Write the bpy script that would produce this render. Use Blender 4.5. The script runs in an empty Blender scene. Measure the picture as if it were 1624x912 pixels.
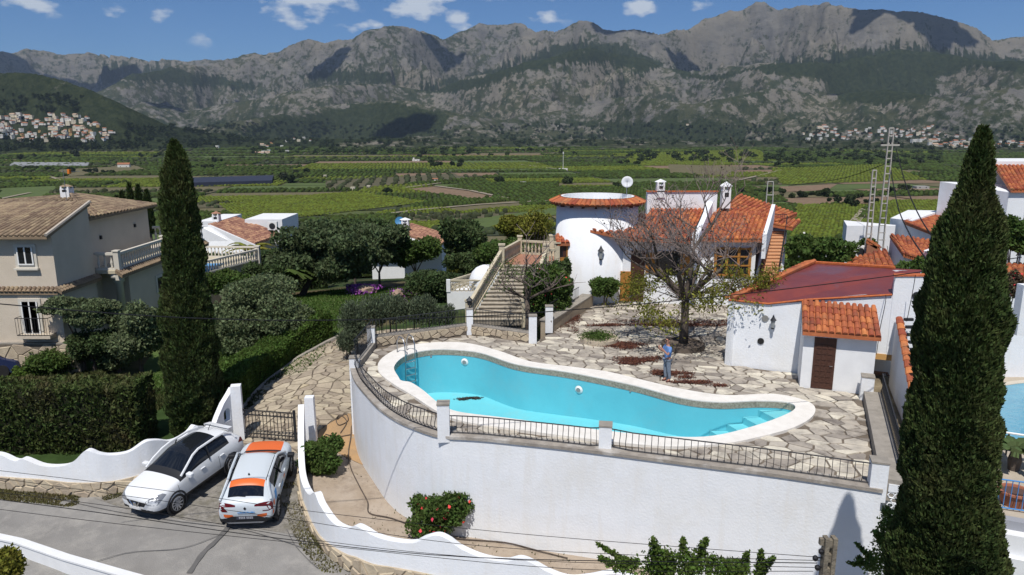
import bpy, bmesh, math, random
import numpy as np
from mathutils import Vector, Matrix
from mathutils.geometry import tessellate_polygon, delaunay_2d_cdt
R = math.radians
random.seed(7); RNG = np.random.default_rng(7)
SC = bpy.context.scene; COL = SC.collection
# ------------------------------------------------------------------ camera
F_PX, PITCH, CZ = 1150.0, R(12.17), 9.5
cam_d = bpy.data.cameras.new('camera'); cam = bpy.data.objects.new('camera', cam_d); COL.objects.link(cam)
cam.location = (0, 0, CZ); cam.rotation_euler = (R(90) - PITCH, 0, 0)
cam_d.sensor_width = 36; cam_d.lens = 36 * F_PX / 1624; cam_d.clip_start = 0.1; cam_d.clip_end = 40000
SC.camera = cam
CP, SP = math.cos(PITCH), math.sin(PITCH)
def ray(px, py):
    u = (px - 812) / F_PX; v = (456 - py) / F_PX
    return (u, CP + v * SP, -SP + v * CP)
def G(px, py, z=0.0):                      # point of the plane at height z
    r = ray(px, py); t = (z - CZ) / r[2]; return (r[0] * t, r[1] * t, z)
def Y(px, py, y):                          # point at depth y
    r = ray(px, py); t = y / r[1]; return (r[0] * t, y, CZ + r[2] * t)
def D(px, py, d):                          # point at horizontal distance d
    r = ray(px, py); t = d / math.hypot(r[0], r[1]); return (r[0] * t, r[1] * t, CZ + r[2] * t)
# ------------------------------------------------------------------ light and sky
SUN_AZ, SUN_EL = 192.0, 60.0               # azimuth the sun stands at, clockwise from +y
sun_d = bpy.data.lights.new('sun', 'SUN'); sun = bpy.data.objects.new('sun', sun_d); COL.objects.link(sun)
sun_d.energy = 4.6; sun_d.angle = R(0.5); sun_d.color = (1.0, 0.95, 0.88)
_a, _e = R(SUN_AZ), R(SUN_EL)
sdir = Vector((math.sin(_a) * math.cos(_e), math.cos(_a) * math.cos(_e), math.sin(_e)))
sun.rotation_euler = sdir.to_track_quat('Z', 'Y').to_euler(); sun.location = (0, 0, 60)
W = bpy.data.worlds.new('World'); SC.world = W; W.use_nodes = True
nt = W.node_tree; bg = nt.nodes['Background']
sky = nt.nodes.new('ShaderNodeTexSky'); sky.sky_type = 'NISHITA'; sky.sun_disc = False
sky.sun_elevation = R(SUN_EL); sky.sun_rotation = R(SUN_AZ); sky.altitude = 2500; sky.air_density = 1.0; sky.dust_density = 0.0; sky.ozone_density = 3.0
bg.inputs[1].default_value = 0.098
def wn(t, **k):
    n = nt.nodes.new(t)
    for a, b in k.items(): setattr(n, a, b)
    return n
tc = wn('ShaderNodeTexCoord')
# clouds: a noise in the sky, gathered where the photograph shows them, thin scattered cover elsewhere
mp = wn('ShaderNodeMapping'); mp.inputs['Scale'].default_value = (1, 1, 2.2)
nt.links.new(tc.outputs['Generated'], mp.inputs[0])
n1 = wn('ShaderNodeTexNoise'); n1.inputs['Scale'].default_value = 14; n1.inputs['Detail'].default_value = 8; n1.inputs['Roughness'].default_value = .55
nt.links.new(mp.outputs[0], n1.inputs['Vector'])
def M(op, a, b=None, c=None):
    n = wn('ShaderNodeMath', operation=op)
    for i, v in enumerate((a, b, c)):
        if v is None: continue
        if isinstance(v, (int, float)): n.inputs[i].default_value = v
        else: nt.links.new(v, n.inputs[i])
    return n.outputs[0]
acc = None
for (px, py, rx, s) in ((50, 2, 40, .9), (175, 22, 26, .8), (252, 28, 26, .95), (480, -6, 88, 1.1), (660, 8, 62, 1.15), (728, 30, 34, 1.2), (580, 45, 38, .75), (1012, 12, 28, 1.1), (860, 22, 50, .5), (1110, 12, 30, .45), (330, 60, 30, .3), (790, -20, 60, .8)):
    r = Vector(ray(px, py)).normalized()
    vm = wn('ShaderNodeVectorMath', operation='SUBTRACT'); nt.links.new(tc.outputs['Generated'], vm.inputs[0]); vm.inputs[1].default_value = r
    vs = wn('ShaderNodeVectorMath', operation='MULTIPLY'); nt.links.new(vm.outputs[0], vs.inputs[0]); q = F_PX / rx; vs.inputs[1].default_value = (q, q, q * 1.9)
    ln = wn('ShaderNodeVectorMath', operation='LENGTH'); nt.links.new(vs.outputs[0], ln.inputs[0])
    b = M('MULTIPLY', M('MAXIMUM', M('SUBTRACT', 1.15, ln.outputs['Value']), 0.0), s)
    acc = b if acc is None else M('MAXIMUM', acc, b)
sep = wn('ShaderNodeSeparateXYZ'); nt.links.new(tc.outputs['Generated'], sep.inputs[0])
gen = M('MULTIPLY', M('MINIMUM', M('MAXIMUM', M('MULTIPLY', M('SUBTRACT', sep.outputs[2], .16), 6.0), 0.0), 1.0), .34)   # scattered cloud higher up
acc = M('MAXIMUM', acc, gen)
n2 = wn('ShaderNodeTexNoise'); n2.inputs['Scale'].default_value = 38; n2.inputs['Detail'].default_value = 6
nt.links.new(mp.outputs[0], n2.inputs['Vector'])
nz = M('ADD', M('MULTIPLY', M('SUBTRACT', n1.outputs['Fac'], .5), 2.6), M('MULTIPLY', M('SUBTRACT', n2.outputs['Fac'], .5), 2.0))
dens = M('MULTIPLY', M('SUBTRACT', M('ADD', acc, nz), .36), 1.5)
dens = M('MINIMUM', M('MAXIMUM', dens, 0.0), .85)
dens = M('MULTIPLY', dens, M('MINIMUM', M('MULTIPLY', acc, 3.0), 1.0))
mix = wn('ShaderNodeMix', data_type='RGBA'); nt.links.new(dens, mix.inputs['Factor'])
tint = wn('ShaderNodeMix', data_type='RGBA', blend_type='MULTIPLY'); tint.inputs['Factor'].default_value = 1
nt.links.new(sky.outputs[0], tint.inputs['A']); tint.inputs['B'].default_value = (.42, .64, .86, 1)
nt.links.new(tint.outputs['Result'], mix.inputs['A']); mix.inputs['B'].default_value = (6.6, 7.2, 8.0, 1)
nt.links.new(mix.outputs['Result'], bg.inputs[0])
SC.view_settings.view_transform = 'Standard'; SC.view_settings.look = 'None'; SC.view_settings.exposure = 0; SC.view_settings.gamma = 1
SC.cycles.max_bounces = 5; SC.cycles.transparent_max_bounces = 8
# ------------------------------------------------------------------ materials
MATS = {}
def mat(name, col, rough=.8, var=None, vs=4.0, bump=0.0, bs=20.0, metal=0.0, island=0.0, spec=.3, streak=None, trans=0.0, dirt=None, ds=.6, obvar=0.0):
    """col base colour; var second colour mixed by noise of scale vs; island: brightness change per loose piece"""
    if name in MATS: return MATS[name]
    m = bpy.data.materials.new(name); m.use_nodes = True; t = m.node_tree; b = t.nodes['Principled BSDF']
    N = t.nodes.new; L = t.links.new
    b.inputs['Roughness'].default_value = rough; b.inputs['Metallic'].default_value = metal; b.inputs['Specular IOR Level'].default_value = spec
    geo = N('ShaderNodeNewGeometry'); cur = None
    def noise(s, det=5, rg=.6, sc=None):
        n = N('ShaderNodeTexNoise'); n.inputs['Scale'].default_value = s; n.inputs['Detail'].default_value = det; n.inputs['Roughness'].default_value = rg
        if sc:
            mp = N('ShaderNodeMapping'); mp.inputs['Scale'].default_value = sc; L(geo.outputs['Position'], mp.inputs[0]); L(mp.outputs[0], n.inputs['Vector'])
        else: L(geo.outputs['Position'], n.inputs['Vector'])
        return n.outputs['Fac']
    def ramp(f, a, bb):
        r = N('ShaderNodeMapRange'); r.inputs['From Min'].default_value = a; r.inputs['From Max'].default_value = bb; L(f, r.inputs['Value']); return r.outputs[0]
    def mixc(f, a, bb):
        x = N('ShaderNodeMix'); x.data_type = 'RGBA'
        if isinstance(f, float): x.inputs['Factor'].default_value = f
        else: L(f, x.inputs['Factor'])
        for k, v in (('A', a), ('B', bb)):
            if isinstance(v, tuple): x.inputs[k].default_value = (*v[:3], 1)
            else: L(v, x.inputs[k])
        return x.outputs['Result']
    cur = col
    if var is not None: cur = mixc(ramp(noise(vs), .33, .67), col, var)
    if dirt is not None: cur = mixc(ramp(noise(ds, 7, .7), .5, .72), cur, dirt)
    if streak is not None: cur = mixc(ramp(noise(1.0, 5, .65, (3.0, 3.0, .35)), .52, .75), cur, streak)
    if island or obvar:
        v = geo.outputs['Random Per Island']
        if obvar:
            oi = N('ShaderNodeObjectInfo'); v = oi.outputs['Random']; island = obvar
        h = N('ShaderNodeHueSaturation')
        if isinstance(cur, tuple): h.inputs['Color'].default_value = (*cur, 1)
        else: L(cur, h.inputs['Color'])
        r = N('ShaderNodeMapRange'); r.inputs['To Min'].default_value = 1 - island; r.inputs['To Max'].default_value = 1 + island; L(v, r.inputs['Value']); L(r.outputs[0], h.inputs['Value'])
        r2 = N('ShaderNodeMapRange'); r2.inputs['To Min'].default_value = .5 - island * .04; r2.inputs['To Max'].default_value = .5 + island * .04; L(v, r2.inputs['Value']); L(r2.outputs[0], h.inputs['Hue'])
        cur = h.outputs[0]
    if isinstance(cur, tuple): b.inputs['Base Color'].default_value = (*cur, 1)
    else: L(cur, b.inputs['Base Color'])
    if bump:
        bp = N('ShaderNodeBump'); bp.inputs['Strength'].default_value = bump; bp.inputs['Distance'].default_value = .05
        L(noise(bs, 4), bp.inputs['Height']); L(bp.outputs[0], b.inputs['Normal'])
    if trans:
        tr = N('ShaderNodeBsdfTranslucent'); mx = N('ShaderNodeMixShader'); mx.inputs[0].default_value = trans
        if isinstance(cur, tuple): tr.inputs[0].default_value = (*cur, 1)
        else: L(cur, tr.inputs[0])
        L(b.outputs[0], mx.inputs[1]); L(tr.outputs[0], mx.inputs[2]); L(mx.outputs[0], t.nodes['Material Output'].inputs[0])
    MATS[name] = m; return m
WHITE = mat('whitewash', (.80, .82, .85), .9, (.76, .785, .82), 1.5, .22, 14, dirt=(.72, .725, .72), ds=.5, streak=(.745, .745, .74))
WHITE2 = mat('clean_white_paint', (.78, .79, .80), .7, (.72, .73, .74), 2.0)
CREAM = mat('cream_balustrade', (.56, .50, .37), .85, (.42, .37, .27), 3.0, .3, 20)
BEIGE = mat('beige_render', (.62, .54, .435), .9, (.57, .495, .395), 1.2, .3, 18)
TILE = mat('terracotta_tile', (.47, .145, .058), .8, (.33, .095, .042), 3.0, .2, 30, obvar=.30, dirt=(.20, .10, .06), ds=1.3)
TILEJ = mat('terracotta_tile_joined', (.47, .145, .058), .8, (.33, .095, .042), 3.0, .2, 30, island=.30, dirt=(.20, .10, .06), ds=1.3)
TILEB = mat('weathered_brown_tile', (.28, .205, .135), .85, (.19, .14, .095), 2.0, .2, 30, island=.3)
TILEP = mat('pinkish_tile', (.36, .19, .125), .85, (.25, .13, .09), 2.0, .2, 30, island=.35)
IRON = mat('black_iron', (.025, .027, .032), .5, metal=.0)
STONE = mat('flagstone', (.53, .48, .40), .85, (.34, .31, .27), 1.8, .35, 9, obvar=.45, dirt=(.20, .175, .15), ds=.9)
STONEJ = mat('flagstone_joined', (.53, .48, .40), .85, (.34, .31, .27), 1.8, .35, 9, island=.45, dirt=(.20, .175, .15), ds=.9)
WSTONE = mat('wall_stone', (.50, .42, .31), .9, (.40, .33, .24), 3, .4, 12, obvar=.16)
WSTONEJ = mat('wall_stone_joined', (.50, .42, .31), .9, (.40, .33, .24), 3, .4, 12, island=.16)
JOINT = mat('joint_mortar', (.19, .155, .12), .95, (.12, .10, .08), 4)
CONC = mat('grey_concrete', (.34, .31, .27), .9, (.24, .22, .19), 2.5, .3, 15)
SOIL = mat('bare_soil', (.40, .335, .27), .95, (.33, .265, .20), 1.2, .9, 6, dirt=(.25, .20, .155), ds=2.0)
SOILO = mat('orange_soil', (.43, .27, .135), .95, (.32, .22, .13), 1.2, .5, 6)
GRASS = mat('meadow_grass', (.055, .095, .022), .95, (.085, .11, .035), .8, .8, 5)
DRYG = mat('dry_ground', (.16, .125, .07), .95, (.07, .09, .03), .5, .6, 4)
BARK = mat('bark', (.13, .105, .085), .95, (.07, .055, .048), 6, .5, 12)
GREYBARK = mat('grey_twigs', (.23, .185, .17), .95, (.15, .115, .105), 6)
DARKGLASS = mat('dark_glass', (.012, .014, .018), .08, spec=.6)
# ------------------------------------------------------------------ mesh helpers
def quad_uv(n): pass
class MB:
    def __init__(s): s.v = []; s.f = []; s.m = []; s.mats = []
    def mi(s, m):
        if m not in s.mats: s.mats.append(m)
        return s.mats.index(m)
    def add(s, vs, fs, m):
        o = len(s.v); s.v += [tuple(p) for p in vs]; k = s.mi(m)
        for f in fs: s.f.append(tuple(i + o for i in f)); s.m.append(k)
        return s
    def box(s, x0, x1, y0, y1, z0, z1, m, M=None):
        vs = [(x0, y0, z0), (x1, y0, z0), (x1, y1, z0), (x0, y1, z0), (x0, y0, z1), (x1, y0, z1), (x1, y1, z1), (x0, y1, z1)]
        if M is not None: vs = [M @ Vector(p) for p in vs]
        return s.add(vs, [(0, 3, 2, 1), (4, 5, 6, 7), (0, 1, 5, 4), (1, 2, 6, 5), (2, 3, 7, 6), (3, 0, 4, 7)], m)
    def prism(s, poly, z0, z1, m):          # z0/z1 numbers or lists
        n = len(poly); a = z0 if isinstance(z0, (list, tuple)) else [z0] * n; b = z1 if isinstance(z1, (list, tuple)) else [z1] * n
        vs = [(p[0], p[1], a[i]) for i, p in enumerate(poly)] + [(p[0], p[1], b[i]) for i, p in enumerate(poly)]
        fs = [(i, (i + 1) % n, (i + 1) % n + n, i + n) for i in range(n)]
        tris = tessellate_polygon([[Vector((p[0], p[1], 0)) for p in poly]])
        for t in tris:
            q = [vs[i] for i in t]; ar = (q[1][0] - q[0][0]) * (q[2][1] - q[0][1]) - (q[1][1] - q[0][1]) * (q[2][0] - q[0][0])
            t = t if ar > 0 else t[::-1]
            fs.append(tuple(i + n for i in t)); fs.append(tuple(t[::-1]))
        return s.add(vs, fs, m)
    def tube(s, pts, r, m, n=6, cap=True):
        pts = [Vector(p) for p in pts]; k = len(pts); rs = r if isinstance(r, (list, tuple)) else [r] * k; vs = []; u = None
        for i, p in enumerate(pts):
            t = (pts[min(i + 1, k - 1)] - pts[max(i - 1, 0)])
            t = t.normalized() if t.length > 1e-9 else Vector((0, 0, 1))
            if u is None: u = t.orthogonal().normalized()
            else:
                u = u - t * u.dot(t); u = u.normalized() if u.length > 1e-6 else t.orthogonal().normalized()
            w = t.cross(u)
            for j in range(n):
                a = 2 * math.pi * j / n; vs.append(p + (u * math.cos(a) + w * math.sin(a)) * rs[i])
        fs = [(i * n + j, i * n + (j + 1) % n, (i + 1) * n + (j + 1) % n, (i + 1) * n + j) for i in range(k - 1) for j in range(n)]
        if cap: fs += [tuple(range(n))[::-1], tuple(range((k - 1) * n, k * n))]
        return s.add(vs, fs, m)
    def lathe(s, prof, m, n=16, c=(0, 0, 0), cap=True):   # prof: (radius, z)
        vs = [(c[0] + r * math.cos(2 * math.pi * j / n), c[1] + r * math.sin(2 * math.pi * j / n), c[2] + z) for r, z in prof for j in range(n)]; k = len(prof)
        fs = [(i * n + j, i * n + (j + 1) % n, (i + 1) * n + (j + 1) % n, (i + 1) * n + j) for i in range(k - 1) for j in range(n)]
        if cap: fs += [tuple(range(n))[::-1], tuple(range((k - 1) * n, k * n))]
        return s.add(vs, fs, m)
    def mesh(s, name, smooth=False):
        me = bpy.data.meshes.new(name); me.from_pydata(s.v, [], s.f)
        for m in s.mats: me.materials.append(m)
        if len(s.mats) > 1: me.polygons.foreach_set('material_index', s.m)
        if smooth: me.polygons.foreach_set('use_smooth', [True] * len(s.f))
        me.update(); return me
    def build(s, name, parent=None, smooth=False):
        return link(name, s.mesh(name, smooth), parent)
def link(name, me, parent=None, loc=None, rz=None):
    o = bpy.data.objects.new(name, me); COL.objects.link(o)
    if parent is not None: o.parent = parent
    if loc is not None: o.location = loc
    if rz is not None: o.rotation_euler = (0, 0, rz)
    return o
def smooth_by_angle(me, deg=40):
    me.polygons.foreach_set('use_smooth', [True] * len(me.polygons)); me.set_sharp_from_angle(angle=R(deg)); return me
def tag(o, label=None, cat=None, group=None, kind=None):
    if label: o['label'] = label
    if cat: o['category'] = cat
    if group: o['group'] = group
    if kind: o['kind'] = kind
    return o
def thing(name, label, cat, loc=(0, 0, 0), group=None):
    o = bpy.data.objects.new(name, None); COL.objects.link(o); o.location = loc; o.empty_display_size = .3
    return tag(o, label, cat, group)
def at0(o, loc):                                # put a thing's own origin at its base without moving its world-placed parts
    for c in o.children:
        c.location = c.location - Vector(loc)
    o.location = loc; return o
def fast_mesh(name, V, faces_per, mats, attr=None, idx=None):
    """V (n,3) array with every face using its own run of faces_per vertices (or idx array of faces)"""
    me = bpy.data.meshes.new(name); V = np.asarray(V, dtype=np.float32); nv = len(V)
    if idx is None: idx = np.arange(nv, dtype=np.int32).reshape(-1, faces_per)
    nf = len(idx); k = idx.shape[1]
    me.vertices.add(nv); me.vertices.foreach_set('co', V.ravel()); me.loops.add(nf * k); me.loops.foreach_set('vertex_index', idx.ravel().astype(np.int32))
    me.polygons.add(nf); me.polygons.foreach_set('loop_start', np.arange(0, nf * k, k, dtype=np.int32)); me.polygons.foreach_set('loop_total', np.full(nf, k, dtype=np.int32))
    for m in mats: me.materials.append(m)
    me.update(calc_edges=True); me.validate(); return me
# ------------------------------------------------------------------ noise
def _hash(ix, iy, s):
    h = (ix.astype(np.int64) * 374761393 + iy.astype(np.int64) * 668265263 + s * 974711) & 0x7fffffff
    h = ((h ^ (h >> 13)) * 1274126177) & 0x7fffffff
    return ((h ^ (h >> 16)) & 0xffff) / 65535.0
def vnoise(x, y, s=0):
    x = np.asarray(x, float); y = np.asarray(y, float)
    ix = np.floor(x).astype(np.int64); iy = np.floor(y).astype(np.int64); fx = x - ix; fy = y - iy
    fx = fx * fx * (3 - 2 * fx); fy = fy * fy * (3 - 2 * fy)
    return (_hash(ix, iy, s) * (1 - fx) + _hash(ix + 1, iy, s) * fx) * (1 - fy) + (_hash(ix, iy + 1, s) * (1 - fx) + _hash(ix + 1, iy + 1, s) * fx) * fy
def fbm(x, y, o=5, s=0, g=.5, ridge=False):
    t = 0; a = 1; n = 0
    for i in range(o):
        v = vnoise(x * 2 ** i + 17 * i, y * 2 ** i - 9 * i, s + i)
        if ridge: v = 1 - abs(2 * v - 1)
        t = t + a * v; n += a; a *= g
    return t / n
# ================================================================== GROUND
VZ = -45.0
CTRL = np.array([
 (-60,20,-3.2),(-45,22,-3.2),(-30,21,-3.25),(-20,23,-3.25),(-14,21,-3.35),(-10,22.3,-3.3),(-7,21.5,-3.4),(-6.5,19,-3.65),(-10,18,-3.6),(-3,16,-4.1),(5,13,-4.6),(14,10,-4.9),(30,8,-5),(0,5,-5),(-20,5,-4.4),(-40,8,-4),
 (-13,28,-3.0),(-20,28,-3.1),(-30,31,-3.5),(-9.6,27.4,-2.9),(-9.9,24.6,-3.05),(-8.4,25,-3.05),(-8.3,30,-2.35),(-8.2,34,-1.75),(-9,40,-1.6),(-7,46,-1.8),
 (-15,36,-3.0),(-20,38,-3.3),(-28,36,-3.9),(-16,45,-3),(-8,52,-2.8),(-2,50,-2.2),(-25,60,-4.6),(-45,50,-5),(-14,62,-4),(-35,42,-4),
 (-5.5,25,-3.2),(-3,22,-3.4),(1,19.6,-3.6),(5,17.5,-3.8),(-5,22,-3.5),(9,16,-4),(11,15,-4.1),(14,17,-3.2),(20,20,-2.4),
 (-1,27,-3.3),(4,24,-3.3),(8,22,-3.3),(-3,30,-3.2),(9.5,24,-3),(3,30,-2.2),(1,36,-1.1),(-2,38,-1.1),(-3,42,-1.4),(4,43,-1),(10,38,-1.2),(14,32,-1.2),(12,45,-1.5),(20,42,-2),(24,32,-2.3),(30,24,-2.5),(14,27,-1.5),
 (6,55,-3.4),(20,58,-4),(40,50,-4),(35,38,-3),(60,40,-4)])
def base_h(r):
    return np.interp(r, [0, 30, 55, 75, 100, 150, 220, 300, 380], [-3.4, -3.4, -3.6, -6.0, -10.5, -20, -32, -42.5, -45])
def H(x, y):
    x = np.asarray(x, float); y = np.asarray(y, float); sh = np.broadcast(x, y).shape
    xf = np.broadcast_to(x, sh).ravel(); yf = np.broadcast_to(y, sh).ravel(); r = np.hypot(xf, yf)
    out = base_h(r); near = r < 110
    if near.any():
        xn = xf[near]; yn = yf[near]; res = CTRL[:, 2] - base_h(np.hypot(CTRL[:, 0], CTRL[:, 1]))
        d2 = (xn[:, None] - CTRL[None, :, 0]) ** 2 + (yn[:, None] - CTRL[None, :, 1]) ** 2 + .8
        w = d2 ** -1.7; v = (w * res).sum(1) / w.sum(1)
        k = np.clip((105 - r[near]) / 45, 0, 1); out[near] = out[near] + v * k
    far = r > 75
    out[far] += (fbm(xf[far] / 60, yf[far] / 60, 2, 3) - .5) * np.clip((r[far] - 75) / 60, 0, 1) * np.clip((420 - r[far]) / 150, 0, 1) * 4
    far = r > 400
    out[far] += np.clip((r[far] - 900) / 1500, 0, 1.6) * 6 * (vnoise(xf[far] / 700, yf[far] / 500, 5))
    return out.reshape(sh) if sh else float(out[0])
def h1(x, y): return float(H(np.array([x]), np.array([y]))[0])
def polar(name, azs, rs, hf, mats, wrap=False):
    A, RR = np.meshgrid(np.radians(azs), rs, indexing='ij'); X = RR * np.sin(A); Yy = RR * np.cos(A); Z = hf(X, Yy)
    na, nr = X.shape; V = np.stack([X, Yy, Z], -1).reshape(-1, 3)
    I = np.arange(na * nr).reshape(na, nr); q = np.stack([I[:-1, :-1], I[:-1, 1:], I[1:, 1:], I[1:, :-1]], -1).reshape(-1, 4)[:, ::-1]
    me = fast_mesh(name, V, 4, mats, idx=q); me.polygons.foreach_set('use_smooth', [True] * len(me.polygons)); return me, X, Yy, Z
def attr(me, name, arr):
    a = me.attributes.new(name, 'FLOAT', 'POINT'); a.data.foreach_set('value', np.asarray(arr, dtype=np.float32).ravel())
def attrc(me, name, arr):
    a = me.attributes.new(name, 'FLOAT_COLOR', 'POINT'); a.data.foreach_set('color', np.concatenate([arr, np.ones((len(arr), 1))], 1).astype(np.float32).ravel())
def cover_mat(name, bump=.5, fine=.9, amp=.45, bs=1.2):
    """ground whose land cover colour comes from the 'cover' attribute, broken up by noise"""
    m = bpy.data.materials.new(name); m.use_nodes = True; t = m.node_tree; b = t.nodes['Principled BSDF']; N = t.nodes.new; L = t.links.new
    b.inputs['Roughness'].default_value = .95; b.inputs['Specular IOR Level'].default_value = .1
    a = N('ShaderNodeAttribute'); a.attribute_name = 'cover'; g = N('ShaderNodeNewGeometry')
    n = N('ShaderNodeTexNoise'); n.inputs['Scale'].default_value = fine; n.inputs['Detail'].default_value = 8; n.inputs['Roughness'].default_value = .75; L(g.outputs['Position'], n.inputs['Vector'])
    r = N('ShaderNodeMapRange'); r.inputs['From Min'].default_value = .3; r.inputs['From Max'].default_value = .7; r.inputs['To Min'].default_value = 1 - amp; r.inputs['To Max'].default_value = 1 + amp; L(n.outputs['Fac'], r.inputs['Value'])
    x = N('ShaderNodeMix'); x.data_type = 'RGBA'; x.blend_type = 'MULTIPLY'; x.inputs['Factor'].default_value = 1; L(a.outputs['Color'], x.inputs['A']); L(r.outputs[0], x.inputs['B']); L(x.outputs['Result'], b.inputs['Base Color'])
    bp = N('ShaderNodeBump'); bp.inputs['Strength'].default_value = bump; bp.inputs['Distance'].default_value = bs; L(n.outputs['Fac'], bp.inputs['Height']); L(bp.outputs[0], b.inputs['Normal'])
    return m
GM = cover_mat('hillside_ground', .4, .8, .5, .15)
azs = np.concatenate([np.arange(-180, -52, 4), np.arange(-52, 52.01, .4), np.arange(56, 181, 4)])
rs = np.concatenate([np.arange(0, 14, 2), np.arange(14, 62, .6), np.arange(62, 120, 2), np.arange(120, 420, 8), np.arange(420, 1200, 30), np.arange(1200, 3000, 80), np.arange(3000, 12001, 1000)])
me, GX, GY, GZ = polar('ground', azs, rs, H, [GM])
gr = np.hypot(GX, GY); n = fbm(GX / 6, GY / 6, 5, 11); n3 = fbm(GX / 1.5, GY / 1.5, 4, 21)
c_grass = np.array([.035, .062, .018]); c_dry = np.array([.13, .095, .055]); c_orch = np.array([.03, .045, .018])
f = np.clip((n - .47) * 7, 0, 1)[..., None]; cov = c_grass * (1 - f) + c_dry * f
ff = np.clip((gr - 60) / 25, 0, 1)[..., None]; f2 = np.clip((fbm(GX / 60, GY / 60, 4, 31) - .45) * 5, 0, 1)[..., None]
cov = cov * (1 - ff) + (c_orch * (1 - f2 * .5) + np.array([.09, .075, .04]) * f2 * .5) * ff
attrc(me, 'cover', cov.reshape(-1, 3)); ground = tag(link('ground', me), kind='structure')
def sheet(name, poly, off, m, step=.7, kind='structure', parent=None, hole=None, hf=None):
    """a sheet over the ground inside poly"""
    P = [Vector((p[0], p[1])) for p in poly]; xs = [p.x for p in P]; ys = [p.y for p in P]
    def inside(x, y):
        c = False; j = len(P) - 1
        for i in range(len(P)):
            if (P[i].y > y) != (P[j].y > y) and x < (P[j].x - P[i].x) * (y - P[i].y) / (P[j].y - P[i].y) + P[i].x: c = not c
            j = i
        return c
    bd = []
    for i in range(len(P)):
        a, b = P[i], P[(i + 1) % len(P)]; k = max(1, int((b - a).length / step)); bd += [a.lerp(b, q / k) for q in range(k)]
    pts = list(bd); x = min(xs)
    while x < max(xs):
        y = min(ys)
        while y < max(ys):
            if inside(x, y) and min((Vector((x, y)) - b).length for b in bd) > step * .4: pts.append(Vector((x, y)))
            y += step
        x += step
    r = delaunay_2d_cdt(pts, [(i, (i + 1) % len(bd)) for i in range(len(bd))], [], 1, 1e-5)
    vv = np.array([(p.x, p.y) for p in r[0]]); z = (hf or H)(vv[:, 0], vv[:, 1]) + off
    me = bpy.data.meshes.new(name); me.from_pydata([(vv[i, 0], vv[i, 1], z[i]) for i in range(len(vv))], [], [tuple(t) for t in r[2]])
    me.materials.append(m); me.polygons.foreach_set('use_smooth', [True] * len(me.polygons)); me.update()
    o = link(name, me, parent)
    if me.polygons and me.polygons[0].normal.z < 0: me.flip_normals()
    if kind: o['kind'] = kind
    return o
# ================================================================== MOUNTAINS
def prof(pts, dist):
    out = []
    for px, py in pts:
        x, y, z = D(px, py, dist); out.append((math.degrees(math.atan2(x, y)), z))
    return np.array(out)
RIDGES = [  # (distance, front width, back width, skyline in the photograph)
 (9000, 1700, 2200, [(-400,95),(-150,90),(0,76),(45,73),(95,79),(150,74),(190,81),(230,88),(285,91),(340,89),(420,115),(520,160),(700,190),(2400,200)]),
 (6500, 2100, 2500, [(-500,215),(60,190),(160,140),(210,112),(280,100),(330,97),(385,79),(420,83),(450,70),(490,54),(520,58),(556,56),(580,44),(610,35),(655,37),(695,52),(735,41),(775,31),(815,21),(850,38),(895,36),(922,29),(960,40),(990,39),(1045,44),(1080,34),(1120,18),(1160,8),(1200,-3),(1232,4),(1262,2),(1310,-6),(1345,2),(1390,3),(1450,8),(1482,18),(1530,30),(1556,38),(1574,55),(1624,46),(1750,30),(2000,60),(2300,40)]),
 (4900, 1300, 1500, [(-500,225),(150,190),(230,160),(300,175),(380,158),(450,143),(520,132),(590,128),(640,135),(690,143),(740,118),(820,102),(900,72),(935,64),(985,78),(1040,100),(1090,112),(1160,104),(1230,96),(1330,92),(1420,75),(1500,80),(1624,95),(1800,90),(2300,110)]),
 (3900, 900, 1000, [(-500,230),(200,215),(300,200),(400,185),(500,168),(580,160),(650,158),(720,178),(800,190),(900,170),(960,150),(1020,145),(1090,160),(1160,148),(1230,135),(1300,150),(1400,140),(1500,150),(1560,140),(1624,130),(1800,120),(2300,150)]),
 (2700, 700, 800, [(-600,95),(-300,70),(-60,100),(0,106),(55,108),(100,119),(150,140),(200,165),(260,192),(320,208),(400,220),(2400,232)]),
]
PR = [(d, wf, wb, prof(p, d)) for d, wf, wb, p in RIDGES]
def HM(x, y):
    r = np.hypot(x, y); a = np.degrees(np.arctan2(x, y)); base = VZ - 12.0; out = np.full(x.shape, base)
    wx = x + (fbm(x / 900, y / 900, 4, 71) - .5) * 500; wy = y + (fbm(x / 900, y / 900, 4, 72) - .5) * 500
    rid = fbm(wx / 480, wy / 480, 7, 41, .52, True); fb = fbm(wx / 260, wy / 260, 6, 43, .55); f3 = fbm(wx / 110, wy / 110, 4, 44, .6, True)
    for i, (d, wf, wb, p) in enumerate(PR):
        top = np.interp(a, p[:, 0], p[:, 1]); dd = d * (1 + .05 * np.sin(a * .35 + i * 2))
        # keep the skyline height seen from the valley when the crest wanders nearer or farther
        top = CZ + (top - CZ) * dd / d
        s = np.where(r < dd, 1 - (dd - r) / wf, 1 - (r - dd) / wb); s = np.clip(s, 0, 1); s = np.where(r < dd, s ** (.95 if i in (1, 4) else 1.05), s * s * (3 - 2 * s))
        hh = np.maximum(top - VZ, 0); amp = hh * np.clip(s * 3, 0, 1) * np.clip((1 - s) * 6 + .1, 0, 1)
        z = VZ + hh * s + amp * ((rid - .95) * 1.15 + (fb - .75) * .35 + (f3 - .6) * .16) + np.where(hh * s > 10, (fb - .5) * 14, 0)
        z = np.where(s > 0, z, base)
        out = np.maximum(out, z)
    return out
ma = np.concatenate([np.arange(-60, -37, .5), np.arange(-37, 37, .1), np.arange(37, 60.1, .5)]); mr = np.concatenate([np.arange(1700, 3000, 16), np.arange(3000, 5200, 22), np.arange(5200, 6900, 26), np.arange(6900, 11500, 90)])
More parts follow.
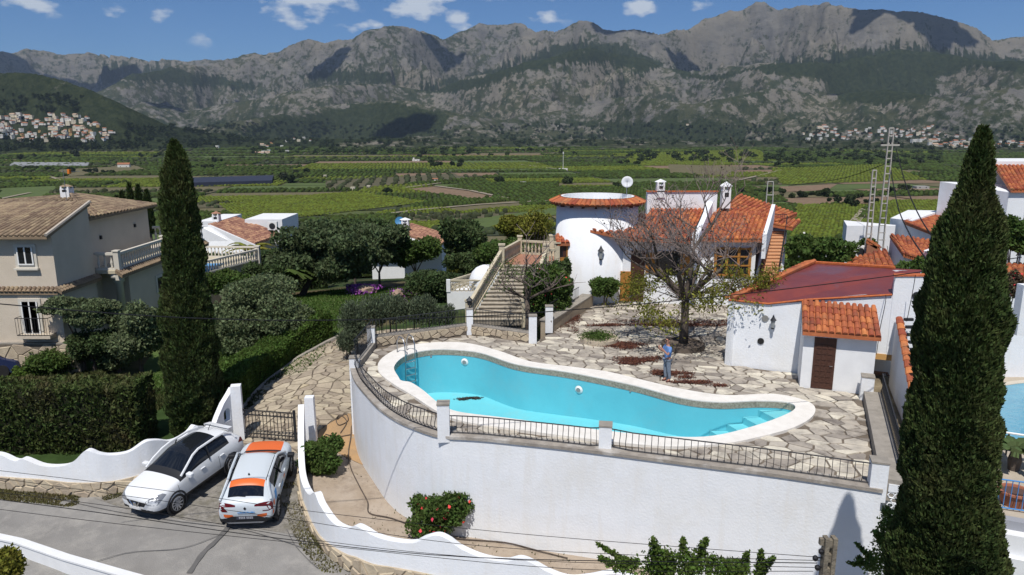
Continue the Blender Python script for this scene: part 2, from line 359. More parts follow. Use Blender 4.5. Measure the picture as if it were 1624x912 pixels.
MM = bpy.data.materials.new('mountain_rock_and_scrub'); MM.use_nodes = True
def _mm():
    t = MM.node_tree; b = t.nodes['Principled BSDF']; N = t.nodes.new; L = t.links.new
    b.inputs['Roughness'].default_value = 1; b.inputs['Specular IOR Level'].default_value = 0
    g = N('ShaderNodeNewGeometry'); a = N('ShaderNodeAttribute'); a.attribute_name = 'rock'; f = N('ShaderNodeAttribute'); f.attribute_name = 'wood'
    def noise(s, d, rg, sc=None):
        n = N('ShaderNodeTexNoise'); n.inputs['Scale'].default_value = s; n.inputs['Detail'].default_value = d; n.inputs['Roughness'].default_value = rg
        if sc:
            mp = N('ShaderNodeMapping'); mp.inputs['Scale'].default_value = sc; mp.inputs['Rotation'].default_value = (.25, .1, 0); L(g.outputs['Position'], mp.inputs[0]); L(mp.outputs[0], n.inputs['Vector'])
        else: L(g.outputs['Position'], n.inputs['Vector'])
        return n.outputs['Fac']
    def math_(op, x, y):
        n = N('ShaderNodeMath'); n.operation = op
        for i, v in enumerate((x, y)):
            if isinstance(v, float): n.inputs[i].default_value = v
            else: L(v, n.inputs[i])
        return n.outputs[0]
    def mix(fc, x, y):
        n = N('ShaderNodeMix'); n.data_type = 'RGBA'; L(fc, n.inputs['Factor'])
        for k, v in (('A', x), ('B', y)):
            if isinstance(v, tuple): n.inputs[k].default_value = (*v, 1)
            else: L(v, n.inputs[k])
        return n.outputs['Result']
    def rng(v, a0, a1):
        r = N('ShaderNodeMapRange'); r.inputs['From Min'].default_value = a0; r.inputs['From Max'].default_value = a1; L(v, r.inputs['Value']); return r.outputs[0]
    spk = math_('ADD', math_('MULTIPLY', noise(.030, 4, .75), .55), math_('MULTIPLY', noise(.011, 4, .7), .45)); strata = noise(.006, 6, .75, (1, 1, 3)); big = noise(.0022, 5, .6)
    rockc = mix(rng(strata, .38, .62), (.172, .162, .142), (.10, .097, .092)); rockc = mix(rng(big, .42, .6), rockc, (.165, .15, .122))
    scrub = mix(rng(noise(.012, 5, .7), .4, .6), (.030, .040, .022), (.058, .062, .035))
    k = rng(math_('ADD', a.outputs['Fac'], math_('MULTIPLY', math_('SUBTRACT', spk, .5), 8.5)), .25, .75)
    c = mix(k, scrub, rockc)
    wood = mix(rng(noise(.05, 3, .8), .4, .6), (.018, .026, .013), (.034, .043, .021))
    c = mix(rng(math_('ADD', f.outputs['Fac'], math_('MULTIPLY', math_('SUBTRACT', noise(.014, 5, .75), .5), 2.6)), .36, .64), c, wood)
    L(c, b.inputs['Base Color'])
    bp = N('ShaderNodeBump'); bp.inputs['Strength'].default_value = .9; bp.inputs['Distance'].default_value = 16; L(spk, bp.inputs['Height']); L(bp.outputs[0], b.inputs['Normal'])
_mm()
me, X, Yy, Z = polar('mountains', ma, mr, HM, [MM])
# image position of each vertex's direction, used to lay the woods and bare rock where they grow
zz = Z - CZ; dp = Yy * CP - zz * SP; ix = 812 + F_PX * X / dp; iy = 456 - F_PX * (Yy * SP + zz * CP) / dp; rr = np.hypot(X, Yy)
RID = fbm(X / 330, Yy / 330, 6, 41, .55, True); rock = np.clip(.66 - (iy - 60) / 200, .16, .76) + (RID - .62) * 1.1 + (fbm(X / 500, Yy / 500, 5, 51) - .5) * .9  # ridge term darkens gullies: scrub tone plus shading painted into the colour
slope = np.abs(np.gradient(Z, axis=1)) / np.gradient(rr, axis=1); rock += np.clip((slope - .45), -.3, .5) * .5
rock = np.where(rr > 7400, rock * .3 + .45, rock)
def inpoly(px, py, poly):
    c = np.zeros(px.shape, bool); j = len(poly) - 1
    for i in range(len(poly)):
        xi, yi = poly[i]; xj, yj = poly[j]
        if yi != yj: c ^= ((yi > py) != (yj > py)) & (px < (xj - xi) * (py - yi) / (yj - yi) + xi)
        j = i
    return c
wob = (fbm(X / 220, Yy / 220, 4, 61) - .5) * 26; wood = np.zeros(X.shape)
for poly in ([(655,150),(700,128),(760,118),(820,98),(880,76),(935,62),(1000,76),(1062,104),(1010,112),(940,98),(880,100),(820,118),(760,136),(700,146)],
             [(1165,112),(1240,96),(1320,84),(1420,70),(1500,78),(1630,92),(1630,118),(1560,108),(1480,120),(1490,150),(1400,165),(1330,160),(1310,128),(1240,118)],
             [(330,235),(400,205),(430,190),(520,184),(560,168),(640,165),(700,180),(745,200),(700,212),(560,224),(420,232)],
             [(470,125),(520,112),(570,108),(640,120),(610,130),(540,130)], [(800,196),(900,200),(1080,196),(1180,206),(1180,225),(800,215)],
             [(150,100),(260,100),(330,120),(420,132),(380,142),(250,130),(170,128)], [(1060,105),(1110,118),(1180,112),(1150,124),(1080,122)]):
    wood = np.where(inpoly(ix + wob, iy + wob * .5, poly) & (rr > 2300), 1.0, wood)
wood = np.where((rr < 3400) & (ix < 520), .95, wood)
wood += np.clip((iy - 140) / 110, 0, .5)
wood = np.where(inpoly(ix, iy + wob * .4, [(715,184),(770,190),(830,200),(960,205),(950,216),(840,214),(700,206)]), -.3, wood)
attr(me, 'rock', rock); attr(me, 'wood', wood); tag(link('mountains', me), kind='structure')
# ================================================================== VALLEY: fields, tracks, orchards, trees, houses
def ground_hit(px, py, rmin=60, rmax=9000):
    r = ray(px, py); hl = math.hypot(r[0], r[1]); rs_ = np.geomspace(rmin, rmax, 900); x = r[0] / hl * rs_; y = r[1] / hl * rs_; z = CZ + r[2] / hl * rs_
    g = H(x, y); mm = rs_ > 1700
    if mm.any(): g[mm] = np.maximum(g[mm], HM(x[mm], y[mm]))
    k = np.nonzero(z < g)[0]
    if not len(k): return None
    k = k[0]; return (float(x[k]), float(y[k]), float(g[k]))
FM = {}
def field_mat(name, a, b, sc=.25, rows=None, stripe=None):
    m = mat(name, a, .95, b, sc, .4, .8, dirt=tuple(c * .6 for c in a), ds=.06); return m
KINDS = {'orchard': field_mat('orchard_floor', (.055, .062, .028), (.035, .048, .018)), 'vineyard': field_mat('vineyard_floor', (.085, .10, .028), (.06, .08, .022)),
         'meadow': field_mat('pasture', (.09, .125, .032), (.07, .10, .03)), 'bare': field_mat('ploughed_earth', (.22, .15, .095), (.16, .11, .07)), 'dry': field_mat('dry_stubble', (.15, .125, .065), (.10, .095, .045)),
         'olive': field_mat('olive_grove_floor', (.12, .10, .058), (.065, .07, .035)), 'scrubland': field_mat('scrub_floor', (.045, .055, .028), (.03, .04, .02))}
FB = MB(); BUSH = []; parcels = []
rot = R(8); cr, sr = math.cos(rot), math.sin(rot)
def w2(u, v): return (u * cr - v * sr, u * sr + v * cr)
SPECIAL = [('vineyard', [(1225,270),(1400,262),(1470,286),(1240,294)]), ('bare', [(1236,297),(1328,293),(1312,303),(1238,306)]), ('vineyard', [(1262,326),(1375,326),(1345,372),(1318,385),(1250,400)]), ('vineyard', [(1385,320),(1490,318),(1490,345),(1372,350)]),
           ('bare', [(645,301),(700,296),(790,312),(755,318)]), ('dry', [(700,330),(815,320),(830,327),(730,337)]), ('olive', [(515,288),(720,276),(735,285),(520,303)]), ('meadow', [(700,357),(880,331),(885,342),(745,368)]),
           ('orchard', [(720,292),(885,290),(885,322),(790,312)]), ('dry', [(90,271),(215,264),(235,271),(110,281)]), ('vineyard', [(350,325),(560,305),(680,322),(580,343),(380,358)]), ('meadow', [(0,300),(95,296),(60,320),(0,325)]), ('dry', [(1060,262),(1180,266),(1150,280),(1060,276)]),
           ('orchard', [(880,300),(1180,292),(1250,320),(900,350)]), ('dry', [(720,215),(790,210),(940,222),(700,232)]), ('vineyard', [(1000,245),(1200,240),(1230,252),(990,258)])]
def inside(poly, x, y):
    return bool(inpoly(np.array([x], float), np.array([y], float), poly)[0])
SPW = [(k, [G(*p, VZ)[:2] for p in poly]) for k, poly in SPECIAL]
def add_parcel(kind, c4, off):
    n = 4; g = {}
    (ax, ay), (bx, by), (cx, cy), (dx, dy) = c4; vs = []
    for i in range(n + 1):
        for j in range(n + 1):
            s, t = i / n, j / n; x = (ax * (1 - s) + bx * s) * (1 - t) + (dx * (1 - s) + cx * s) * t; y = (ay * (1 - s) + by * s) * (1 - t) + (dy * (1 - s) + cy * s) * t; vs.append((x, y))
    z = H(np.array([v[0] for v in vs]), np.array([v[1] for v in vs])) + off
    FB.add([(vs[i][0], vs[i][1], z[i]) for i in range(len(vs))], [(i * (n + 1) + j, (i + 1) * (n + 1) + j, (i + 1) * (n + 1) + j + 1, i * (n + 1) + j + 1) for i in range(n) for j in range(n)], KINDS[kind])
    parcels.append((kind, c4))
prs = random.Random(12)
def split(u0, u1, v0, v1):
    x, y = w2((u0 + u1) / 2, (v0 + v1) / 2); r = math.hypot(x, y); lim = 42 if r < 330 else 50 + max(0, r - 350) * .06; w, h = u1 - u0, v1 - v0
    if h > lim or w > lim * 2.6:
        if h > lim and (h * 2.1 > w): t = prs.uniform(.38, .62); split(u0, u1, v0, v0 + h * t); split(u0, u1, v0 + h * t, v1)
        else: t = prs.uniform(.35, .65); split(u0, u0 + w * t, v0, v1); split(u0 + w * t, u1, v0, v1)
        return
    if r < 135 or r > 2500 or y < 60 or abs(math.degrees(math.atan2(x, y))) > 58: return
    kind = prs.choices(['orchard', 'vineyard', 'meadow', 'bare', 'dry', 'olive', 'scrubland'], [44, 26, 9, 5, 8, 6, 5 + (9 if r > 1500 else 0)])[0]
    g = prs.uniform(.8, 2.5); add_parcel(kind, [w2(u0 + g, v0 + g), w2(u1 - g, v0 + g), w2(u1 - g, v1 - g), w2(u0 + g, v1 - g)], .5 if r > 330 else .4)
split(-2300, 2300, 60, 2700)
for i, (k, poly) in enumerate(SPW):
    p = poly if len(poly) == 4 else poly[:3] + [poly[-1]]
    add_parcel(k, p, .8 + i * .012)
SP0 = [p[1][0] for p in SPW]
tag(FB.build('fields', None), kind='structure')
# planted rows: low bushy crowns
bx, by, bs, bh, bk = [], [], [], [], []
for kind, c4 in parcels:
    A = np.array(c4); cen = A.mean(0); r = math.hypot(*cen)
    if kind in ('meadow', 'bare', 'dry') or r > 2400 or abs(math.degrees(math.atan2(cen[0], cen[1]))) > 44: continue
    far = 1 + max(0, r - 600) / 550
    sp = {'orchard': (4.6, 3.6), 'vineyard': (4.0, 2.6), 'olive': (9, 8), 'scrubland': (7, 6)}[kind]; sx, sy = sp[1] * far, sp[0] * far
    th = prs.choice([0, 0, math.pi / 2, .35]) + rot; c, s = math.cos(th), math.sin(th); q = (A - cen) @ np.array([[c, -s], [s, c]])
    u = np.arange(q[:, 0].min(), q[:, 0].max(), sx); v = np.arange(q[:, 1].min(), q[:, 1].max(), sy); U, V = np.meshgrid(u, v); U = U.ravel(); V = V.ravel()
    j = .9 if kind == 'scrubland' else .13; U = U + RNG.uniform(-j, j, U.shape) * sx; V = V + RNG.uniform(-j, j, V.shape) * sy
    Xp = cen[0] + U * c - V * s; Yp = cen[1] + U * s + V * c; ok = inpoly(Xp, Yp, c4) & (RNG.random(Xp.shape) > .05)
    if c4[0] not in SP0:
        for _k, poly in SPW: ok &= ~inpoly(Xp, Yp, poly)
    Xp, Yp = Xp[ok], Yp[ok]
    hh = {'orchard': 2.3, 'vineyard': 1.3, 'olive': 3.0, 'scrubland': 2.6}[kind] * RNG.uniform(.7, 1.2, Xp.shape) * (1 + (far - 1) * .3)
    ww = {'orchard': 2.0, 'vineyard': 1.45, 'olive': 2.3, 'scrubland': 2.8}[kind] * RNG.uniform(.8, 1.15, Xp.shape) * (1 + (far - 1) * .75)
    bx.append(Xp); by.append(Yp); bh.append(hh); bs.append(ww); bk.append(np.full(Xp.shape, {'orchard': 0, 'vineyard': 1, 'olive': 2, 'scrubland': 3}[kind]))
bx, by, bs, bh, bk = map(np.concatenate, (bx, by, bs, bh, bk)); bz = H(bx, by) + .6
def bumps(name, label, sel, m):
    x, y, z, s, h = bx[sel], by[sel], bz[sel], bs[sel], bh[sel]; n = len(x)
    if not n: return
    a = np.arange(5) / 5 * 2 * np.pi; a0 = RNG.uniform(0, 6.28, (n, 1)); V = np.zeros((n, 11, 3))
    for k, (rf, zf) in enumerate(((.75, 0), (1.0, .55))):
        rr_ = s[:, None] * rf * RNG.uniform(.75, 1.2, (n, 5)); V[:, k * 5:k * 5 + 5, 0] = x[:, None] + np.cos(a + a0) * rr_; V[:, k * 5:k * 5 + 5, 1] = y[:, None] + np.sin(a + a0) * rr_; V[:, k * 5:k * 5 + 5, 2] = (z + h * zf)[:, None] + (RNG.uniform(-.15, .15, (n, 5)) * h[:, None] if k else -.8)
    V[:, 10, 0] = x; V[:, 10, 1] = y; V[:, 10, 2] = z + h
    t = []
    for j in range(5):
        k = (j + 1) % 5; t += [(j, k, 5 + k), (j, 5 + k, 5 + j), (5 + j, 5 + k, 10)]
    idx = (np.array(t)[None] + (np.arange(n) * 11)[:, None, None]).reshape(-1, 3)
    me = fast_mesh(name, V.reshape(-1, 3), 3, [m], idx=idx); o = link(name, me); tag(o, label, 'crops', kind='stuff')
bumps('citrus_orchards', 'rows of dark green citrus trees planted across the valley floor', bk == 0, mat('citrus_leaves', (.050, .072, .016), .9, (.034, .052, .012), .05, .6, 2.5, island=.4, spec=.1))
bumps('vineyards', 'yellowish green vine rows in the valley parcels', bk == 1, mat('vine_leaves', (.11, .135, .020), .9, (.08, .105, .017), .05, .6, 3, island=.3, spec=.1))
bumps('olive_groves', 'sparse greyish olive trees dotted over bare valley parcels', bk == 2, mat('far_olive_leaves', (.05, .058, .028), .9, (.035, .045, .02), .05, .6, 2, island=.35, spec=.1))
bumps('valley_thickets', 'dark scrub and reed thickets between the valley fields', bk == 3, mat('thicket_leaves', (.035, .048, .020), .9, (.048, .058, .026), .05, .6, 1.5, island=.4, spec=.1))
# tracks
TRACK = mat('pale_track', (.30, .26, .20), .95, (.22, .19, .14), .3)
def track(name, pts, w, z=None):
    P = [Vector(G(*p, VZ)[:2]) for p in pts]; Q = []
    for a, b in zip(P[:-1], P[1:]):
        k = max(1, int((b - a).length / 25)); Q += [a.lerp(b, i / k) for i in range(k)]
    Q.append(P[-1]); mb = MB(); vs = []
    for i, p in enumerate(Q):
        t = (Q[min(i + 1, len(Q) - 1)] - Q[max(i - 1, 0)]).normalized(); n = Vector((-t.y, t.x))
        for s in (-1, 1): q = p + n * s * w / 2; vs.append((q.x, q.y, h1(q.x, q.y) + 1.5))
    mb.add(vs, [(2 * i, 2 * i + 1, 2 * i + 3, 2 * i + 2) for i in range(len(Q) - 1)], TRACK); tag(mb.build(name), kind='structure')
for pts, w in (([(70,279),(92,286),(104,298),(112,304)], 4.5), ([(0,318),(28,312),(48,308)], 4), ([(570,348),(660,336),(760,327),(880,320)], 4), ([(690,297),(745,304),(800,316),(850,322)], 5),
               ([(1150,292),(1200,281),(1240,271)], 5), ([(1350,362),(1372,334)], 6), ([(700,292),(640,300)], 4), ([(1060,300),(1110,296),(1180,300)], 3), ([(240,222),(290,232),(360,235),(440,233)], 5), ([(820,262),(900,272)], 4), ([(20,263),(140,268)], 6), ([(1200,232),(1290,236),(1400,238)], 7), ([(480,222),(560,226)], 8)):
    track('farm_track', pts, w)
# valley trees
TREEM = [mat('far_tree_dark', (.020, .032, .012), .9, (.032, .045, .018), .2, .8, 1.2, island=.35, spec=.1), mat('far_tree_green', (.034, .052, .017), .9, (.05, .066, .024), .2, .8, 1.2, island=.35, spec=.1), mat('far_tree_grey', (.045, .055, .032), .9, (.034, .042, .022), .2, .8, 1.2, island=.35, spec=.1)]
def leaf_cards(cent, size, n, rad, rng, up=.3):
    """n small random leaf-clump quads in an ellipsoid shell"""
    d = rng.normal(size=(n, 3)); d /= np.linalg.norm(d, axis=1)[:, None]; rr_ = rng.uniform(.55, 1.0, (n, 1)) ** .6; P = cent + d * rr_ * rad
    a = rng.normal(size=(n, 3)) + d * .3; a /= np.linalg.norm(a, axis=1)[:, None]; b = np.cross(a, rng.normal(size=(n, 3))); b /= np.linalg.norm(b, axis=1)[:, None]
    s = size * rng.uniform(.6, 1.3, (n, 1)); return np.stack([P - a * s, P - b * s * .6, P + a * s, P + b * s * .6], 1)
VT = []
for k in range(6):
    rg = np.random.default_rng(k); parts_ = []
    for q in range(7):
        c = np.array([rg.uniform(-.5, .5), rg.uniform(-.5, .5), rg.uniform(.35, .85)]); parts_.append(leaf_cards(c, .16, 90, np.array([.38, .38, .32]), rg))
    VT.append(fast_mesh('valley_tree', np.concatenate(parts_).reshape(-1, 3), 4, [TREEM[k % 3]]))
vr = random.Random(5)
def pr_(q):
    z = q[2] - CZ; d = q[1] * CP - z * SP; return 812 + F_PX * q[0] / d, 456 - F_PX * (q[1] * SP + z * CP) / d
def where_(px):
    for lim, t in ((110, 'beyond the beige house chimney'), (230, 'beyond the beige house'), (345, 'behind the left cypress'), (470, 'beyond the bungalow with the air conditioner'), (620, 'in the left middle of the valley'), (760, 'beyond the middle bungalow'), (880, 'just left of the round tower'), (1030, 'beyond the round tower'), (1170, 'beyond the villa chimneys'), (1280, 'right of the villa roof'), (1400, 'behind the lattice pylons'), (1500, 'left of the right cypress')):
        if px < lim: return t
    return 'at the right edge'
def depth_(py): return 'nearest' if py > 330 else 'near' if py > 295 else 'midway' if py > 262 else 'distant' if py > 245 else 'farthest'
def vtree(x, y, s, k, sz=1.0, px=0, py=0):
    o = link('valley_tree', VT[k], loc=(x, y, h1(x, y)), rz=vr.uniform(0, 6.28)); o.scale = (s, s, s * sz)
    nm = ('dark', 'fresh green', 'greyish')[k % 3] + (' tall' if sz > 1.05 else ' broad') + (' large' if s > 6.5 else ' small'); p = 'among the %s fields %s' % (depth_(py), where_(px))
    tag(o, '%s tree %s' % (nm, p), 'tree', nm + ' trees ' + p)
for px, py, n, sx, sy, s in ((345,258,3,8,2,10),(205,232,1,1,1,16),(118,245,2,2,3,16),(455,285,5,22,6,11),(480,275,3,20,4,9),(60,270,6,40,3,9),(330,268,9,40,3,8),(700,262,9,60,5,10),(740,248,9,60,5,11),(900,292,2,8,3,10),(975,298,2,20,3,8),(1300,240,10,90,5,12),(1330,250,10,120,6,12),
                           (1290,312,16,60,6,7),(1350,320,10,30,8,7),(1420,305,8,40,5,8),(1440,260,10,80,5,10),(1250,262,5,30,4,9),(560,230,14,100,5,14),(860,240,14,120,6,12),(1000,250,8,80,4,10),(80,250,8,60,5,12),(250,248,8,60,5,11),(1560,262,8,40,6,10),(150,276,9,60,3,8),(640,240,10,60,4,10),(1120,244,12,80,5,11),
                           (1010,262,6,60,4,9),(1200,310,5,40,5,7),(790,290,2,6,2,9),(770,390,5,40,6,6),(850,375,5,30,6,6),(30,345,6,30,8,6),(610,305,3,20,3,7),(1600,280,3,20,4,8)):
    for i in range(n):
        q = ground_hit(px + vr.gauss(0, sx * .5), py + vr.gauss(0, sy * .5), 80)
        if q: vtree(q[0], q[1], s * vr.uniform(.6, 1.2) * .62, vr.choice([0, 0, 1, 2, 3, 4, 5]), vr.uniform(.8, 1.3), *pr_(q))
# wooded belts at the foot of the mountains, read as one mass
fr = np.random.default_rng(3); base = []
for (x0, x1, y0, y1, n) in ((330, 520, 195, 236, 200), (-60, 330, 225, 240, 160), (200, 420, 200, 226, 160), (500, 900, 200, 236, 330), (900, 1300, 200, 232, 300), (1290, 1640, 205, 238, 240), (400, 760, 236, 246, 90), (1000, 1500, 243, 258, 150), (0, 130, 150, 178, 60)):
    for i in range(n):
        q = ground_hit(fr.uniform(x0, x1), fr.uniform(y0, y1), 700)
        if q: base.append((*q, fr.uniform(5, 11)))
tv = VT[0]; co = np.zeros(len(tv.vertices) * 3, np.float32); tv.vertices.foreach_get('co', co); co = co.reshape(-1, 4, 3)[::5].reshape(-1, 3) * 1.0
allv = np.concatenate([co * s * 1.15 + np.array([x, y, z - 1]) for x, y, z, s in base])
tag(link('foothill_woods', fast_mesh('foothill_woods', allv, 4, [TREEM[0]])), 'dark pine woods along the foot of the mountains', 'woods', kind='stuff')
# ------------------------------------------------ far houses
HM_W = [mat('far_white_wall', (.62, .61, .57), .9), mat('far_cream_wall', (.60, .54, .42), .9), mat('far_ochre_wall', (.45, .30, .13), .9), mat('far_grey_wall', (.38, .37, .35), .9)]
HM_R = [mat('far_tile_roof', (.30, .13, .07), .9), mat('far_pale_roof', (.42, .30, .22), .9)]; HM_D = mat('far_window', (.03, .035, .04), .4)
def far_house(mesh_seed, wall, roof, w, d, h, gable=True):
    rg = random.Random(mesh_seed); mb = MB(); mb.box(-w / 2, w / 2, -d / 2, d / 2, -3, h, HM_W[wall])
    if gable:
        o = .35; e = h + .02; t = h + w * .2
        mb.add([(-w / 2 - o, -d / 2 - o, e), (w / 2 + o, -d / 2 - o, e), (w / 2 + o, d / 2 + o, e), (-w / 2 - o, d / 2 + o, e), (-w / 2 - o, 0, t), (w / 2 + o, 0, t)], [(0, 1, 5, 4), (2, 3, 4, 5), (1, 2, 5), (3, 0, 4), (0, 3, 2, 1)], HM_R[roof])
    else: mb.box(-w / 2 - .05, w / 2 + .05, -d / 2 - .05, d / 2 + .05, h, h + .7, HM_W[wall])
    if rg.random() < .5: mb.box(w / 2, w / 2 + w * .5, -d * .3, d * .35, -3, h * .6, HM_W[wall]); mb.box(w / 2, w / 2 + w * .5 + .2, -d * .33, d * .38, h * .6, h * .6 + .4, HM_R[roof])
    k = max(2, int(w / 3))
    for i in range(k):
        x = -w / 2 + w * (i + .5) / k; mb.box(x - .55, x + .55, -d / 2 - .03, -d / 2 + .05, h - 2.3, h - 1.0, HM_D)
        if h > 5: mb.box(x - .55, x + .55, -d / 2 - .03, -d / 2 + .05, h - 5.2, h - 3.7, HM_D)
    return mb.mesh('far_house')
FH = [far_house(i, (0, 0, 1, 0, 2, 0, 3, 1)[i], i % 2 if i > 5 else 0, 8 + i % 4 * 1.7, 7 + i % 3, 3.6 + (i % 3) * 1.6, i not in (2, 5)) for i in range(8)]
FN = ['white house with a tiled roof', 'white house with a wide tiled roof', 'cream flat roofed house', 'white gabled house', 'ochre house with a tiled roof', 'white flat roofed house', 'grey house', 'cream gabled house']
hr = random.Random(9)
def town(n, poly, where, grp, smin=.8, smax=1.25, wts=(5, 4, 2, 4, 1, 4, 1, 2)):
    xs = [p[0] for p in poly]; ys = [p[1] for p in poly]; done = []; t = 0
    while len(done) < n and t < n * 40:
        t += 1; px, py = hr.uniform(min(xs), max(xs)), hr.uniform(min(ys), max(ys))
        if not inside(poly, px, py) or any(abs(px - a) < 4.2 and abs(py - b) < 2.2 for a, b in done): continue
        q = ground_hit(px, py, 900)
        if not q: continue
        done.append((px, py)); k = hr.choices(range(8), wts)[0]; s = hr.uniform(smin, smax)
        o = link('far_house', FH[k], loc=q, rz=hr.uniform(-.6, .6) + (math.pi / 2 if hr.random() < .25 else 0)); o.scale = (s, s, s)
        fx = (px - min(xs)) / (max(xs) - min(xs)); fy = (py - min(ys)) / (max(ys) - min(ys)); w_ = '%s %s of the %s' % (('upper', 'middle', 'lower')[min(2, int(fy * 3))], ('far left', 'left', 'centre', 'right', 'far right')[min(4, int(fx * 5))], where)
        tag(o, '%s at %s' % (FN[k], w_), 'house', '%s at %s' % (FN[k], w_))
town(125, [(0,188),(30,186),(60,186),(118,182),(140,192),(165,205),(188,222),(150,226),(90,222),(60,226),(0,224)], 'hillside town', 'houses of the left hillside town', .8, 1.2)
town(6, [(10,102),(50,103),(60,108),(15,107)], 'hilltop hamlet', 'hilltop hamlet', .8, 1.1)
town(95, [(1265,212),(1290,200),(1340,203),(1480,202),(1520,218),(1560,226),(1624,222),(1640,234),(1500,235),(1400,222),(1340,222),(1270,224)], 'right village', 'houses of the right village', 1.0, 1.5, (7, 5, 1, 6, 0, 5, 1, 1))
town(14, [(390,236),(500,214),(500,222),(460,244),(400,246)], 'middle hamlet', 'foothill hamlet', .8, 1.1)
def farm(px, py, w, d, h, wall, roof, label, gable=True, rz=0.0):
    q = ground_hit(px, py, 200); t = thing('farmhouse', label, 'house', q); t.rotation_euler.z = rz
    mb = MB(); mb.box(-w / 2, w / 2, -d / 2, d / 2, -1.5, h, HM_W[wall]); wl = mb.build('wall', t)
    for i in range(2): link('window', MB().box(-w / 4 + i * w / 2 - .5, -w / 4 + i * w / 2 + .5, -d / 2 - .04, -d / 2 + .05, 1.2, 2.4, HM_D).mesh('window'), t)
    if gable:
        e = h + .02; tt = h + d * .25; o = .4
        MB().add([(-w / 2 - o, -d / 2 - o, e), (w / 2 + o, -d / 2 - o, e), (w / 2 + o, d / 2 + o, e), (-w / 2 - o, d / 2 + o, e), (-w / 2 - o, 0, tt), (w / 2 + o, 0, tt)], [(0, 1, 5, 4), (2, 3, 4, 5), (1, 2, 5), (3, 0, 4), (0, 3, 2, 1)], HM_R[roof]).build('roof', t)
    else: MB().box(-w / 2 - .15, w / 2 + .15, -d / 2 - .15, d / 2 + .15, h, h + .35, HM_W[wall]).build('roof', t)
    return q, t
farm(197, 266, 16, 10, 5, 0, 0, 'white farmhouse with a brown roof beside a bare field on the left', rz=.3)
farm(272, 248, 9, 7, 3, 1, 1, 'small ochre hut in the green fields left of the tall cypress')
farm(345, 235, 9, 8, 7, 0, 0, 'white cubic house behind the top of the left cypress', False)
farm(412, 245, 22, 10, 4, 0, 1, 'low white farm building right of the left cypress top')
farm(660, 256, 13, 8, 3.2, 0, 0, 'white farmhouse with a low wing in the middle of the valley', False)
MB().box(-5.5, -3, -3, 1, 0, 6.5, HM_W[0]).build('tower', [o for o in COL.objects if o.name.startswith('farmhouse')][-1])
farm(690, 288, 6, 4, 2.6, 0, 0, 'tiny white shed beside the dark orchard in the middle valley')
farm(560, 303, 4, 4, 3.2, 1, 0, 'tiny cream pump house at the left end of the dotted field', False)
farm(585, 300, 3, 4, 3.2, 1, 0, 'tiny cream hut between dotted field and orchard', False)
farm(516, 282, 3.5, 4, 3.0, 1, 0, 'tiny beige hut at the far corner of the dotted field', False)
q, t = farm(893, 271, 12, 7, 3, 0, 0, 'low white pump station with a tall white mast', False)
MB().lathe([(.35, 0), (.35, 20), (.9, 20), (.9, 23), (.3, 23)], HM_W[0], 8, (0, 0, 3)).build('mast', t)
farm(1300, 206, 26, 14, 9, 1, 1, 'large cream manor house at the left end of the right village')
farm(1090, 207, 14, 8, 4, 1, 1, 'cream farm building on the slope right of the valley centre')
farm(825, 237, 5, 4, 3, 0, 0, 'tiny white cube hut in the far valley centre', False)
farm(1460, 300, 12, 8, 2.5, 3, 1, 'grey shed among trees left of the right cypress', False)
farm(885, 205, 6, 5, 4, 0, 0, 'tiny white hut on the lower mountain slope', False)
farm(830, 292, 6, 4, 2, 3, 1, 'small pale water tank in the orchard left of the villa', False)
def slab(name, pts, h, m, label, cat):
    P = [G(*p, VZ)[:2] for p in pts]; z = h1(*P[0]); tag(MB().prism(P, z - 1, z + h, m).build(name), label, cat)
slab('shade_house', [(300,297),(432,293),(434,284),(304,288)], 4.5, mat('dark_shade_net', (.018, .025, .045), .8, (.03, .035, .06), .2), 'long dark netted shade house in the valley behind the left cypress', 'greenhouse')
slab('greenhouse', [(16,266),(140,267),(142,262),(22,261)], 3.5, mat('pale_greenhouse_film', (.30, .31, .31), .7, (.22, .23, .24), .2), 'long pale greenhouse in the valley at the left', 'greenhouse')
# clouds out of the picture's top that shade parts of the range
CLM = mat('cloud_white', (.85, .86, .88), 1, spec=0)
for i, (px, py, dist, s) in enumerate(((1490,26,6300,130),(1205,62,5900,110),(1390,55,6300,120),(150,92,8200,260),(400,110,5900,140),(230,135,5200,150),(700,62,6400,80),(985,55,6300,120),(1340,110,5300,170),(640,200,3700,80),(335,168,3900,90),(1330,150,4200,80),(30,76,8800,500),(1560,120,4400,110),(520,90,6200,90),(1090,60,6300,80))):
    x, y, z = D(px, py, dist); t_ = 2300 / sdir.z; me = bpy.data.meshes.new('cloud'); bm = bmesh.new(); bmesh.ops.create_icosphere(bm, subdivisions=4, radius=1)
    V = np.array([v.co[:] for v in bm.verts]); nn = fbm(V[:, 0] * 1.7 + i * 9, V[:, 1] * 1.7 + V[:, 2] + i, 5, i); V *= (.2 + 1.6 * nn)[:, None]
    for v, c in zip(bm.verts, V): v.co = (c[0] * s * 1.9, c[1] * s, c[2] * s * .35)
    bm.to_mesh(me); bm.free(); me.materials.append(CLM); me.polygons.foreach_set('use_smooth', [True] * len(me.polygons))
    o = link('cloud', me, loc=(x + sdir.x * t_, y + sdir.y * t_, z + 2300)); tag(o, kind='structure')
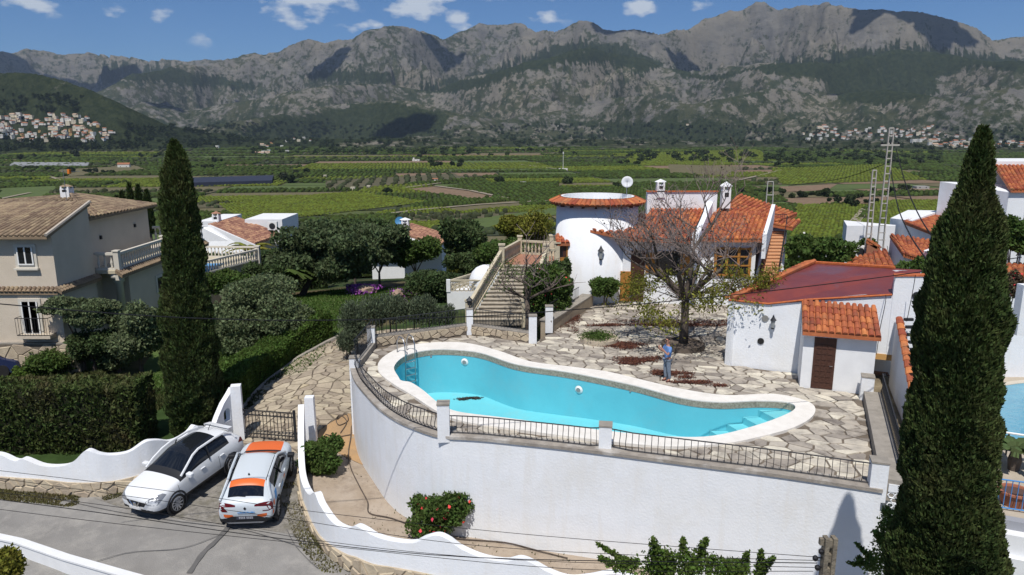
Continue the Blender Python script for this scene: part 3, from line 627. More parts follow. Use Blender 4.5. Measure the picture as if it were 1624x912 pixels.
# ================================================================== ROAD, DRIVEWAY, GARDEN GROUND
def catmull(pts, k=6, closed=False):
    P = [np.array(p, float) for p in pts]; n = len(P); out = []
    for i in range(n if closed else n - 1):
        a, b, c, d = (P[(i + j) % n] if closed else P[min(max(i + j, 0), n - 1)] for j in (-1, 0, 1, 2))
        for q in range(k):
            t = q / k; out.append(tuple(.5 * (2 * b + (c - a) * t + (2 * a - 5 * b + 4 * c - d) * t * t + (3 * b - a - 3 * c + d) * t ** 3)))
    if not closed: out.append(tuple(P[-1]))
    return out
def GH(px, py):                                 # the ground under a pixel
    z = -3.0
    for _ in range(8): x, y, _z = G(px, py, z); z = h1(x, y)
    return (x, y, z)
ASPH = mat('worn_asphalt', (.275, .265, .25), .95, (.225, .217, .205), .9, .6, 25, dirt=(.34, .325, .30), ds=1.3)
road = sheet('road', [(-60,10),(-60,22.5),(-45,24),(-30,24.3),GH(0,777)[:2],GH(100,786)[:2],GH(200,790)[:2],GH(330,780)[:2],GH(470,800)[:2],GH(500,866)[:2],GH(550,908)[:2],(-2.2,18.6),(3,17.2),(10,14.2),(20,10.5),(20,6),(-10,10),(-30,10)], .035, ASPH, .8)
GRAV = mat('gravelly_broken_asphalt', (.30, .28, .25), .95, (.16, .15, .135), 5, 1.0, 12, dirt=(.14, .13, .09), ds=1.4)
apron = sheet('parking_apron', [GH(150,792)[:2],GH(235,770)[:2],GH(300,745)[:2],GH(372,704)[:2],GH(420,712)[:2],GH(474,720)[:2],GH(477,790)[:2],GH(490,838)[:2],GH(470,850)[:2],GH(400,838)[:2],GH(300,828)[:2],GH(210,812)[:2]], .05, GRAV, .6)
DRV = [GH(384,694)[:2],GH(386,655)[:2],GH(400,634)[:2],GH(432,602)[:2],GH(470,573)[:2],GH(505,553)[:2],GH(540,536)[:2],(-6.9,40),(-5.2,40),(-6.6,33),(-6.72,31),(-6.72,28.1),(-6.3,27.2),GH(556,655)[:2],GH(507,682)[:2],GH(496,716)[:2],GH(476,724)[:2],GH(430,716)[:2],GH(384,708)[:2]]
drive = sheet('driveway', DRV, .045, JOINT, .7)
garden = sheet('garden_soil', [(-7.7,25.6),GH(507,684)[:2],GH(556,657)[:2],(-6.2,27),(-4.2,23.9),(-2,21.8),(.3,21.3),(2.8,20.6),(7.6,19.1),(10.2,18.2),(12,15),(8,14.5),(3,16.4),(-2.6,18.6),(-5.2,20),(-6.7,22),(-7.5,24)], .05, SOIL, .6)
sheet('bare_orange_earth', [GH(507,684)[:2],GH(556,657)[:2],(-6.2,27),(-5.4,25.7),GH(520,712)[:2],GH(500,705)[:2]], .075, SOILO, .5)
PATCH = mat('dark_asphalt_patch', (.15, .145, .14), .9, (.11, .108, .105), 2, .5, 20)
def ribbon(name, pts, w, m, off):
    P = [Vector(GH(*p)[:2]) for p in pts]; P = [Vector(p) for p in catmull([tuple(p) for p in P], 5)]; vs = []
    for i, p in enumerate(P):
        t = (P[min(i + 1, len(P) - 1)] - P[max(i - 1, 0)]).normalized(); n = Vector((-t.y, t.x)) * (w / 2 * (1 + .15 * math.sin(i * 1.7)))
        for q in (p - n, p + n): vs.append((q.x, q.y, h1(q.x, q.y) + off))
    return tag(MB().add(vs, [(2 * i, 2 * i + 1, 2 * i + 3, 2 * i + 2)[::-1] for i in range(len(P) - 1)], m).build(name), kind='structure')
ribbon('road_patch', [(396, 812), (374, 826), (345, 858), (322, 880), (300, 912)], .16, PATCH, .062)
ribbon('road_crack', [(0, 777), (120, 800), (260, 826), (400, 846), (500, 880)], .03, PATCH, .066); ribbon('road_crack', [(120, 905), (200, 880), (290, 872), (352, 850)], .025, PATCH, .07); ribbon('road_crack', [(455, 842), (470, 870), (505, 905)], .03, PATCH, .066)
dc_ = GH(371, 820); tag(MB().box(dc_[0] - .16, dc_[0] + .16, dc_[1] - .12, dc_[1] + .12, dc_[2] - .02, dc_[2] + .075, IRON).build('drain_cover'), 'small dark iron cover in the road behind the hatchback', 'drain cover')
# voronoi stones --------------------------------------------------
def voronoi(bbox, cell, inside_f, seed, gap=.03, stretch=(1, 1), jit=.48, rot_=0.0, clipped=None):
    rg = random.Random(seed); x0, x1, y0, y1 = bbox; nx = int((x1 - x0) / cell) + 1; ny = int((y1 - y0) / cell) + 1
    S = {(i, j): (x0 + (i + .5 + rg.uniform(-jit, jit)) * cell, y0 + (j + .5 + rg.uniform(-jit, jit)) * cell) for i in range(-2, nx + 2) for j in range(-2, ny + 2)}
    for k in list(S):
        if rg.random() < .16 and -2 < k[0] < nx + 1 and -2 < k[1] < ny + 1: del S[k]
    out = []; cr_, sr_ = math.cos(rot_), math.sin(rot_)
    for (i, j), (sx, sy) in S.items():
        if not (0 <= i < nx and 0 <= j < ny): continue
        gx, gy = sx * stretch[0], sy * stretch[1]; wx, wy = gx * cr_ - gy * sr_, gx * sr_ + gy * cr_
        if not inside_f(wx, wy): continue
        poly = [(sx - 2 * cell, sy - 2 * cell), (sx + 2 * cell, sy - 2 * cell), (sx + 2 * cell, sy + 2 * cell), (sx - 2 * cell, sy + 2 * cell)]
        for di in range(-3, 4):
            for dj in range(-3, 4):
                q = S.get((i + di, j + dj))
                if q is None or (di == 0 and dj == 0): continue
                dx, dy = q[0] - sx, q[1] - sy; L = math.hypot(dx, dy); c = (dx * (q[0] + sx) + dy * (q[1] + sy)) / 2 - gap * L / 2 / ((stretch[0] + stretch[1]) / 2); new = []
                for a in range(len(poly)):
                    p, r = poly[a], poly[(a + 1) % len(poly)]; fp = p[0] * dx + p[1] * dy - c; fr_ = r[0] * dx + r[1] * dy - c
                    if fp <= 0: new.append(p)
                    if (fp < 0 < fr_) or (fr_ < 0 < fp): t = fp / (fp - fr_); new.append((p[0] + (r[0] - p[0]) * t, p[1] + (r[1] - p[1]) * t))
                poly = new
                if len(poly) < 3: break
            if len(poly) < 3: break
        if len(poly) < 3: continue
        P = [(a * stretch[0] * cr_ - b * stretch[1] * sr_, a * stretch[0] * sr_ + b * stretch[1] * cr_) for a, b in poly]
        P = [(x + rg.uniform(-.015, .015), y + rg.uniform(-.015, .015)) for x, y in P]
        gx_, gy_ = sum(p[0] for p in P) / len(P), sum(p[1] for p in P) / len(P)
        if not inside_f(gx_, gy_): continue
        if clipped:
            R_ = []
            for x, y in P:
                k_ = 1.0
                while k_ > .05 and not clipped(gx_ + (x - gx_) * k_, gy_ + (y - gy_) * k_): k_ -= .08
                R_.append((gx_ + (x - gx_) * k_, gy_ + (y - gy_) * k_))
            P = R_
        Q = [P[0]]
        for p in P[1:]:
            if math.hypot(p[0] - Q[-1][0], p[1] - Q[-1][1]) > .05 and math.hypot(p[0] - Q[0][0], p[1] - Q[0][1]) > .04: Q.append(p)
        if len(Q) > 2: out.append(Q)
    return out
def screen_size(c, r): return r / (c[1] * CP - (c[2] - CZ) * SP) * F_PX
def pieces(name, parent, polys, zf, th, m, mj, limit=300, bev=.012):
    """each polygon becomes a stone with a slightly smaller worn top; the largest in view are objects, the rest one joined part"""
    rg = random.Random(4); L = []
    for P in polys:
        cx = sum(p[0] for p in P) / len(P); cy = sum(p[1] for p in P) / len(P); a = abs(sum(P[i][0] * P[(i + 1) % len(P)][1] - P[(i + 1) % len(P)][0] * P[i][1] for i in range(len(P)))) / 2
        z = zf(cx, cy); px, py = pr_((cx, cy, z)); vis = 0 < px < 1624 and 0 < py < 912
        L.append((-(screen_size((cx, cy, z), math.sqrt(a)) if vis else 0), P, cx, cy))
    L.sort(key=lambda q: q[0]); rest = MB()
    for i, (s, P, cx, cy) in enumerate(L):
        if sum(P[k][0] * P[(k + 1) % len(P)][1] - P[(k + 1) % len(P)][0] * P[k][1] for k in range(len(P))) < 0: P = P[::-1]
        n = len(P); dz = rg.uniform(-.008, .012); one = i < limit; o = (cx, cy) if one else (0, 0); zc = zf(cx, cy) if one else 0
        zs = [zf(x, y) for x, y in P]; lo = [(x - o[0], y - o[1], z - th - zc) for (x, y), z in zip(P, zs)]; mid = [(x - o[0], y - o[1], z + dz - bev * .6 - zc) for (x, y), z in zip(P, zs)]
        hi = [(cx + (x - cx) * (1 - bev * 4) - o[0], cy + (y - cy) * (1 - bev * 4) - o[1], z + dz - zc) for (x, y), z in zip(P, zs)]
        vs = lo + mid + hi; fs = [(a, (a + 1) % n, (a + 1) % n + n, a + n) for a in range(n)] + [(a + n, (a + 1) % n + n, (a + 1) % n + 2 * n, a + 2 * n) for a in range(n)] + [tuple(range(2 * n, 3 * n))]
        if one: link(name, MB().add(vs, fs, m).mesh(name), parent, (cx, cy, zc))
        else: rest.add(vs, fs, mj)
    if rest.v: tag(rest.build(name + '_remainder', parent), kind='stuff')
def in_poly(poly):
    def f(x, y):
        c = False; j = len(poly) - 1
        for i in range(len(poly)):
            if (poly[i][1] > y) != (poly[j][1] > y) and x < (poly[j][0] - poly[i][0]) * (y - poly[i][1]) / (poly[j][1] - poly[i][1]) + poly[i][0]: c = not c
            j = i
        return c
    return f
DSTONE = mat('driveway_stone', (.43, .365, .275), .9, (.33, .28, .21), 2.5, .35, 9, obvar=.25, dirt=(.24, .205, .155), ds=1.2)
DSTONEJ = mat('driveway_stone_joined', (.41, .335, .235), .9, (.31, .255, .18), 2.5, .35, 9, island=.25)
pieces('paving_stone', drive, voronoi((-14, -2, 24, 62), .37, in_poly(DRV), 3, .06, (1.3, .85), .48, 0, in_poly(DRV)), lambda x, y: h1(x, y) + .085, .06, DSTONE, DSTONEJ)
tag(MB().tube([(p[0], p[1], h1(p[0], p[1]) + .06) for p in catmull([(x - .12, y) for x, y in DRV[1:7]], 5)], .11, CONC, 6).build('driveway_kerb'), 'low concrete kerb along the hedge side of the driveway', 'kerb')
# ================================================================== TERRACE AND POOL
E1 = Vector((.927, -.375)); E2 = Vector((.375, .927))
TOPW = [G(*p, 0.1)[:2] for p in [(556,583),(559,594),(565,606),(580,624),(600,645),(628,664),(660,678),(700,690),(760,694),(830,701),(895,708),(960,716),(1100,734),(1240,752),(1399,776)]]
TOPW = [(x, y) for x, y in TOPW]
FRONT = catmull(TOPW, 3); FC = FRONT[-1]
PL = [G(587,552)[:2], G(745,530)[:2], G(843,543)[:2]]      # stone parapet corners
PW0, PW1 = G(874,528)[:2], (4.5, 39.3)
SIDE0 = (FC[0] + .05, FC[1] + .2); SIDE1 = tuple(Vector(SIDE0) + E2 * 7.3)
BK = [(10.93,26.15),(13.28,25.37)]; AX = [(11.52,27.72),(8.86,28.89)]
PATIO = [p for p in FRONT] + [SIDE1, (13.3,25.3), (11,26.2), (11.5,27.7), (8.9,28.9), (14.6,35.6), (17.5,38.5), (16.5,44), (14.2,41.3), (6,41), PW1, PW0, PL[2], PL[1], PL[0]]
POUT = catmull([G(*p) for p in [(600,590),(606,570),(640,552),(690,545),(740,546),(790,558),(840,575),(900,583),(960,591),(1020,605),(1080,619),(1150,629),(1220,627),(1262,633),(1290,645),(1289,662),(1260,680),(1210,694),(1150,706),(1060,711),(960,702),(880,692),(800,681),(735,671),(695,656),(655,630),(622,610)]], 5, True)
PIN = catmull([G(*p) for p in [(625,584),(640,568),(668,559),(705,556),(760,561),(820,580),(900,592),(1000,612),(1080,633),(1140,640),(1200,638),(1245,640),(1261,647),(1250,658),(1200,677),(1130,694),(1060,695),(980,688),(900,678),(800,665),(725,655),(695,641),(672,622),(652,609),(637,606),(632,600)]], 5, True)
POUT = [(p[0], p[1]) for p in POUT]; PIN = [(p[0], p[1]) for p in PIN]
patio = tag(link('patio', None), kind='structure') if False else None
def holed(name, outer, hole, z, m, parent=None):
    vs = [Vector((*p[:2], 0)) for p in outer]; hs = [Vector((*p[:2], 0)) for p in hole]; tr = tessellate_polygon([vs, hs]); al = vs + hs; fs = []
    for t in tr:
        a, b, c = (al[i] for i in t); fs.append(tuple(t) if (b - a).cross(c - a).z > 0 else tuple(t[::-1]))
    return MB().add([(p.x, p.y, z) for p in al], fs, m).build(name, parent)
patio = tag(holed('patio', PATIO, POUT, -.035, JOINT), kind='structure')
_ip = in_poly(PATIO); _io = in_poly([(Vector(p) + (Vector(p) - Vector(q)) * 0 ) [:2] if False else p for p, q in zip(POUT, POUT)])
pieces('flagstone', patio, voronoi((-22, 16, 8, 66), .43, lambda x, y: _ip(x, y) and not _io(x, y), 8, .055, (1.25, .85), .49, -.35, _ip), lambda x, y: 0.0, .05, STONE, STONEJ)
# pool ---------------------------------------------------------------
PAINT = mat('pool_blue_paint', (.14, .56, .66), .55, (.125, .52, .62), 1.0, .1, 8, dirt=(.17, .52, .60), ds=.7)
PAINTF = mat('pool_floor_paint', (.16, .58, .65), .6, (.145, .54, .62), .8, dirt=(.20, .53, .57), ds=.9)
POOLW = mat('pool_coping_white', (.80, .775, .73), .75, (.72, .69, .64), 3, .2, 20, dirt=(.66, .63, .58), ds=.8)
MOS = mat('mosaic_band', (.42, .38, .30), .5, (.20, .17, .13), 14)
pool = thing('swimming_pool', 'empty blue freeform swimming pool with a wide white coping on the terrace', 'swimming pool', (2, 26, 0))
cm = holed('coping', POUT, PIN, .065, POOLW, pool); cm.location = (0, 0, 0)
b_ = MB(); n = len(POUT); b_.add([(*p, .065) for p in POUT] + [(*p, -.04) for p in POUT], [(i, i + n, (i + 1) % n + n, (i + 1) % n) for i in range(n)], POOLW)
n = len(PIN); b_.add([(*p, .065) for p in PIN] + [(*p, -.0) for p in PIN], [(i, (i + 1) % n, (i + 1) % n + n, i + n) for i in range(n)], POOLW)
PCN = (sum(p[0] for p in PIN) / n, sum(p[1] for p in PIN) / n)
b_.build('coping_edge', pool)
def pfz(x, y): return float(np.interp(x, [-3, 2, 8, 10.5], [-1.95, -1.85, -1.25, -1.1]))
b_ = MB(); b_.add([(*p, -.16) for p in PIN] + [(*p, pfz(*p)) for p in PIN], [(i, (i + 1) % n, (i + 1) % n + n, i + n) for i in range(n)], PAINT); b_.build('basin_wall', pool, True)
def inset(poly, d):
    out = []; m_ = len(poly)
    for i in range(m_):
        a, b = Vector(poly[i - 1][:2]), Vector(poly[(i + 1) % m_][:2]); t = (b - a).normalized(); nn = Vector((-t.y, t.x)); p = Vector(poly[i][:2])
        s = p + nn * d; out.append((s.x, s.y))
    return out
ccw = sum(PIN[i][0] * PIN[(i + 1) % n][1] - PIN[(i + 1) % n][0] * PIN[i][1] for i in range(n)) > 0
IN1 = inset(PIN, .012 if ccw else -.012)
b_ = MB(); b_.add([(*p, .03) for p in IN1] + [(*p, -.20) for p in IN1], [(i, (i + 1) % n, (i + 1) % n + n, i + n) for i in range(n)], MOS); b_.build('mosaic_band', pool)
fo = sheet('pool_floor', PIN, 0, PAINTF, .6, kind=None, parent=pool, hf=lambda x, y: np.interp(x, [-3, 2, 8, 10.5], [-1.95, -1.85, -1.25, -1.1]))
IN2 = inset(PIN, .02 if ccw else -.02)
def clip_half(poly, nx, ny, c):
    out = []
    for a in range(len(poly)):
        p, q = poly[a], poly[(a + 1) % len(poly)]; fp, fq = p[0] * nx + p[1] * ny - c, q[0] * nx + q[1] * ny - c
        if fp >= 0: out.append(p)
        if (fp < 0 < fq) or (fq < 0 < fp): t = fp / (fp - fq); out.append((p[0] + (q[0] - p[0]) * t, p[1] + (q[1] - p[1]) * t))
    return out
sx_, sy_ = .93, .36; umax = max(p[0] * sx_ + p[1] * sy_ for p in PIN)
for k in range(4):
    a, b = umax - .55 * (k + 1) - .35, umax - .55 * k - .35
    if k == 0: b = umax + 1
    P = clip_half(clip_half(IN2, sx_, sy_, a), -sx_, -sy_, -b + (.002 if k else 0)); MB().prism(P, -1.6, -.28 - .25 * k, PAINTF).build('step', pool)
STEEL = mat('pool_ladder_steel', (.42, .43, .45), .3, metal=.9)
ld = thing('pool_ladder', 'steel ladder with curved handrails at the deep left end of the pool', 'ladder', (*G(650, 566)[:2], 0))
c0 = Vector(G(648, 564)[:2]); dirn = Vector((.62, -.78)); side = Vector((.78, .62))
for s in (-.24, .24):
    q = c0 + side * s; pts = [(*(q - dirn * .55), .05), (*(q - dirn * .55), .55), (*(q - dirn * .35), .82), (*(q - dirn * .02), .80), (*(q + dirn * .12), .5), (*(q + dirn * .14), 0), (*(q + dirn * .14), -1.3)]
    o = MB().tube([tuple(p) for p in pts], .028, STEEL, 6).build('handrail', ld, True); o.location = (-ld.location.x, -ld.location.y, 0)
for k in range(4):
    a = c0 - side * .24 + dirn * .14; b = c0 + side * .24 + dirn * .14; o = MB().tube([(a.x, a.y, -.25 - .3 * k), (b.x, b.y, -.25 - .3 * k)], .035, STEEL, 6).build('rung', ld); o.location = (-ld.location.x, -ld.location.y, 0)
WPL = mat('white_plastic', (.78, .78, .76), .4); GPL = mat('grey_lens', (.25, .27, .27), .3)
def nearest_in(x, y):
    k = min(range(len(PIN)), key=lambda i: (PIN[i][0] - x) ** 2 + (PIN[i][1] - y) ** 2); a, b = Vector(PIN[k - 1]), Vector(PIN[(k + 1) % len(PIN)]); t = (b - a).normalized(); nn = Vector((-t.y, t.x)) * (1 if ccw else -1); return Vector(PIN[k]), nn
for (px, py, rad) in ((738, 574, .17), (919, 618, .17)):
    best = None
    for i in range(len(PIN)):
        x, y = PIN[i]; q = pr_((x, y, -.5)); e = abs(q[0] - px) + (0 if y > 24 else 1e3)
        if best is None or e < best[0]: best = (e, i, y)
    i = best[1]; p, nn = nearest_in(*PIN[i]); z = Y(px, py, p.y)[2]
    m4 = Matrix.Translation((p.x + nn.x * .02, p.y + nn.y * .02, z)) @ Vector((nn.x, nn.y, 0)).to_track_quat('Z', 'Y').to_matrix().to_4x4()
    lt = MB(); lt.add([m4 @ Vector(v) for v in [(rad * math.cos(a * .3927), rad * math.sin(a * .3927), 0) for a in range(16)] + [(rad * .55 * math.cos(a * .3927), rad * .55 * math.sin(a * .3927), .05) for a in range(16)]], [(a, (a + 1) % 16, (a + 1) % 16 + 16, a + 16) for a in range(16)], WPL)
    o = lt.build('light_ring', pool); l2 = MB(); l2.add([m4 @ Vector((rad * .55 * math.cos(a * .3927), rad * .55 * math.sin(a * .3927), .045)) for a in range(16)], [tuple(range(16))], GPL); l2.build('lens', o)
for px, py, r_ in ((817, 584, .05), (1003, 621, .05), (687, 566, .05)):
    i = min((k for k in range(len(PIN)) if PIN[k][1] > 24), key=lambda k: abs(pr_((*PIN[k], -.4))[0] - px)); p, nn = nearest_in(*PIN[i]); z = Y(px, py, p.y)[2]; m4 = Matrix.Translation((p.x, p.y, z)) @ Vector((nn.x, nn.y, 0)).to_track_quat('Z', 'Y').to_matrix().to_4x4()
    mb = MB(); mb.lathe([(r_, -.01), (r_ * .6, .03)], GPL, 10); mb.v = [tuple(m4 @ Vector(v)) for v in mb.v]; mb.build('water_inlet', pool)
for c in list(pool.children): c.location = (-pool.location.x, -pool.location.y, 0)
# dead leaves ---------------------------------------------------------
DL = mat('dead_leaves', (.13, .045, .028), .95, (.07, .028, .02), 4, island=.5); DLG = mat('wet_leaf_debris', (.05, .045, .04), .9, island=.4)
def litter(name, label, c, rx, ry, n, m, z=.012, seed=1, size=.045):
    rg = np.random.default_rng(seed); nb = 9; bc = rg.normal(size=(nb, 2)) * .55; k = rg.integers(0, nb, n); p = bc[k] + rg.normal(size=(n, 2)) * .28; P = np.zeros((n, 3)); P[:, 0] = c[0] + p[:, 0] * rx; P[:, 1] = c[1] + p[:, 1] * ry; P[:, 2] = c[2] + z + rg.uniform(0, .05, n)
    a = rg.normal(size=(n, 3)); a[:, 2] *= .35; a /= np.linalg.norm(a, axis=1)[:, None]; b = np.cross(a, np.array([[0, 0, 1.]])) + rg.normal(size=(n, 3)) * .15; s = size * rg.uniform(.6, 1.5, (n, 1))
    V = np.stack([P - a * s, P - b * s * .5, P + a * s, P + b * s * .5], 1).reshape(-1, 3); tag(link(name, fast_mesh(name, V, 4, [m])), label, 'leaves', kind='stuff')
litter('leaf_heap', 'heap of fallen red brown leaves by the round stone planter', G(985, 548), 1.1, .55, 2600, DL, seed=1)
litter('leaf_heap', 'heap of fallen red brown leaves near the pool, left of the person', G(1003, 571), 1.0, .4, 2400, DL, seed=2)
litter('leaf_heap', 'small heap of fallen leaves right of the person', G(1106, 606), .65, .3, 1500, DL, seed=3)
litter('leaf_heap', 'fallen leaves behind the feet of the person', G(1068, 594), .6, .3, 1300, DL, seed=4)
litter('leaf_heap', 'long drift of fallen leaves behind the bare tree', G(1090, 513), 4.2, .5, 3600, DL, seed=5)
litter('leaf_heap', 'line of fallen leaves along the long planter wall', G(905, 514), .5, 1.6, 1400, DL, seed=6)
litter('leaf_heap', 'thin strip of fallen leaves left of the bare tree', G(965, 516), 1.0, .25, 700, DL, seed=7)
litter('pool_debris', 'dark clump of wet leaves on the deep pool floor', (*G(748, 633, -1.93)[:2], -1.93), .38, .13, 500, DLG, seed=8)
for px, py in ((1213, 656), (1196, 664), (1183, 677)): litter('pool_debris', 'dark leaves lying on the pool steps at x %d' % px if False else {1213: 'dark leaves on the upper pool step', 1196: 'dark leaves on the middle pool step', 1183: 'dark leaves on the lowest pool step'}[px], (*G(px, py, {1213: -.5, 1196: -.75, 1183: -1.0}[px])[:2], {1213: -.52, 1196: -.77, 1183: -1.02}[px]), .17, .08, 160, DLG, seed=px)
# retaining wall -------------------------------------------------------
def wall_strip(path, zt, zb, th, m, mb=None, out=1):
    """a wall standing along path (open), zt/zb lists; its body lies to the left of the path direction times out"""
    mb = mb or MB(); P = [Vector(p[:2]) for p in path]; k = len(P); vs = []
    zt = zt if isinstance(zt, (list, tuple)) else [zt] * k; zb = zb if isinstance(zb, (list, tuple)) else [zb] * k
    for i, p in enumerate(P):
        t = (P[min(i + 1, k - 1)] - P[max(i - 1, 0)]).normalized(); nn = Vector((-t.y, t.x)) * out
        q = p + nn * th; vs += [(p.x, p.y, zb[i]), (p.x, p.y, zt[i]), (q.x, q.y, zt[i]), (q.x, q.y, zb[i])]
    fs = []
    for i in range(k - 1):
        for j in range(4): fs.append((4 * i + j, 4 * i + (j + 1) % 4, 4 * i + 4 + (j + 1) % 4, 4 * i + 4 + j)[::-1 if out > 0 else 1])
    fs += [(0, 1, 2, 3)[::1 if out > 0 else -1], tuple(4 * (k - 1) + j for j in (3, 2, 1, 0))[::1 if out > 0 else -1]]
    return mb.add(vs, fs, m)
rw = thing('retaining_wall', 'tall curved whitewashed retaining wall under the pool terrace', 'wall', (0, 21, -3.4))
nb_ = [h1(x, y) - .6 for x, y in FRONT]
wall_strip(FRONT, [.0] * len(FRONT), nb_, .35, WHITE).build('wall_face', rw)
flow = [(p[0] - .0, p[1]) for p in FRONT]
cop = [tuple(Vector(p) - Vector((0, .05))) for p in FRONT]
wall_strip(cop, .10, .005, .5, mat('wall_coping_concrete', (.36, .325, .28), .9, (.24, .215, .19), 3, .4, 12, dirt=(.55, .53, .50), ds=1.0)).build('wall_coping', rw)
# corner return wall on the right
cr_path = [FC, (FC[0] + .25, FC[1] + .5), tuple(Vector(FC) + Vector((.35, .9)))]
at0(rw, (0, 21, -3.4))
sw = thing('low_terrace_wall', 'low wall with a broad concrete top along the right edge of the patio', 'wall', (*SIDE0, 0))
wall_strip([SIDE0, SIDE1], .33, -.3, .60, CONC, out=-1).build('wall_body', sw); at0(sw, (*SIDE0, 0))
def pillar(c, w, z0, z1, label, rz=-.38, cap=True, m=WHITE, taper=0.0):
    t = thing('pillar', label, 'pillar', (c[0], c[1], z0)); t.rotation_euler.z = rz; mb = MB(); a = w / 2; h = z1 - z0; b = a * (1 - taper)
    mb.add([(-a, -a, 0), (a, -a, 0), (a, a, 0), (-a, a, 0), (-b, -b, h), (b, -b, h), (b, b, h), (-b, b, h)], [(0, 3, 2, 1), (4, 5, 6, 7), (0, 1, 5, 4), (1, 2, 6, 5), (2, 3, 7, 6), (3, 0, 4, 7)], m); mb.build('shaft', t)
    if cap: MB().box(-b - .015, b + .015, -b - .015, b + .015, h, h + .05, CONC if m is WHITE else m).build('cap', t)
    return t
def zt(px, py, y): return Y(px, py, y)[2]
p0 = Vector(G(703, 692, .1)[:2]) + Vector((0, .2)); p1 = Vector(G(961, 712, .1)[:2]) + Vector((0, .2)); p2 = Vector(FC) + Vector((-.02, .25))
pillar(p0, .38, -.12, zt(703, 640, p0.y), 'white terrace pillar at the left of the front railing, dirty top', .05)
pillar(p1, .38, -.12, zt(961, 674, p1.y), 'white terrace pillar in the middle of the front railing', -.15)
pillar(p2, .42, -.3, zt(1394, 731, p2.y), 'white pillar at the right front corner of the terrace', -.3)
p3 = Vector(FRONT[0]) + Vector((.14, .12)); pillar(p3, .38, -2.9, zt(560, 567, p3.y), 'white pillar at the left corner above the driveway', .1)
p4 = Vector(PL[0]) + Vector((.05, .1)); pillar(p4, .34, -2.5, zt(587, 519, p4.y), 'white pillar where the stone parapet starts on the left', .1)
p5 = Vector(PL[1]) + Vector((0, .1)); pillar(p5, .30, -1.5, zt(745, 490, p5.y), 'white pillar with a lantern in the stone parapet', .1)
p6 = Vector(PL[2]) + Vector((.05, 0)); pillar(p6, .36, -1.2, zt(843, 501, p6.y), 'white pillar at the right end of the stone parapet', 0)
p7 = Vector(PW0) + Vector((-.1, .15)); pillar(p7, .36, .0, zt(869, 486, p7.y), 'white pillar standing on the end of the long planter wall', 0)
p8 = Vector(SIDE1) + Vector((.15, .1)); pillar(p8, .42, -.2, zt(1379, 597, p8.y), 'white pillar beside the changing room at the end of the low wall', -.38)
# lantern on pillar
lp = thing('lantern', 'black lantern on the white pillar in the stone parapet', 'lantern', (p5.x, p5.y, zt(745, 490, p5.y) + .05)); MB().lathe([(.03, 0), (.03, .12), (.09, .14), (.13, .38)], IRON, 6).build('lantern_body', lp); MB().lathe([(.19, .38), (.05, .5), (.01, .58)], IRON, 6).build('lantern_top', lp)
# stone parapets ------------------------------------------------------
def stone_wall(name, label, path, z0, z1, th, cap=True, cell=.24, limit=60, capm=None):
    t = thing(name, label, 'wall', (*path[0], z0)); P = [Vector(p[:2]) for p in path]; core = MB(); wall_strip(path, z1, z0 - .5, th, JOINT, core, 1); core.build('wall_core', t)
    L = 0; rg = random.Random(len(label)); shapes = []
    for a, b in zip(P[:-1], P[1:]):
        ln = (b - a).length; d = (b - a) / ln; nn = Vector((d.y, -d.x))
        for poly in voronoi((0, ln, 0, z1 - z0), cell, lambda x, y: 0 < x < ln and -.1 < y < z1 - z0 + .08, int(ln * 100), .025, (1.2, 1)):
            q = [(min(max(x, .01), ln - .01), min(max(y, 0), z1 - z0 - .005)) for x, y in poly]; r_ = rg.uniform(.015, .035); cx = sum(x for x, y in q) / len(q); cy = sum(y for x, y in q) / len(q); k = len(q)
            vs = [(a.x + d.x * x, a.y + d.y * x, z0 + y) for x, y in q] + [(a.x + d.x * (cx + (x - cx) * .9) + nn.x * r_, a.y + d.y * (cx + (x - cx) * .9) + nn.y * r_, z0 + cy + (y - cy) * .9) for x, y in q]
            shapes.append((vs, [(i, (i + 1) % k, (i + 1) % k + k, i + k) for i in range(k)] + [tuple(range(k, 2 * k))]))
    rest = MB()
    for i, (vs, fs) in enumerate(shapes):
        if i < limit: MB().add(vs, fs, WSTONE).build('stone', t)
        else: rest.add(vs, fs, WSTONEJ)
    if rest.v: tag(rest.build('stone_remainder', t), kind='stuff')
    if cap: wall_strip([tuple(p) for p in path], z1 + .07, z1 + .002, th + .06, capm or CONC).build('wall_cap', t)
    return at0(t, (*path[0], z0))
stone_wall('stone_parapet', 'low stone faced parapet behind the deep end of the pool', [tuple(p4), tuple(p5 + Vector((-.05, -.1)))], 0, .42, .3)
stone_wall('stone_parapet', 'low stone faced parapet between the lantern pillar and the next pillar', [tuple(p5 + Vector((.05, -.12))), tuple(p6 + Vector((-.1, -.1)))], 0, .42, .3)
pw = thing('planter_wall', 'long planter wall with a broad concrete top leading to the round tower', 'wall', (*PW0, 0))
_a, _b = Vector(PW0), Vector(PW1); _d = (_b - _a).normalized(); _n = Vector((-_d.y, _d.x))
wall_strip([tuple(_a), tuple(_b)], .55, -.8, .55, mat('beige_planter_wall', (.40, .33, .24), .9, (.33, .27, .2), 3, .3, 12)).build('wall_body', pw); wall_strip([tuple(_a - _d * .04 - _n * .04), tuple(_b)], .62, .552, .63, CONC).build('wall_cap', pw); at0(pw, (*PW0, 0))
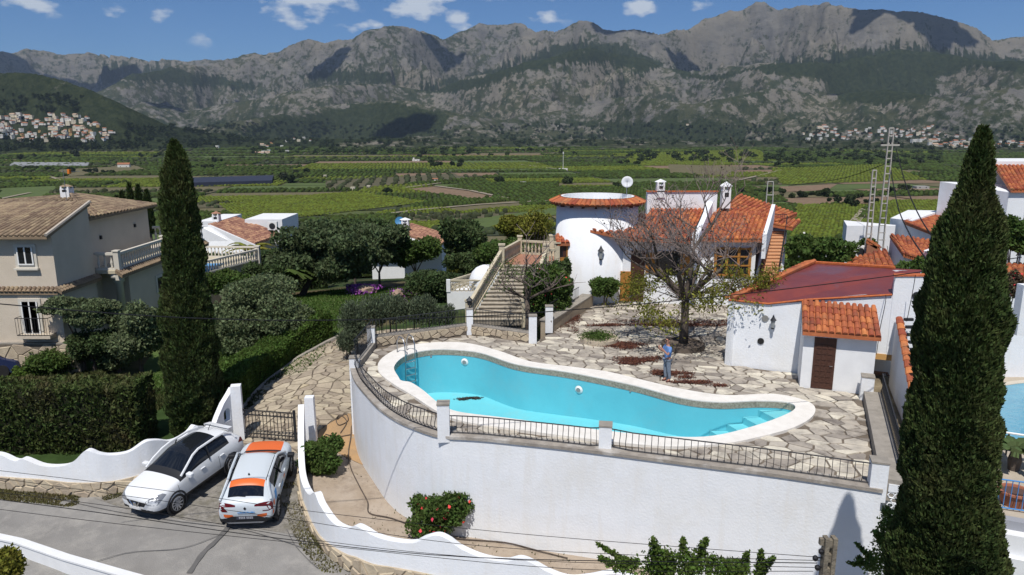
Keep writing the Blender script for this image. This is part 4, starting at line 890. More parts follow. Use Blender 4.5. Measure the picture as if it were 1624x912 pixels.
# railings ---------------------------------------------------------------
def bar_mesh(h, belly, w=.012):
    z = [0, .08, .18, .32, .5, .72, 1.0]; o = [0, .02, .75, 1.0, .75, .12, 0]; return MB().tube([(0, -belly * b, h * a) for a, b in zip(z, o)], w, IRON, 4).mesh('bar', True)
def railing(label, path, z0, h, sp=.16, belly=.07, base=.06, zl=None, name='railing', rings=False):
    P = [Vector(p[:2]) for p in path]; zs = zl or [z0] * len(P); t = thing(name, label, 'railing', (P[0].x, P[0].y, zs[0]))
    top = MB().tube([(p.x, p.y, z + h) for p, z in zip(P, zs)], .02, IRON, 5).build('top_rail', t); MB().tube([(p.x, p.y, z + base) for p, z in zip(P, zs)], .016, IRON, 5).build('bottom_rail', t)
    me = bar_mesh(h - base, belly); acc = 0; s = sp / 2
    for i in range(len(P) - 1):
        L = (P[i + 1] - P[i]).length; d = (P[i + 1] - P[i]) / L
        while s < L:
            p = P[i] + d * s; z = zs[i] + (zs[i + 1] - zs[i]) * s / L; link('bar', me, t, (p.x, p.y, z + base), math.atan2(d.y, d.x)); s += sp
        s -= L
    return at0(t, (P[0].x, P[0].y, zs[0]))
def off_path(path, d):
    return [(q[0], q[1]) for q in inset(path + [], d)[0:0]] or [tuple(Vector(p)) for p in path]
def sub(path, a, b):                       # the part of FRONT between two points, shifted inwards
    P = [Vector(p) for p in path]; i0 = min(range(len(P)), key=lambda i: (P[i] - Vector(a)).length); i1 = min(range(len(P)), key=lambda i: (P[i] - Vector(b)).length); out = [Vector(a)]
    for i in range(i0 + 1, i1):
        t = (P[i + 1] - P[i - 1]).normalized(); out.append(P[i] + Vector((-t.y, t.x)) * .22)
    return [tuple(p) for p in out] + [tuple(b)]
railing('bellied black railing on the curved left end of the terrace', sub(FRONT, p3, p0), .08, .62, .17)
railing('bellied black railing in front of the pool between the first two pillars', sub(FRONT, p0, p1), .08, .62, .17)
railing('long black railing from the middle pillar to the right corner', sub(FRONT, p1, p2), .08, .62, .19)
railing('black railing on the low wall at the right edge of the patio', [tuple(Vector(SIDE0) + E1 * .55 + E2 * .3), tuple(Vector(SIDE1) + E1 * .55)], .33, .7, .13, .03)
railing('tall black railing above the driveway between the two left corner pillars', [tuple(p3), tuple(p4)], .25, .95, .12, .06)
lw = thing('low_terrace_wall', 'low dark wall under the railing above the driveway', 'wall', (*p3, 0)); wall_strip([tuple(p3), tuple(p4)], .26, -2.6, .2, CONC, out=-1).build('wall_body', lw); at0(lw, (*p3, 0))
railing('thin black railing on the stone parapet behind the pool', [tuple(p4), tuple(p5)], .5, .75, .16, .0)
railing('thin black railing in front of the garden stairs', [tuple(p5), tuple(p6)], .5, .75, .16, .0)
_a = Vector(PW0) + _n * .45 + _d * .9; railing('silvery railing on the planter wall beside the round tower', [tuple(_a), tuple(_a + _d * 4.2)], .62, .6, .2, .0)
# ================================================================== CURVING STREET WALLS AND GATE
def curvy(label, cols, z_ground=None):
    """cols: (px, base py, white edge py, top py) -> wall with a stone foot and a wavy white upper part"""
    t = thing('boundary_wall', label, 'wall'); foot = []; zb = []; zm = []; ztp = []
    for px, by, my, ty in cols:
        x, y, z = GH(px, by); foot.append((x, y)); zb.append(z); zm.append(Y(px, my, y)[2]); ztp.append(Y(px, ty, y + .12)[2])
    F = catmull([(*f, a, b, c) for f, a, b, c in zip(foot, zb, zm, ztp)], 5); path = [f[:2] for f in F]; zb = [f[2] - .4 for f in F]; zm = [f[3] for f in F]; ztp = [f[4] for f in F]
    return t, path, zb, zm, ztp
LWC = [(-120,770,750,705),(-60,772,752,722),(0,776,756,718),(29,778,758,729),(44,780,759,726),(73,782,761,737),(106,785,765,737),(126,787,766,728),(145,788,766,713),(164,787,765,718),(185,783,763,720),(212,778,757,715),(239,770,749,699),(258,762,738,696),(280,752,728,697),(301,742,718,687),(316,736,712,673),(330,728,704,678),(345,719,695,672)]
t, path, zb, zm, ztp = curvy('wavy topped white street wall with a stone foot, left of the white car', LWC)
wall_strip(path, ztp, zm, .24, WHITE, out=1).build('white_wall', t)
stp = [tuple(Vector(p) + Vector((0.02, -.06))) for p in path]; wall_strip(stp, [z + .02 for z in zm], zb, .26, WSTONEJ, out=1).build('stone_foot', t)
LPATH = path
def foot_stones(t, path, zb, zm, sp=.33):
    P = [Vector(p) for p in path]; rest = MB(); rg = random.Random(2); cum = [0]
    for a, b in zip(P[:-1], P[1:]): cum.append(cum[-1] + (b - a).length)
    def atp(s):
        i = max(0, min(len(P) - 2, int(np.searchsorted(cum, s)) - 1)); f = (s - cum[i]) / (cum[i + 1] - cum[i]); p = P[i].lerp(P[i + 1], f); d = (P[i + 1] - P[i]).normalized(); return p, Vector((d.y, -d.x)), zb[i] + (zb[i + 1] - zb[i]) * f, zm[i] + (zm[i + 1] - zm[i]) * f
    k = 0
    for poly in voronoi((0, cum[-1], 0, 1.2), sp, lambda x, y: True, 5, .03, (1.15, 1)):
        xs = sum(x for x, y in poly) / len(poly)
        if not .1 < xs < cum[-1] - .1: continue
        p, nn, z0, z1 = atp(xs); yc = sum(y for x, y in poly) / len(poly)
        if z0 + .35 + yc > z1 + .06: continue
        vs = []; r_ = rg.uniform(.03, .06)
        for sc_, rr_ in ((1, 0), (.85, r_)):
            for x, y in poly:
                p_, n_, a_, b_ = atp(min(max(xs + (x - xs) * sc_, .01), cum[-1] - .01)); vs.append((p_.x + n_.x * (rr_ + .005), p_.y + n_.y * (rr_ + .005), min(z0 + .35 + yc + (y - yc) * sc_, z1 + .02)))
        n_ = len(poly); fs = [(i, (i + 1) % n_, (i + 1) % n_ + n_, i + n_) for i in range(n_)] + [tuple(range(n_, 2 * n_))]; k += 1
        if k <= 150: MB().add(vs, fs, WSTONE).build('stone', t)
        else: rest.add(vs, fs, WSTONEJ)
    if rest.v: tag(rest.build('stone_remainder', t), kind='stuff')
foot_stones(t, stp, zb, zm); at0(t, (path[0][0], path[0][1], -3.3))
RWC = [(478,722,716,640),(476,748,740,690),(476,775,764,736),(480,800,790,760),(487,818,808,776),(494,836,826,782),(503,852,842,779),(511,864,853,798),(530,886,868,825),(552,903,880,836),(566,912,884,831),(580,920,890,837),(597,927,896,847),(624,934,900,855),(657,942,906,858),(677,946,910,850),(696,950,914,846),(713,953,917,853),(732,956,920,867),(765,962,926,881),(800,968,931,887),(823,972,934,883),(842,975,937,889),(869,980,941,904),(900,986,945,914),(934,992,950,912),(968,998,955,906),(998,1003,960,912),(1040,1010,966,930),(1100,1020,975,930)]
t, path, zb, zm, ztp = curvy('wavy topped white street wall curving from the gate along the soil bed', RWC)
wall_strip(path, ztp, zm, .22, WHITE, out=1).build('white_wall', t)
stp = [tuple(Vector(p) + Vector((-.05, -.04))) for p in path]; wall_strip(stp, [z + .02 for z in zm], zb, .24, WSTONEJ, out=1).build('stone_foot', t); foot_stones(t, stp, zb, zm); at0(t, (path[0][0], path[0][1], -3.3)); RPATH = path
gl = Vector(GH(384, 697)[:2]); gr_ = Vector(GH(490, 700)[:2]); gz = h1(gl.x, gl.y)
gp1 = Vector(GH(378, 700)[:2]) + Vector((-.0, .2)); gp2 = Vector(GH(493, 708)[:2]) + Vector((0, .2))
pillar(gp1, .42, gz - .3, zt(371, 611, gp1.y), 'rough white gatepost left of the driveway gate', .25, False, taper=.08)
pillar(gp2, .42, gz - .3, zt(491, 629, gp2.y), 'rough white gatepost right of the driveway gate', .1, False, taper=.18)
# wing wall with an arched opening, rising to the left gatepost
ww = thing('wing_wall', 'white wing wall with an arched window rising to the left gatepost', 'wall'); A = Vector(LPATH[-1]); B = gp1 + Vector((-.1, 0)); d = (B - A); L = d.length; d = d / L; z0 = gz
prof_ = [(0, z0 - .5), (L, z0 - .5), (L, zt(365, 615, B.y)), (L * .8, zt(361, 622, B.y)), (L * .5, zt(349, 640, (A.y + B.y) / 2)), (L * .2, zt(338, 664, A.y)), (0, ztp[0] if False else zt(330, 676, A.y))]
hx, hz, hr_, hh_ = L * .6, zt(351, 670, (A.y + B.y) / 2), .20, .34
hole_ = [(hx + hr_ * math.cos(a), hz + hh_ + hr_ * math.sin(a)) for a in np.linspace(0, math.pi, 9)] + [(hx - hr_, hz), (hx + hr_, hz)]
tr = tessellate_polygon([[Vector((x, z, 0)) for x, z in prof_], [Vector((x, z, 0)) for x, z in hole_]]); al = prof_ + hole_; nn = Vector((-d.y, d.x)) * .22; mb = MB(); m_ = len(al)
vs = [(A.x + d.x * x, A.y + d.y * x, z) for x, z in al] + [(A.x + d.x * x + nn.x, A.y + d.y * x + nn.y, z) for x, z in al]; fs = [tuple(q) for q in tr] + [tuple(i + m_ for i in q[::-1]) for q in tr]; a_ = len(prof_); fs += [(i, (i + 1) % a_, (i + 1) % a_ + m_, i + m_) for i in range(a_)]; b2 = len(hole_); fs += [(a_ + i, a_ + (i + 1) % b2, a_ + (i + 1) % b2 + m_, a_ + i + m_) for i in range(b2)]
mb.add(vs, fs, WHITE).build('wall_body', ww); at0(ww, (A.x, A.y, z0))
gt = thing('driveway_gate', 'black wrought iron driveway gate between the white gateposts', 'gate', (gl.x, gl.y, gz)); A = gl + Vector((.05, 0)); B = Vector(GH(471, 703)[:2]); d = (B - A); L = d.length; gt.location = (A.x, A.y, gz); gt.rotation_euler.z = math.atan2(d.y, d.x); gh = 1.38
MB().box(0, .07, -.03, .03, .02, gh, IRON).build('gate_post', gt); MB().box(L - .09, L, -.04, .04, -.1, gh + .06, IRON).build('gate_post', gt)
for z in (.1, .3, gh - .28, gh - .08): MB().box(.07, L - .09, -.015, .015, z, z + .035, IRON).build('gate_rail', gt)
bm_ = MB().box(-.011, .011, -.011, .011, .12, gh - .07, IRON).mesh('gate_bar'); rg_ = MB()
for k in range(13): a1, a2 = 2 * math.pi * k / 12, 2 * math.pi * (k + 1) / 12
rg_.tube([(.075 * math.cos(a), 0, .075 * math.sin(a)) for a in np.linspace(0, 2 * math.pi, 11)], .008, IRON, 4, False); rm = rg_.mesh('ring')
nb2 = 15
for k in range(1, nb2): link('gate_bar', bm_, gt, (L * k / nb2, 0, 0))
for k in range(nb2):
    link('ring', rm, gt, (L * (k + .5) / nb2, 0, gh - .17))
    if k % 2: link('ring', rm, gt, (L * (k + .5) / nb2, 0, .22))
# near wall, bottom left
t = thing('boundary_wall', 'smooth white garden wall crossing the bottom left corner', 'wall'); P = [Vector(G(px, py, -2.9)[:2]) for px, py in ((-30,850),(25,862),(100,888),(190,914),(300,945))]
wall_strip([tuple(p) for p in P], -2.9, [-4.9] * 5, -.18 if False else .18, WHITE2, out=1).build('wall_body', t); wall_strip([tuple(p + Vector((0, -.04))) for p in P], -2.84, -2.895, .26, WHITE2).build('wall_cap', t); at0(t, (*P[1], -4.6))
# ================================================================== BUILDINGS
def tile_mb(L, w0, w1, h, m, n=5):
    vs = []
    for y, w, z in ((0, w0, .02), (L, w1, 0)):
        for k in range(n + 1):
            a = math.pi * k / n; vs.append((-w * math.cos(a), y, z + h * math.sin(a)))
    fs = [(k, k + 1, n + 2 + k, n + 1 + k)[::-1] for k in range(n)] + [tuple(range(n + 1))]
    return MB().add(vs, fs, m)
TILE_ME = {}
def tile_patch(parent, P00, P10, P11, P01, pitch, row, m, mj, limit=0, base=True, name='roof_tile', basem=None):
    """roof between eave P00-P10 and top P01-P11, laid with barrel tiles; the first ones (nearest the eave) are objects"""
    P00, P10, P11, P01 = map(Vector, (P00, P10, P11, P01)); wu = ((P10 - P00).length + (P11 - P01).length) / 2; lv = ((P01 - P00).length + (P11 - P10).length) / 2
    nc = max(2, round(wu / pitch)); nr = max(2, round(lv / row)); key = (name, round(pitch, 3), round(lv / nr, 2), m.name); L = lv / nr * 1.12
    if key not in TILE_ME: TILE_ME[key] = tile_mb(L, pitch * .46, pitch * .37, pitch * .36, m).mesh(name)
    def at_(u, v): return (P00 * (1 - u) + P10 * u) * (1 - v) + (P01 * (1 - u) + P11 * u) * v
    rest = MB(); tv = tile_mb(L, pitch * .46, pitch * .37, pitch * .36, mj); rg = random.Random(3); cnt = 0
    if base:
        mb = MB(); g = [[at_(i / 6, j / 4) for j in range(5)] for i in range(7)]; nz = Vector((0, 0, 1))
        vs = [p + nz * .015 for r_ in g for p in r_] + [p - nz * .13 for r_ in g for p in r_]; fs = []
        for i in range(6):
            for j in range(4): a = i * 5 + j; fs += [(a, a + 5, a + 6, a + 1), (a + 35, a + 36, a + 41, a + 40)]
        for i in range(6): fs += [(i * 5, i * 5 + 35, i * 5 + 40, i * 5 + 5), (i * 5 + 4, i * 5 + 9, i * 5 + 44, i * 5 + 39)]
        for j in range(4): fs += [(j, j + 1, j + 36, j + 35), (30 + j, 65 + j, 66 + j, 31 + j)]
        mb.add(vs, fs, basem or mj); mb.build('roof_base' if name == 'roof_tile' else name + '_base', parent)
    for j in range(nr):
        for i in range(nc):
            u = (i + .5) / nc; p = at_(u, j / nr); q = at_(u, (j + 1) / nr); yv = (q - p).normalized(); xv = (at_(min(1, u + .01), (j + .5) / nr) - at_(max(0, u - .01), (j + .5) / nr)).normalized(); zv = xv.cross(yv).normalized(); xv = yv.cross(zv)
            if zv.z < 0: zv = -zv; xv = -xv
            p = p + zv * .03 + xv * rg.uniform(-.01, .01); m4 = Matrix(((xv.x, yv.x, zv.x, p.x), (xv.y, yv.y, zv.y, p.y), (xv.z, yv.z, zv.z, p.z), (0, 0, 0, 1))) @ Matrix.Rotation(rg.uniform(-.03, .03), 4, 'Z')
            if cnt < limit: o = link(name, TILE_ME[key], parent); o.matrix_local = m4; cnt += 1
            else: rest.add([m4 @ Vector(v) for v in tv.v], tv.f, mj)
    if rest.v: tag(rest.build(name + '_rows', parent), kind='stuff')
def box(parent, name, x0, x1, y0, y1, z0, z1, m): return MB().box(x0, x1, y0, y1, z0, z1, m).build(name, parent)
def rbox(parent, name, a, b, depth, z0, z1, m, out=1): return wall_strip([a, b], z1, z0, depth, m, out=out).build(name, parent)
ORW = mat('varnished_orange_wood', (.42, .20, .045), .5, (.30, .13, .03), 9)
DWOOD = mat('dark_door_wood', (.085, .038, .026), .5, (.055, .026, .018), 12)
# ------------------------------------------------ annex (pool house)
an = thing('pool_house', 'white pool house with a wine red flat roof edged in orange tiles', 'building')
A0 = Vector((8.86, 28.89)); n1 = Vector((.927, -.375)); n2 = Vector((.375, .927))
def A(t, s=0): q = A0 + n1 * t + n2 * s; return (q.x, q.y)
BL = G(1286, 418, 3.6)[:2]; BR = G(1419, 426, 3.95)[:2]
foot = [A(0), A(1.55), A(3), A(5.0), (BR[0] + .1, BR[1] - .1), (BL[0], BL[1])]
zr = [2.72, 2.70, 3.0, 3.35, 3.92, 3.57]
FULL = foot[:3] + [A(5.0), A(6.3), (BR[0] + .9, BR[1] - .4), (BR[0] + .1, BR[1] - .1), (BL[0], BL[1])]; FZ = [2.72, 2.70, 3.0, 3.35, 3.5, 3.93, 3.92, 3.57]
wall_strip([FULL[7], A(0)], [3.57, 2.72], -.6, .25, WHITE).build('wall', an)
wall_strip([A(0), A(1.55), A(3), A(5.0)], [2.72, 2.70, 3.0, 3.35], -.6, .25, WHITE).build('wall', an)
wall_strip([A(5.0), A(6.3)], [3.35, 3.5], [1.12, 1.12], .25, WHITE).build('wall', an)
wall_strip([A(6.3), FULL[5], FULL[6], FULL[7]], [3.5, 3.93, 3.92, 3.57], 1.12, .25, WHITE).build('wall', an)
MB().prism([A(5, .3), A(6.25, .3), (BR[0], BR[1] - .5), A(5, 3)], 1.125, 1.3, WHITE).build('passage_ceiling', an)
ROOFM = mat('wine_red_roof_coat', (.21, .047, .038), .42, (.15, .036, .038), 1.1, .25, 5, spec=.5, dirt=(.13, .075, .10), ds=.5)  # purple patches: wet spots with their blue reflection painted into the colour
MB().prism(FULL, [z + .003 for z in FZ], [z + .045 for z in FZ], ROOFM).build('flat_roof', an)
EDG = mat('orange_tile_edge', (.55, .16, .05), .8, (.38, .10, .04), 6, .4, 25)
e_ = [(*A(0, -.04), 2.76), (*A(1.55, -.04), 2.74), (*A(3, -.04), 3.04), (*A(5.9, -.04), 3.48)]
MB().tube([Vector(p) for p in e_], .045, EDG, 5).build('tile_edge', an)
# barrel tiles laid along the left rim
a_, b_ = Vector((*A(0, 0), 2.74)), Vector((BL[0], BL[1], 3.62)); Ld = (b_ - a_).length; k = int(Ld / .24); dd = (b_ - a_) / Ld; ox = Vector((-dd.y, dd.x, 0)).normalized()
tm = tile_mb(.42, .115, .095, .085, TILE).mesh('rim_tile')
for i in range(k):
    p = a_ + dd * (i + .5) * Ld / k + ox * .22; yv = (-ox + Vector((0, 0, .35))).normalized(); xv = dd; zv = xv.cross(yv); s = 1 if zv.z > 0 else -1; zv *= s; xv = yv.cross(zv)
    o = link('rim_tile', tm, an); o.matrix_local = Matrix(((xv.x, yv.x, zv.x, p.x), (xv.y, yv.y, zv.y, p.y), (xv.z, yv.z, zv.z, p.z), (0, 0, 0, 1)))
MB().tube([a_ - ox * .16 + Vector((0, 0, .12)), b_ - ox * .16 + Vector((0, 0, .12))], .11, TILEJ, 6).build('rim_ridge', an)
MB().tube([Vector((BL[0], BL[1], 3.66)), Vector((BR[0], BR[1], 4.0))], .07, EDG, 5).build('tile_edge', an)
# high wall on the right, passage under it
hz = Y(1440, 438, A(6.9)[1])[2]
hw = thing('high_wall', 'tall white wall with an orange edge right of the red roof', 'wall', (*A(6.3), 0))
xr = A(7.15); MB().prism([A(5.93, -.03), A(7.18, -.03), A(7.18, .3), A(5.93, .3)], [1.12, -1.2, -1.2, 1.12], [hz - .08, hz + .02, hz + .02, hz - .08], WHITE).build('wall_body', hw)
MB().prism([A(5.9, -.07), A(7.2, -.07), A(7.2, .34), A(5.9, .34)], [hz - .078, hz + .022, hz + .022, hz - .078], [hz - .03, hz + .07, hz + .07, hz - .03], EDG).build('tile_edge', hw)
MB().lathe([(.15, -.03), (.15, .03)], IRON, 14, (0, 0, 0)).build('round_vent', hw).matrix_local = Matrix.Translation((*A(6.72, -.04), hz - .75)) @ Vector((n2.x, n2.y, 0)).to_track_quat('Z', 'Y').to_matrix().to_4x4()
at0(hw, (*A(6.3), 0))
rbox(an, 'lintel', A(4.95, -.03), A(6.45, -.03), .3, .9, 1.13, mat('ochre_lintel', (.52, .30, .11), .8))
rbox(an, 'recess_wall', A(4.6, 1.0), A(6.6, 1.0), .2, -.6, 1.13, WHITE)
VENT = mat('black_vent', (.02, .02, .02), .6)
for px, py in ((1207, 541), (1210.5, 505)):
    t_ = min(np.arange(0, 3, .02), key=lambda t: abs(pr_((*A(t), 1.2))[0] - px)); y_ = A(t_, -.02)[1]; z = zt(px, py, y_)
    MB().lathe([(.13, -.02), (.13, .02)], VENT if py > 520 else mat('mid_grey', (.22, .22, .21), .8), 12).build('round_vent', an).matrix_local = Matrix.Translation((*A(t_, -.02), z)) @ Vector((n2.x, n2.y, 0)).to_track_quat('Z', 'Y').to_matrix().to_4x4()
at0(an, (*A(0), 0))
def wall_lamp(loc, label, s=1.0, dirv=(-.375, -.927)):
    t = thing('wall_lamp', label, 'lamp', loc); d = Vector(dirv) * .16 * s
    MB().tube([(0, 0, .1), (d.x, d.y, .16 * s), (d.x, d.y, .05)], .012, IRON, 4).build('bracket', t)
    MB().lathe([(.05 * s, -.22 * s), (.085 * s, .04 * s)], mat('frosted_lamp_glass', (.30, .32, .32), .2), 6, (d.x, d.y, 0)).build('lamp_glass', t)
    MB().lathe([(.12 * s, .04 * s), (.05 * s, .14 * s), (.012, .24 * s)], IRON, 6, (d.x, d.y, 0)).build('lamp_cap', t); MB().lathe([(.055 * s, -.27 * s), (.055 * s, -.22 * s)], IRON, 6, (d.x, d.y, 0)).build('lamp_base', t)
t_ = 1.78; wall_lamp((*A(t_, -.02), zt(1220, 508, A(t_)[1])), 'black lantern lamp on the white pool house wall left of the porch', 1.15)
# porch block with tiled roof and door
pb = thing('changing_room', 'small white changing room with a tiled lean-to roof and a dark panelled door', 'building', (10.93, 26.15, 0))
c0_, c1_ = Vector((10.93, 26.15)), Vector((13.28, 25.37)); wd = (c1_ - c0_).normalized(); nb3 = Vector((-wd.y, wd.x)); zf0 = 2.22; zb0 = 2.95
d0 = 1.75; d1 = 1.25
MB().prism([tuple(c0_), tuple(c1_), tuple(c1_ + nb3 * d1), tuple(c0_ + nb3 * d0)], -.05, [zf0 - .02, zf0 - .02, zb0 - .1, zb0 - .1], WHITE2).build('wall', pb)
ov = .30
tile_patch(pb, (*(c0_ - nb3 * ov - wd * .08), zf0 + .02), (*(c1_ - nb3 * ov + wd * .08), zf0 + .02), (*(c1_ + nb3 * d1 + wd * .06), zb0 + .02), (*(c0_ + nb3 * d0 - wd * .06), zb0 + .02), .215, .40, TILE, TILEJ, 100)
for s in (.12, .85, 1.6, 2.38): q = c0_ + wd * s - nb3 * .1; MB().tube([(q.x, q.y, zf0 - .12), (q.x + nb3.x * .12, q.y + nb3.y * .12, zf0 - .12)], .035, DWOOD, 6).build('rafter_end', pb)
dx0, dx1 = .38, 1.14; q0 = c0_ + wd * dx0 - nb3 * .03; q1 = c0_ + wd * dx1 - nb3 * .03
dr = rbox(None, 'door', tuple(q0), tuple(q1), .05, .02, 2.0, DWOOD); dr.parent = pb; wz = wd
for r_ in range(7):
    for c_ in range(3):
        a = q0 + wd * (.09 + c_ * .2) - nb3 * .018; b = a + wd * .16; wall_strip([tuple(a), tuple(b)], .42 + r_ * .22, .27 + r_ * .22, .03, DWOOD).build('door_panel', dr)
a = q0 + wd * .68 - nb3 * .03; MB().tube([(a.x, a.y, .95), (a.x - nb3.x * .04, a.y - nb3.y * .04, .95), (a.x - nb3.x * .04 - wd.x * .1, a.y - nb3.y * .04 - wd.y * .1, .95)], .012, STEEL, 5).build('handle', dr)
at0(pb, (10.93, 26.15, 0))
# alley --------------------------------------------------------------
alley = tag(MB().prism([tuple(Vector(SIDE0) + E1 * .48), tuple(Vector(SIDE0) + E1 * 1.35), (15.9, 26.9), A(5, 1.1), (13.3, 25.5), tuple(Vector(SIDE1) + E1 * .48)], -.5, -.03, mat('stained_brown_concrete', (.30, .25, .17), .95, (.12, .095, .06), 1.2, .5, 9, dirt=(.10, .08, .05), ds=.8)).build('alley_floor'), kind='structure')
aw = thing('alley_wall', 'white wall topped with a row of orange tiles along the alley', 'wall'); w0 = Vector((15.0, 26.4)); w1 = Vector((12.95, 21.2))
zt0, zt1 = zt(1422, 506, 26.4), zt(1452, 656, 21.2); w1 = Vector((Y(1449, 656, 21.2)[0], 21.2)); w0 = Vector((Y(1421, 508, 26.4)[0], 26.4))
wall_strip([tuple(w1), tuple(w0)], [zt1, zt0], [-.5, -.5], .22, WHITE, out=-1).build('wall_body', aw); dd = Vector((w0.x - w1.x, w0.y - w1.y, zt0 - zt1)); Ld = dd.length; dd /= Ld; tm = tile_mb(Ld / 14 * 1.15, .15, .12, .09, TILE).mesh('coping_tile')
for i in range(14):
    p = Vector((w1.x, w1.y, zt1)) + dd * Ld * i / 14 + Vector((.10, -.04, .01)); zv = Vector((0, 0, 1)); xv = dd.cross(zv).normalized(); zv = xv.cross(dd); o = link('coping_tile', tm, aw); o.matrix_local = Matrix(((xv.x, dd.x, zv.x, p.x), (xv.y, dd.y, zv.y, p.y), (xv.z, dd.z, zv.z, p.z), (0, 0, 0, 1)))
at0(aw, (w1.x, w1.y, -.5))
t = thing('brick_pile', 'pile of old terracotta tiles at the end of the alley', 'tiles', (*G(1401, 593)[:2], -.03)); rg = random.Random(1)
bm4 = MB().box(-.16, .16, -.08, .08, 0, .05, mat('old_brick', (.33, .15, .09), .9, (.25, .17, .13), 8, obvar=.3)).mesh('tile')
for i in range(16): o = link('tile', bm4, t, (rg.uniform(-.4, .4), rg.uniform(-.12, .12), .05 * (i // 5)), rg.uniform(-.3, .3))
# lower white post, lattice, end walls
pillar(G(1434, 757, -.3)[:2], .26, -1.6, .75, 'narrow white post at the near end of the alley', -.38, False)
lt = thing('lattice_screen', 'white honeycomb block screen below the alley end', 'screen'); la = Vector(FC) + Vector((.22, .12)); lb = la + Vector((.85, -.25)); L = (lb - la).length; ld_ = (lb - la) / L
wall_strip([tuple(la + Vector((0, .3))), tuple(lb + Vector((0, .3)))], .15, -3.8, .12, WHITE).build('back_wall', lt); rbox(lt, 'top_beam', tuple(la - Vector((0, .03))), tuple(lb - Vector((0, .03))), .16, -.02, .2, WHITE)
rm2 = MB(); rr_ = .085
for k in range(7): rm2.v = rm2.v
ring6 = MB().tube([(rr_ * math.cos(a), 0, rr_ * math.sin(a)) for a in np.linspace(0, 2 * math.pi, 7)], .022, WHITE, 4, False).mesh('screen_ring')
for j in range(8):
    for i in range(5): q = la + ld_ * (.1 + i * .17 + (j % 2) * .085); link('screen_ring', ring6, lt, (q.x, q.y, -.12 - j * .15), math.atan2(ld_.y, ld_.x))
at0(lt, (la.x, la.y, -3.8))
t = thing('iron_shelf', 'row of small black iron brackets on the white wall beyond the alley wall', 'brackets', (*G(1432, 560, 1)[:2], 1.0))
for i in range(7): p = Y(1430 + i * 2.4, 508 + i * 12, 26.0 - i * .55); MB().box(p[0] + .1, p[0] + .42, p[1] - .05, p[1] + .07, p[2] - .02, p[2] + .08, IRON).build('bracket', t)
at0(t, (*G(1432, 560, 1)[:2], 1.0))
yw = thing('yard_wall', 'white wall of the neighbouring yard behind the iron brackets', 'wall', (15.9, 26, 0)); rbox(yw, 'wall_body', (15.75, 25.9), (14.9, 21.4), .2, -2, 1.0, WHITE, out=1); at0(yw, (15.9, 26, 0))
# ------------------------------------------------ villa
vl = thing('villa', 'white villa with bright orange barrel tile roofs behind the bare tree', 'house')
q0, q1 = Vector((6.2, 40.0)), Vector((13.35, 39.2))
rbox(vl, 'front_wall', tuple(q0), tuple(q1), .3, -1.0, 3.62, WHITE); box(vl, 'house_body', 6.6, 13.3, 40.3, 48, -1.5, 3.3, WHITE)
top = 43.9
L0, L1, L2, L3, L4 = Y(936, 365, 39.9), G(1000, 379, 3.75), G(1095, 383, 3.75), Y(1120, 332, top), Y(1033, 332, top)
tile_patch(vl, L0, L1, (Vector(L4) * .75 + Vector(L1) * .25), (Vector(L4) * .7 + Vector(L0) * .3), .27, .42, TILE, TILEJ, 40)
tile_patch(vl, L1, L2, L3, L4, .25, .42, TILE, TILEJ, 110)
R0, R1, R2, R3 = G(1112, 380, 3.75), G(1208, 381, 3.75), Y(1223, 338, top), Y(1131, 338, top)
tile_patch(vl, R0, R1, R2, R3, .25, .42, TILE, TILEJ, 110)
for (a, b, w_) in ((G(1102, 386, 3.72), Y(1126, 330, top + .05), .36), (G(1212, 384, 3.72), Y(1226, 335, top + .05), .22)):
    a = Vector(a); b = Vector(b); s = Vector((w_ / 2, 0, 0)); MB().add([a - s, a + s, b + s, b - s] + [p + Vector((0, 0, .42)) for p in (a - s, a + s, b + s, b - s)] + [p - Vector((0, 0, .9)) for p in (a - s, a + s, b + s, b - s)], [(4, 5, 6, 7), (0, 1, 5, 4), (1, 2, 6, 5), (2, 3, 7, 6), (3, 0, 4, 7), (8, 9, 1, 0), (9, 10, 2, 1), (10, 11, 3, 2), (11, 8, 0, 3), (11, 10, 9, 8)], WHITE).build('roof_parapet', vl)
bx0, bz0 = Y(1027, 305, 43.8)[0], Y(1080, 304.5, 43.8)[2]; bx1 = Y(1138, 305, 43.8)[0]
box(vl, 'upper_storey', bx0, bx1, 43.8, 44.25, 3.2, bz0, WHITE); box(vl, 'tile_cap', bx0 - .06, bx1 + .06, 43.72, 43.98, bz0 + .002, bz0 + .07, EDG)
def chimney(parent, px, pyt, pyb, yd, w=.42, hoodm=None):
    x, _, zb_ = Y(px, pyb, yd); z1 = Y(px, pyt, yd)[2]; h = z1 - zb_; s = MB().box(x - w / 2, x + w / 2, yd - w / 2, yd + w / 2, zb_ - .3, zb_ + h * .62, WHITE2).build('chimney', parent)
    for sx in (-1, 1):
        for sy in (-1, 1): MB().box(x + sx * w * .38 - .05, x + sx * w * .38 + .05, yd + sy * w * .38 - .05, yd + sy * w * .38 + .05, zb_ + h * .62, zb_ + h * .78, WHITE2).build('chimney_leg', s)
    MB().lathe([(w * .78, zb_ + h * .78), (w * .7, zb_ + h * .84), (w * .12, zb_ + h * .98), (.02, z1)], hoodm or WHITE2, 4, (x, yd, 0)).build('chimney_hood', s); MB().box(x - w * .25, x + w * .25, yd - w * .52, yd - w * .48, zb_ + h * .3, zb_ + h * .5, VENT).build('vent', s); return s
chimney(vl, 1047, 284, 305, 43.95, .46); chimney(vl, 1150, 288, 322, 44.2, .5)
MB().add([Vector(Y(1158, 293, 44.0)) + Vector(v) for v in ((-.15, 0, .02), (.15, 0, -.12), (.15, .5, -.12), (-.15, .5, .02))], [(0, 1, 2, 3)], EDG).build('hood_tile', vl)
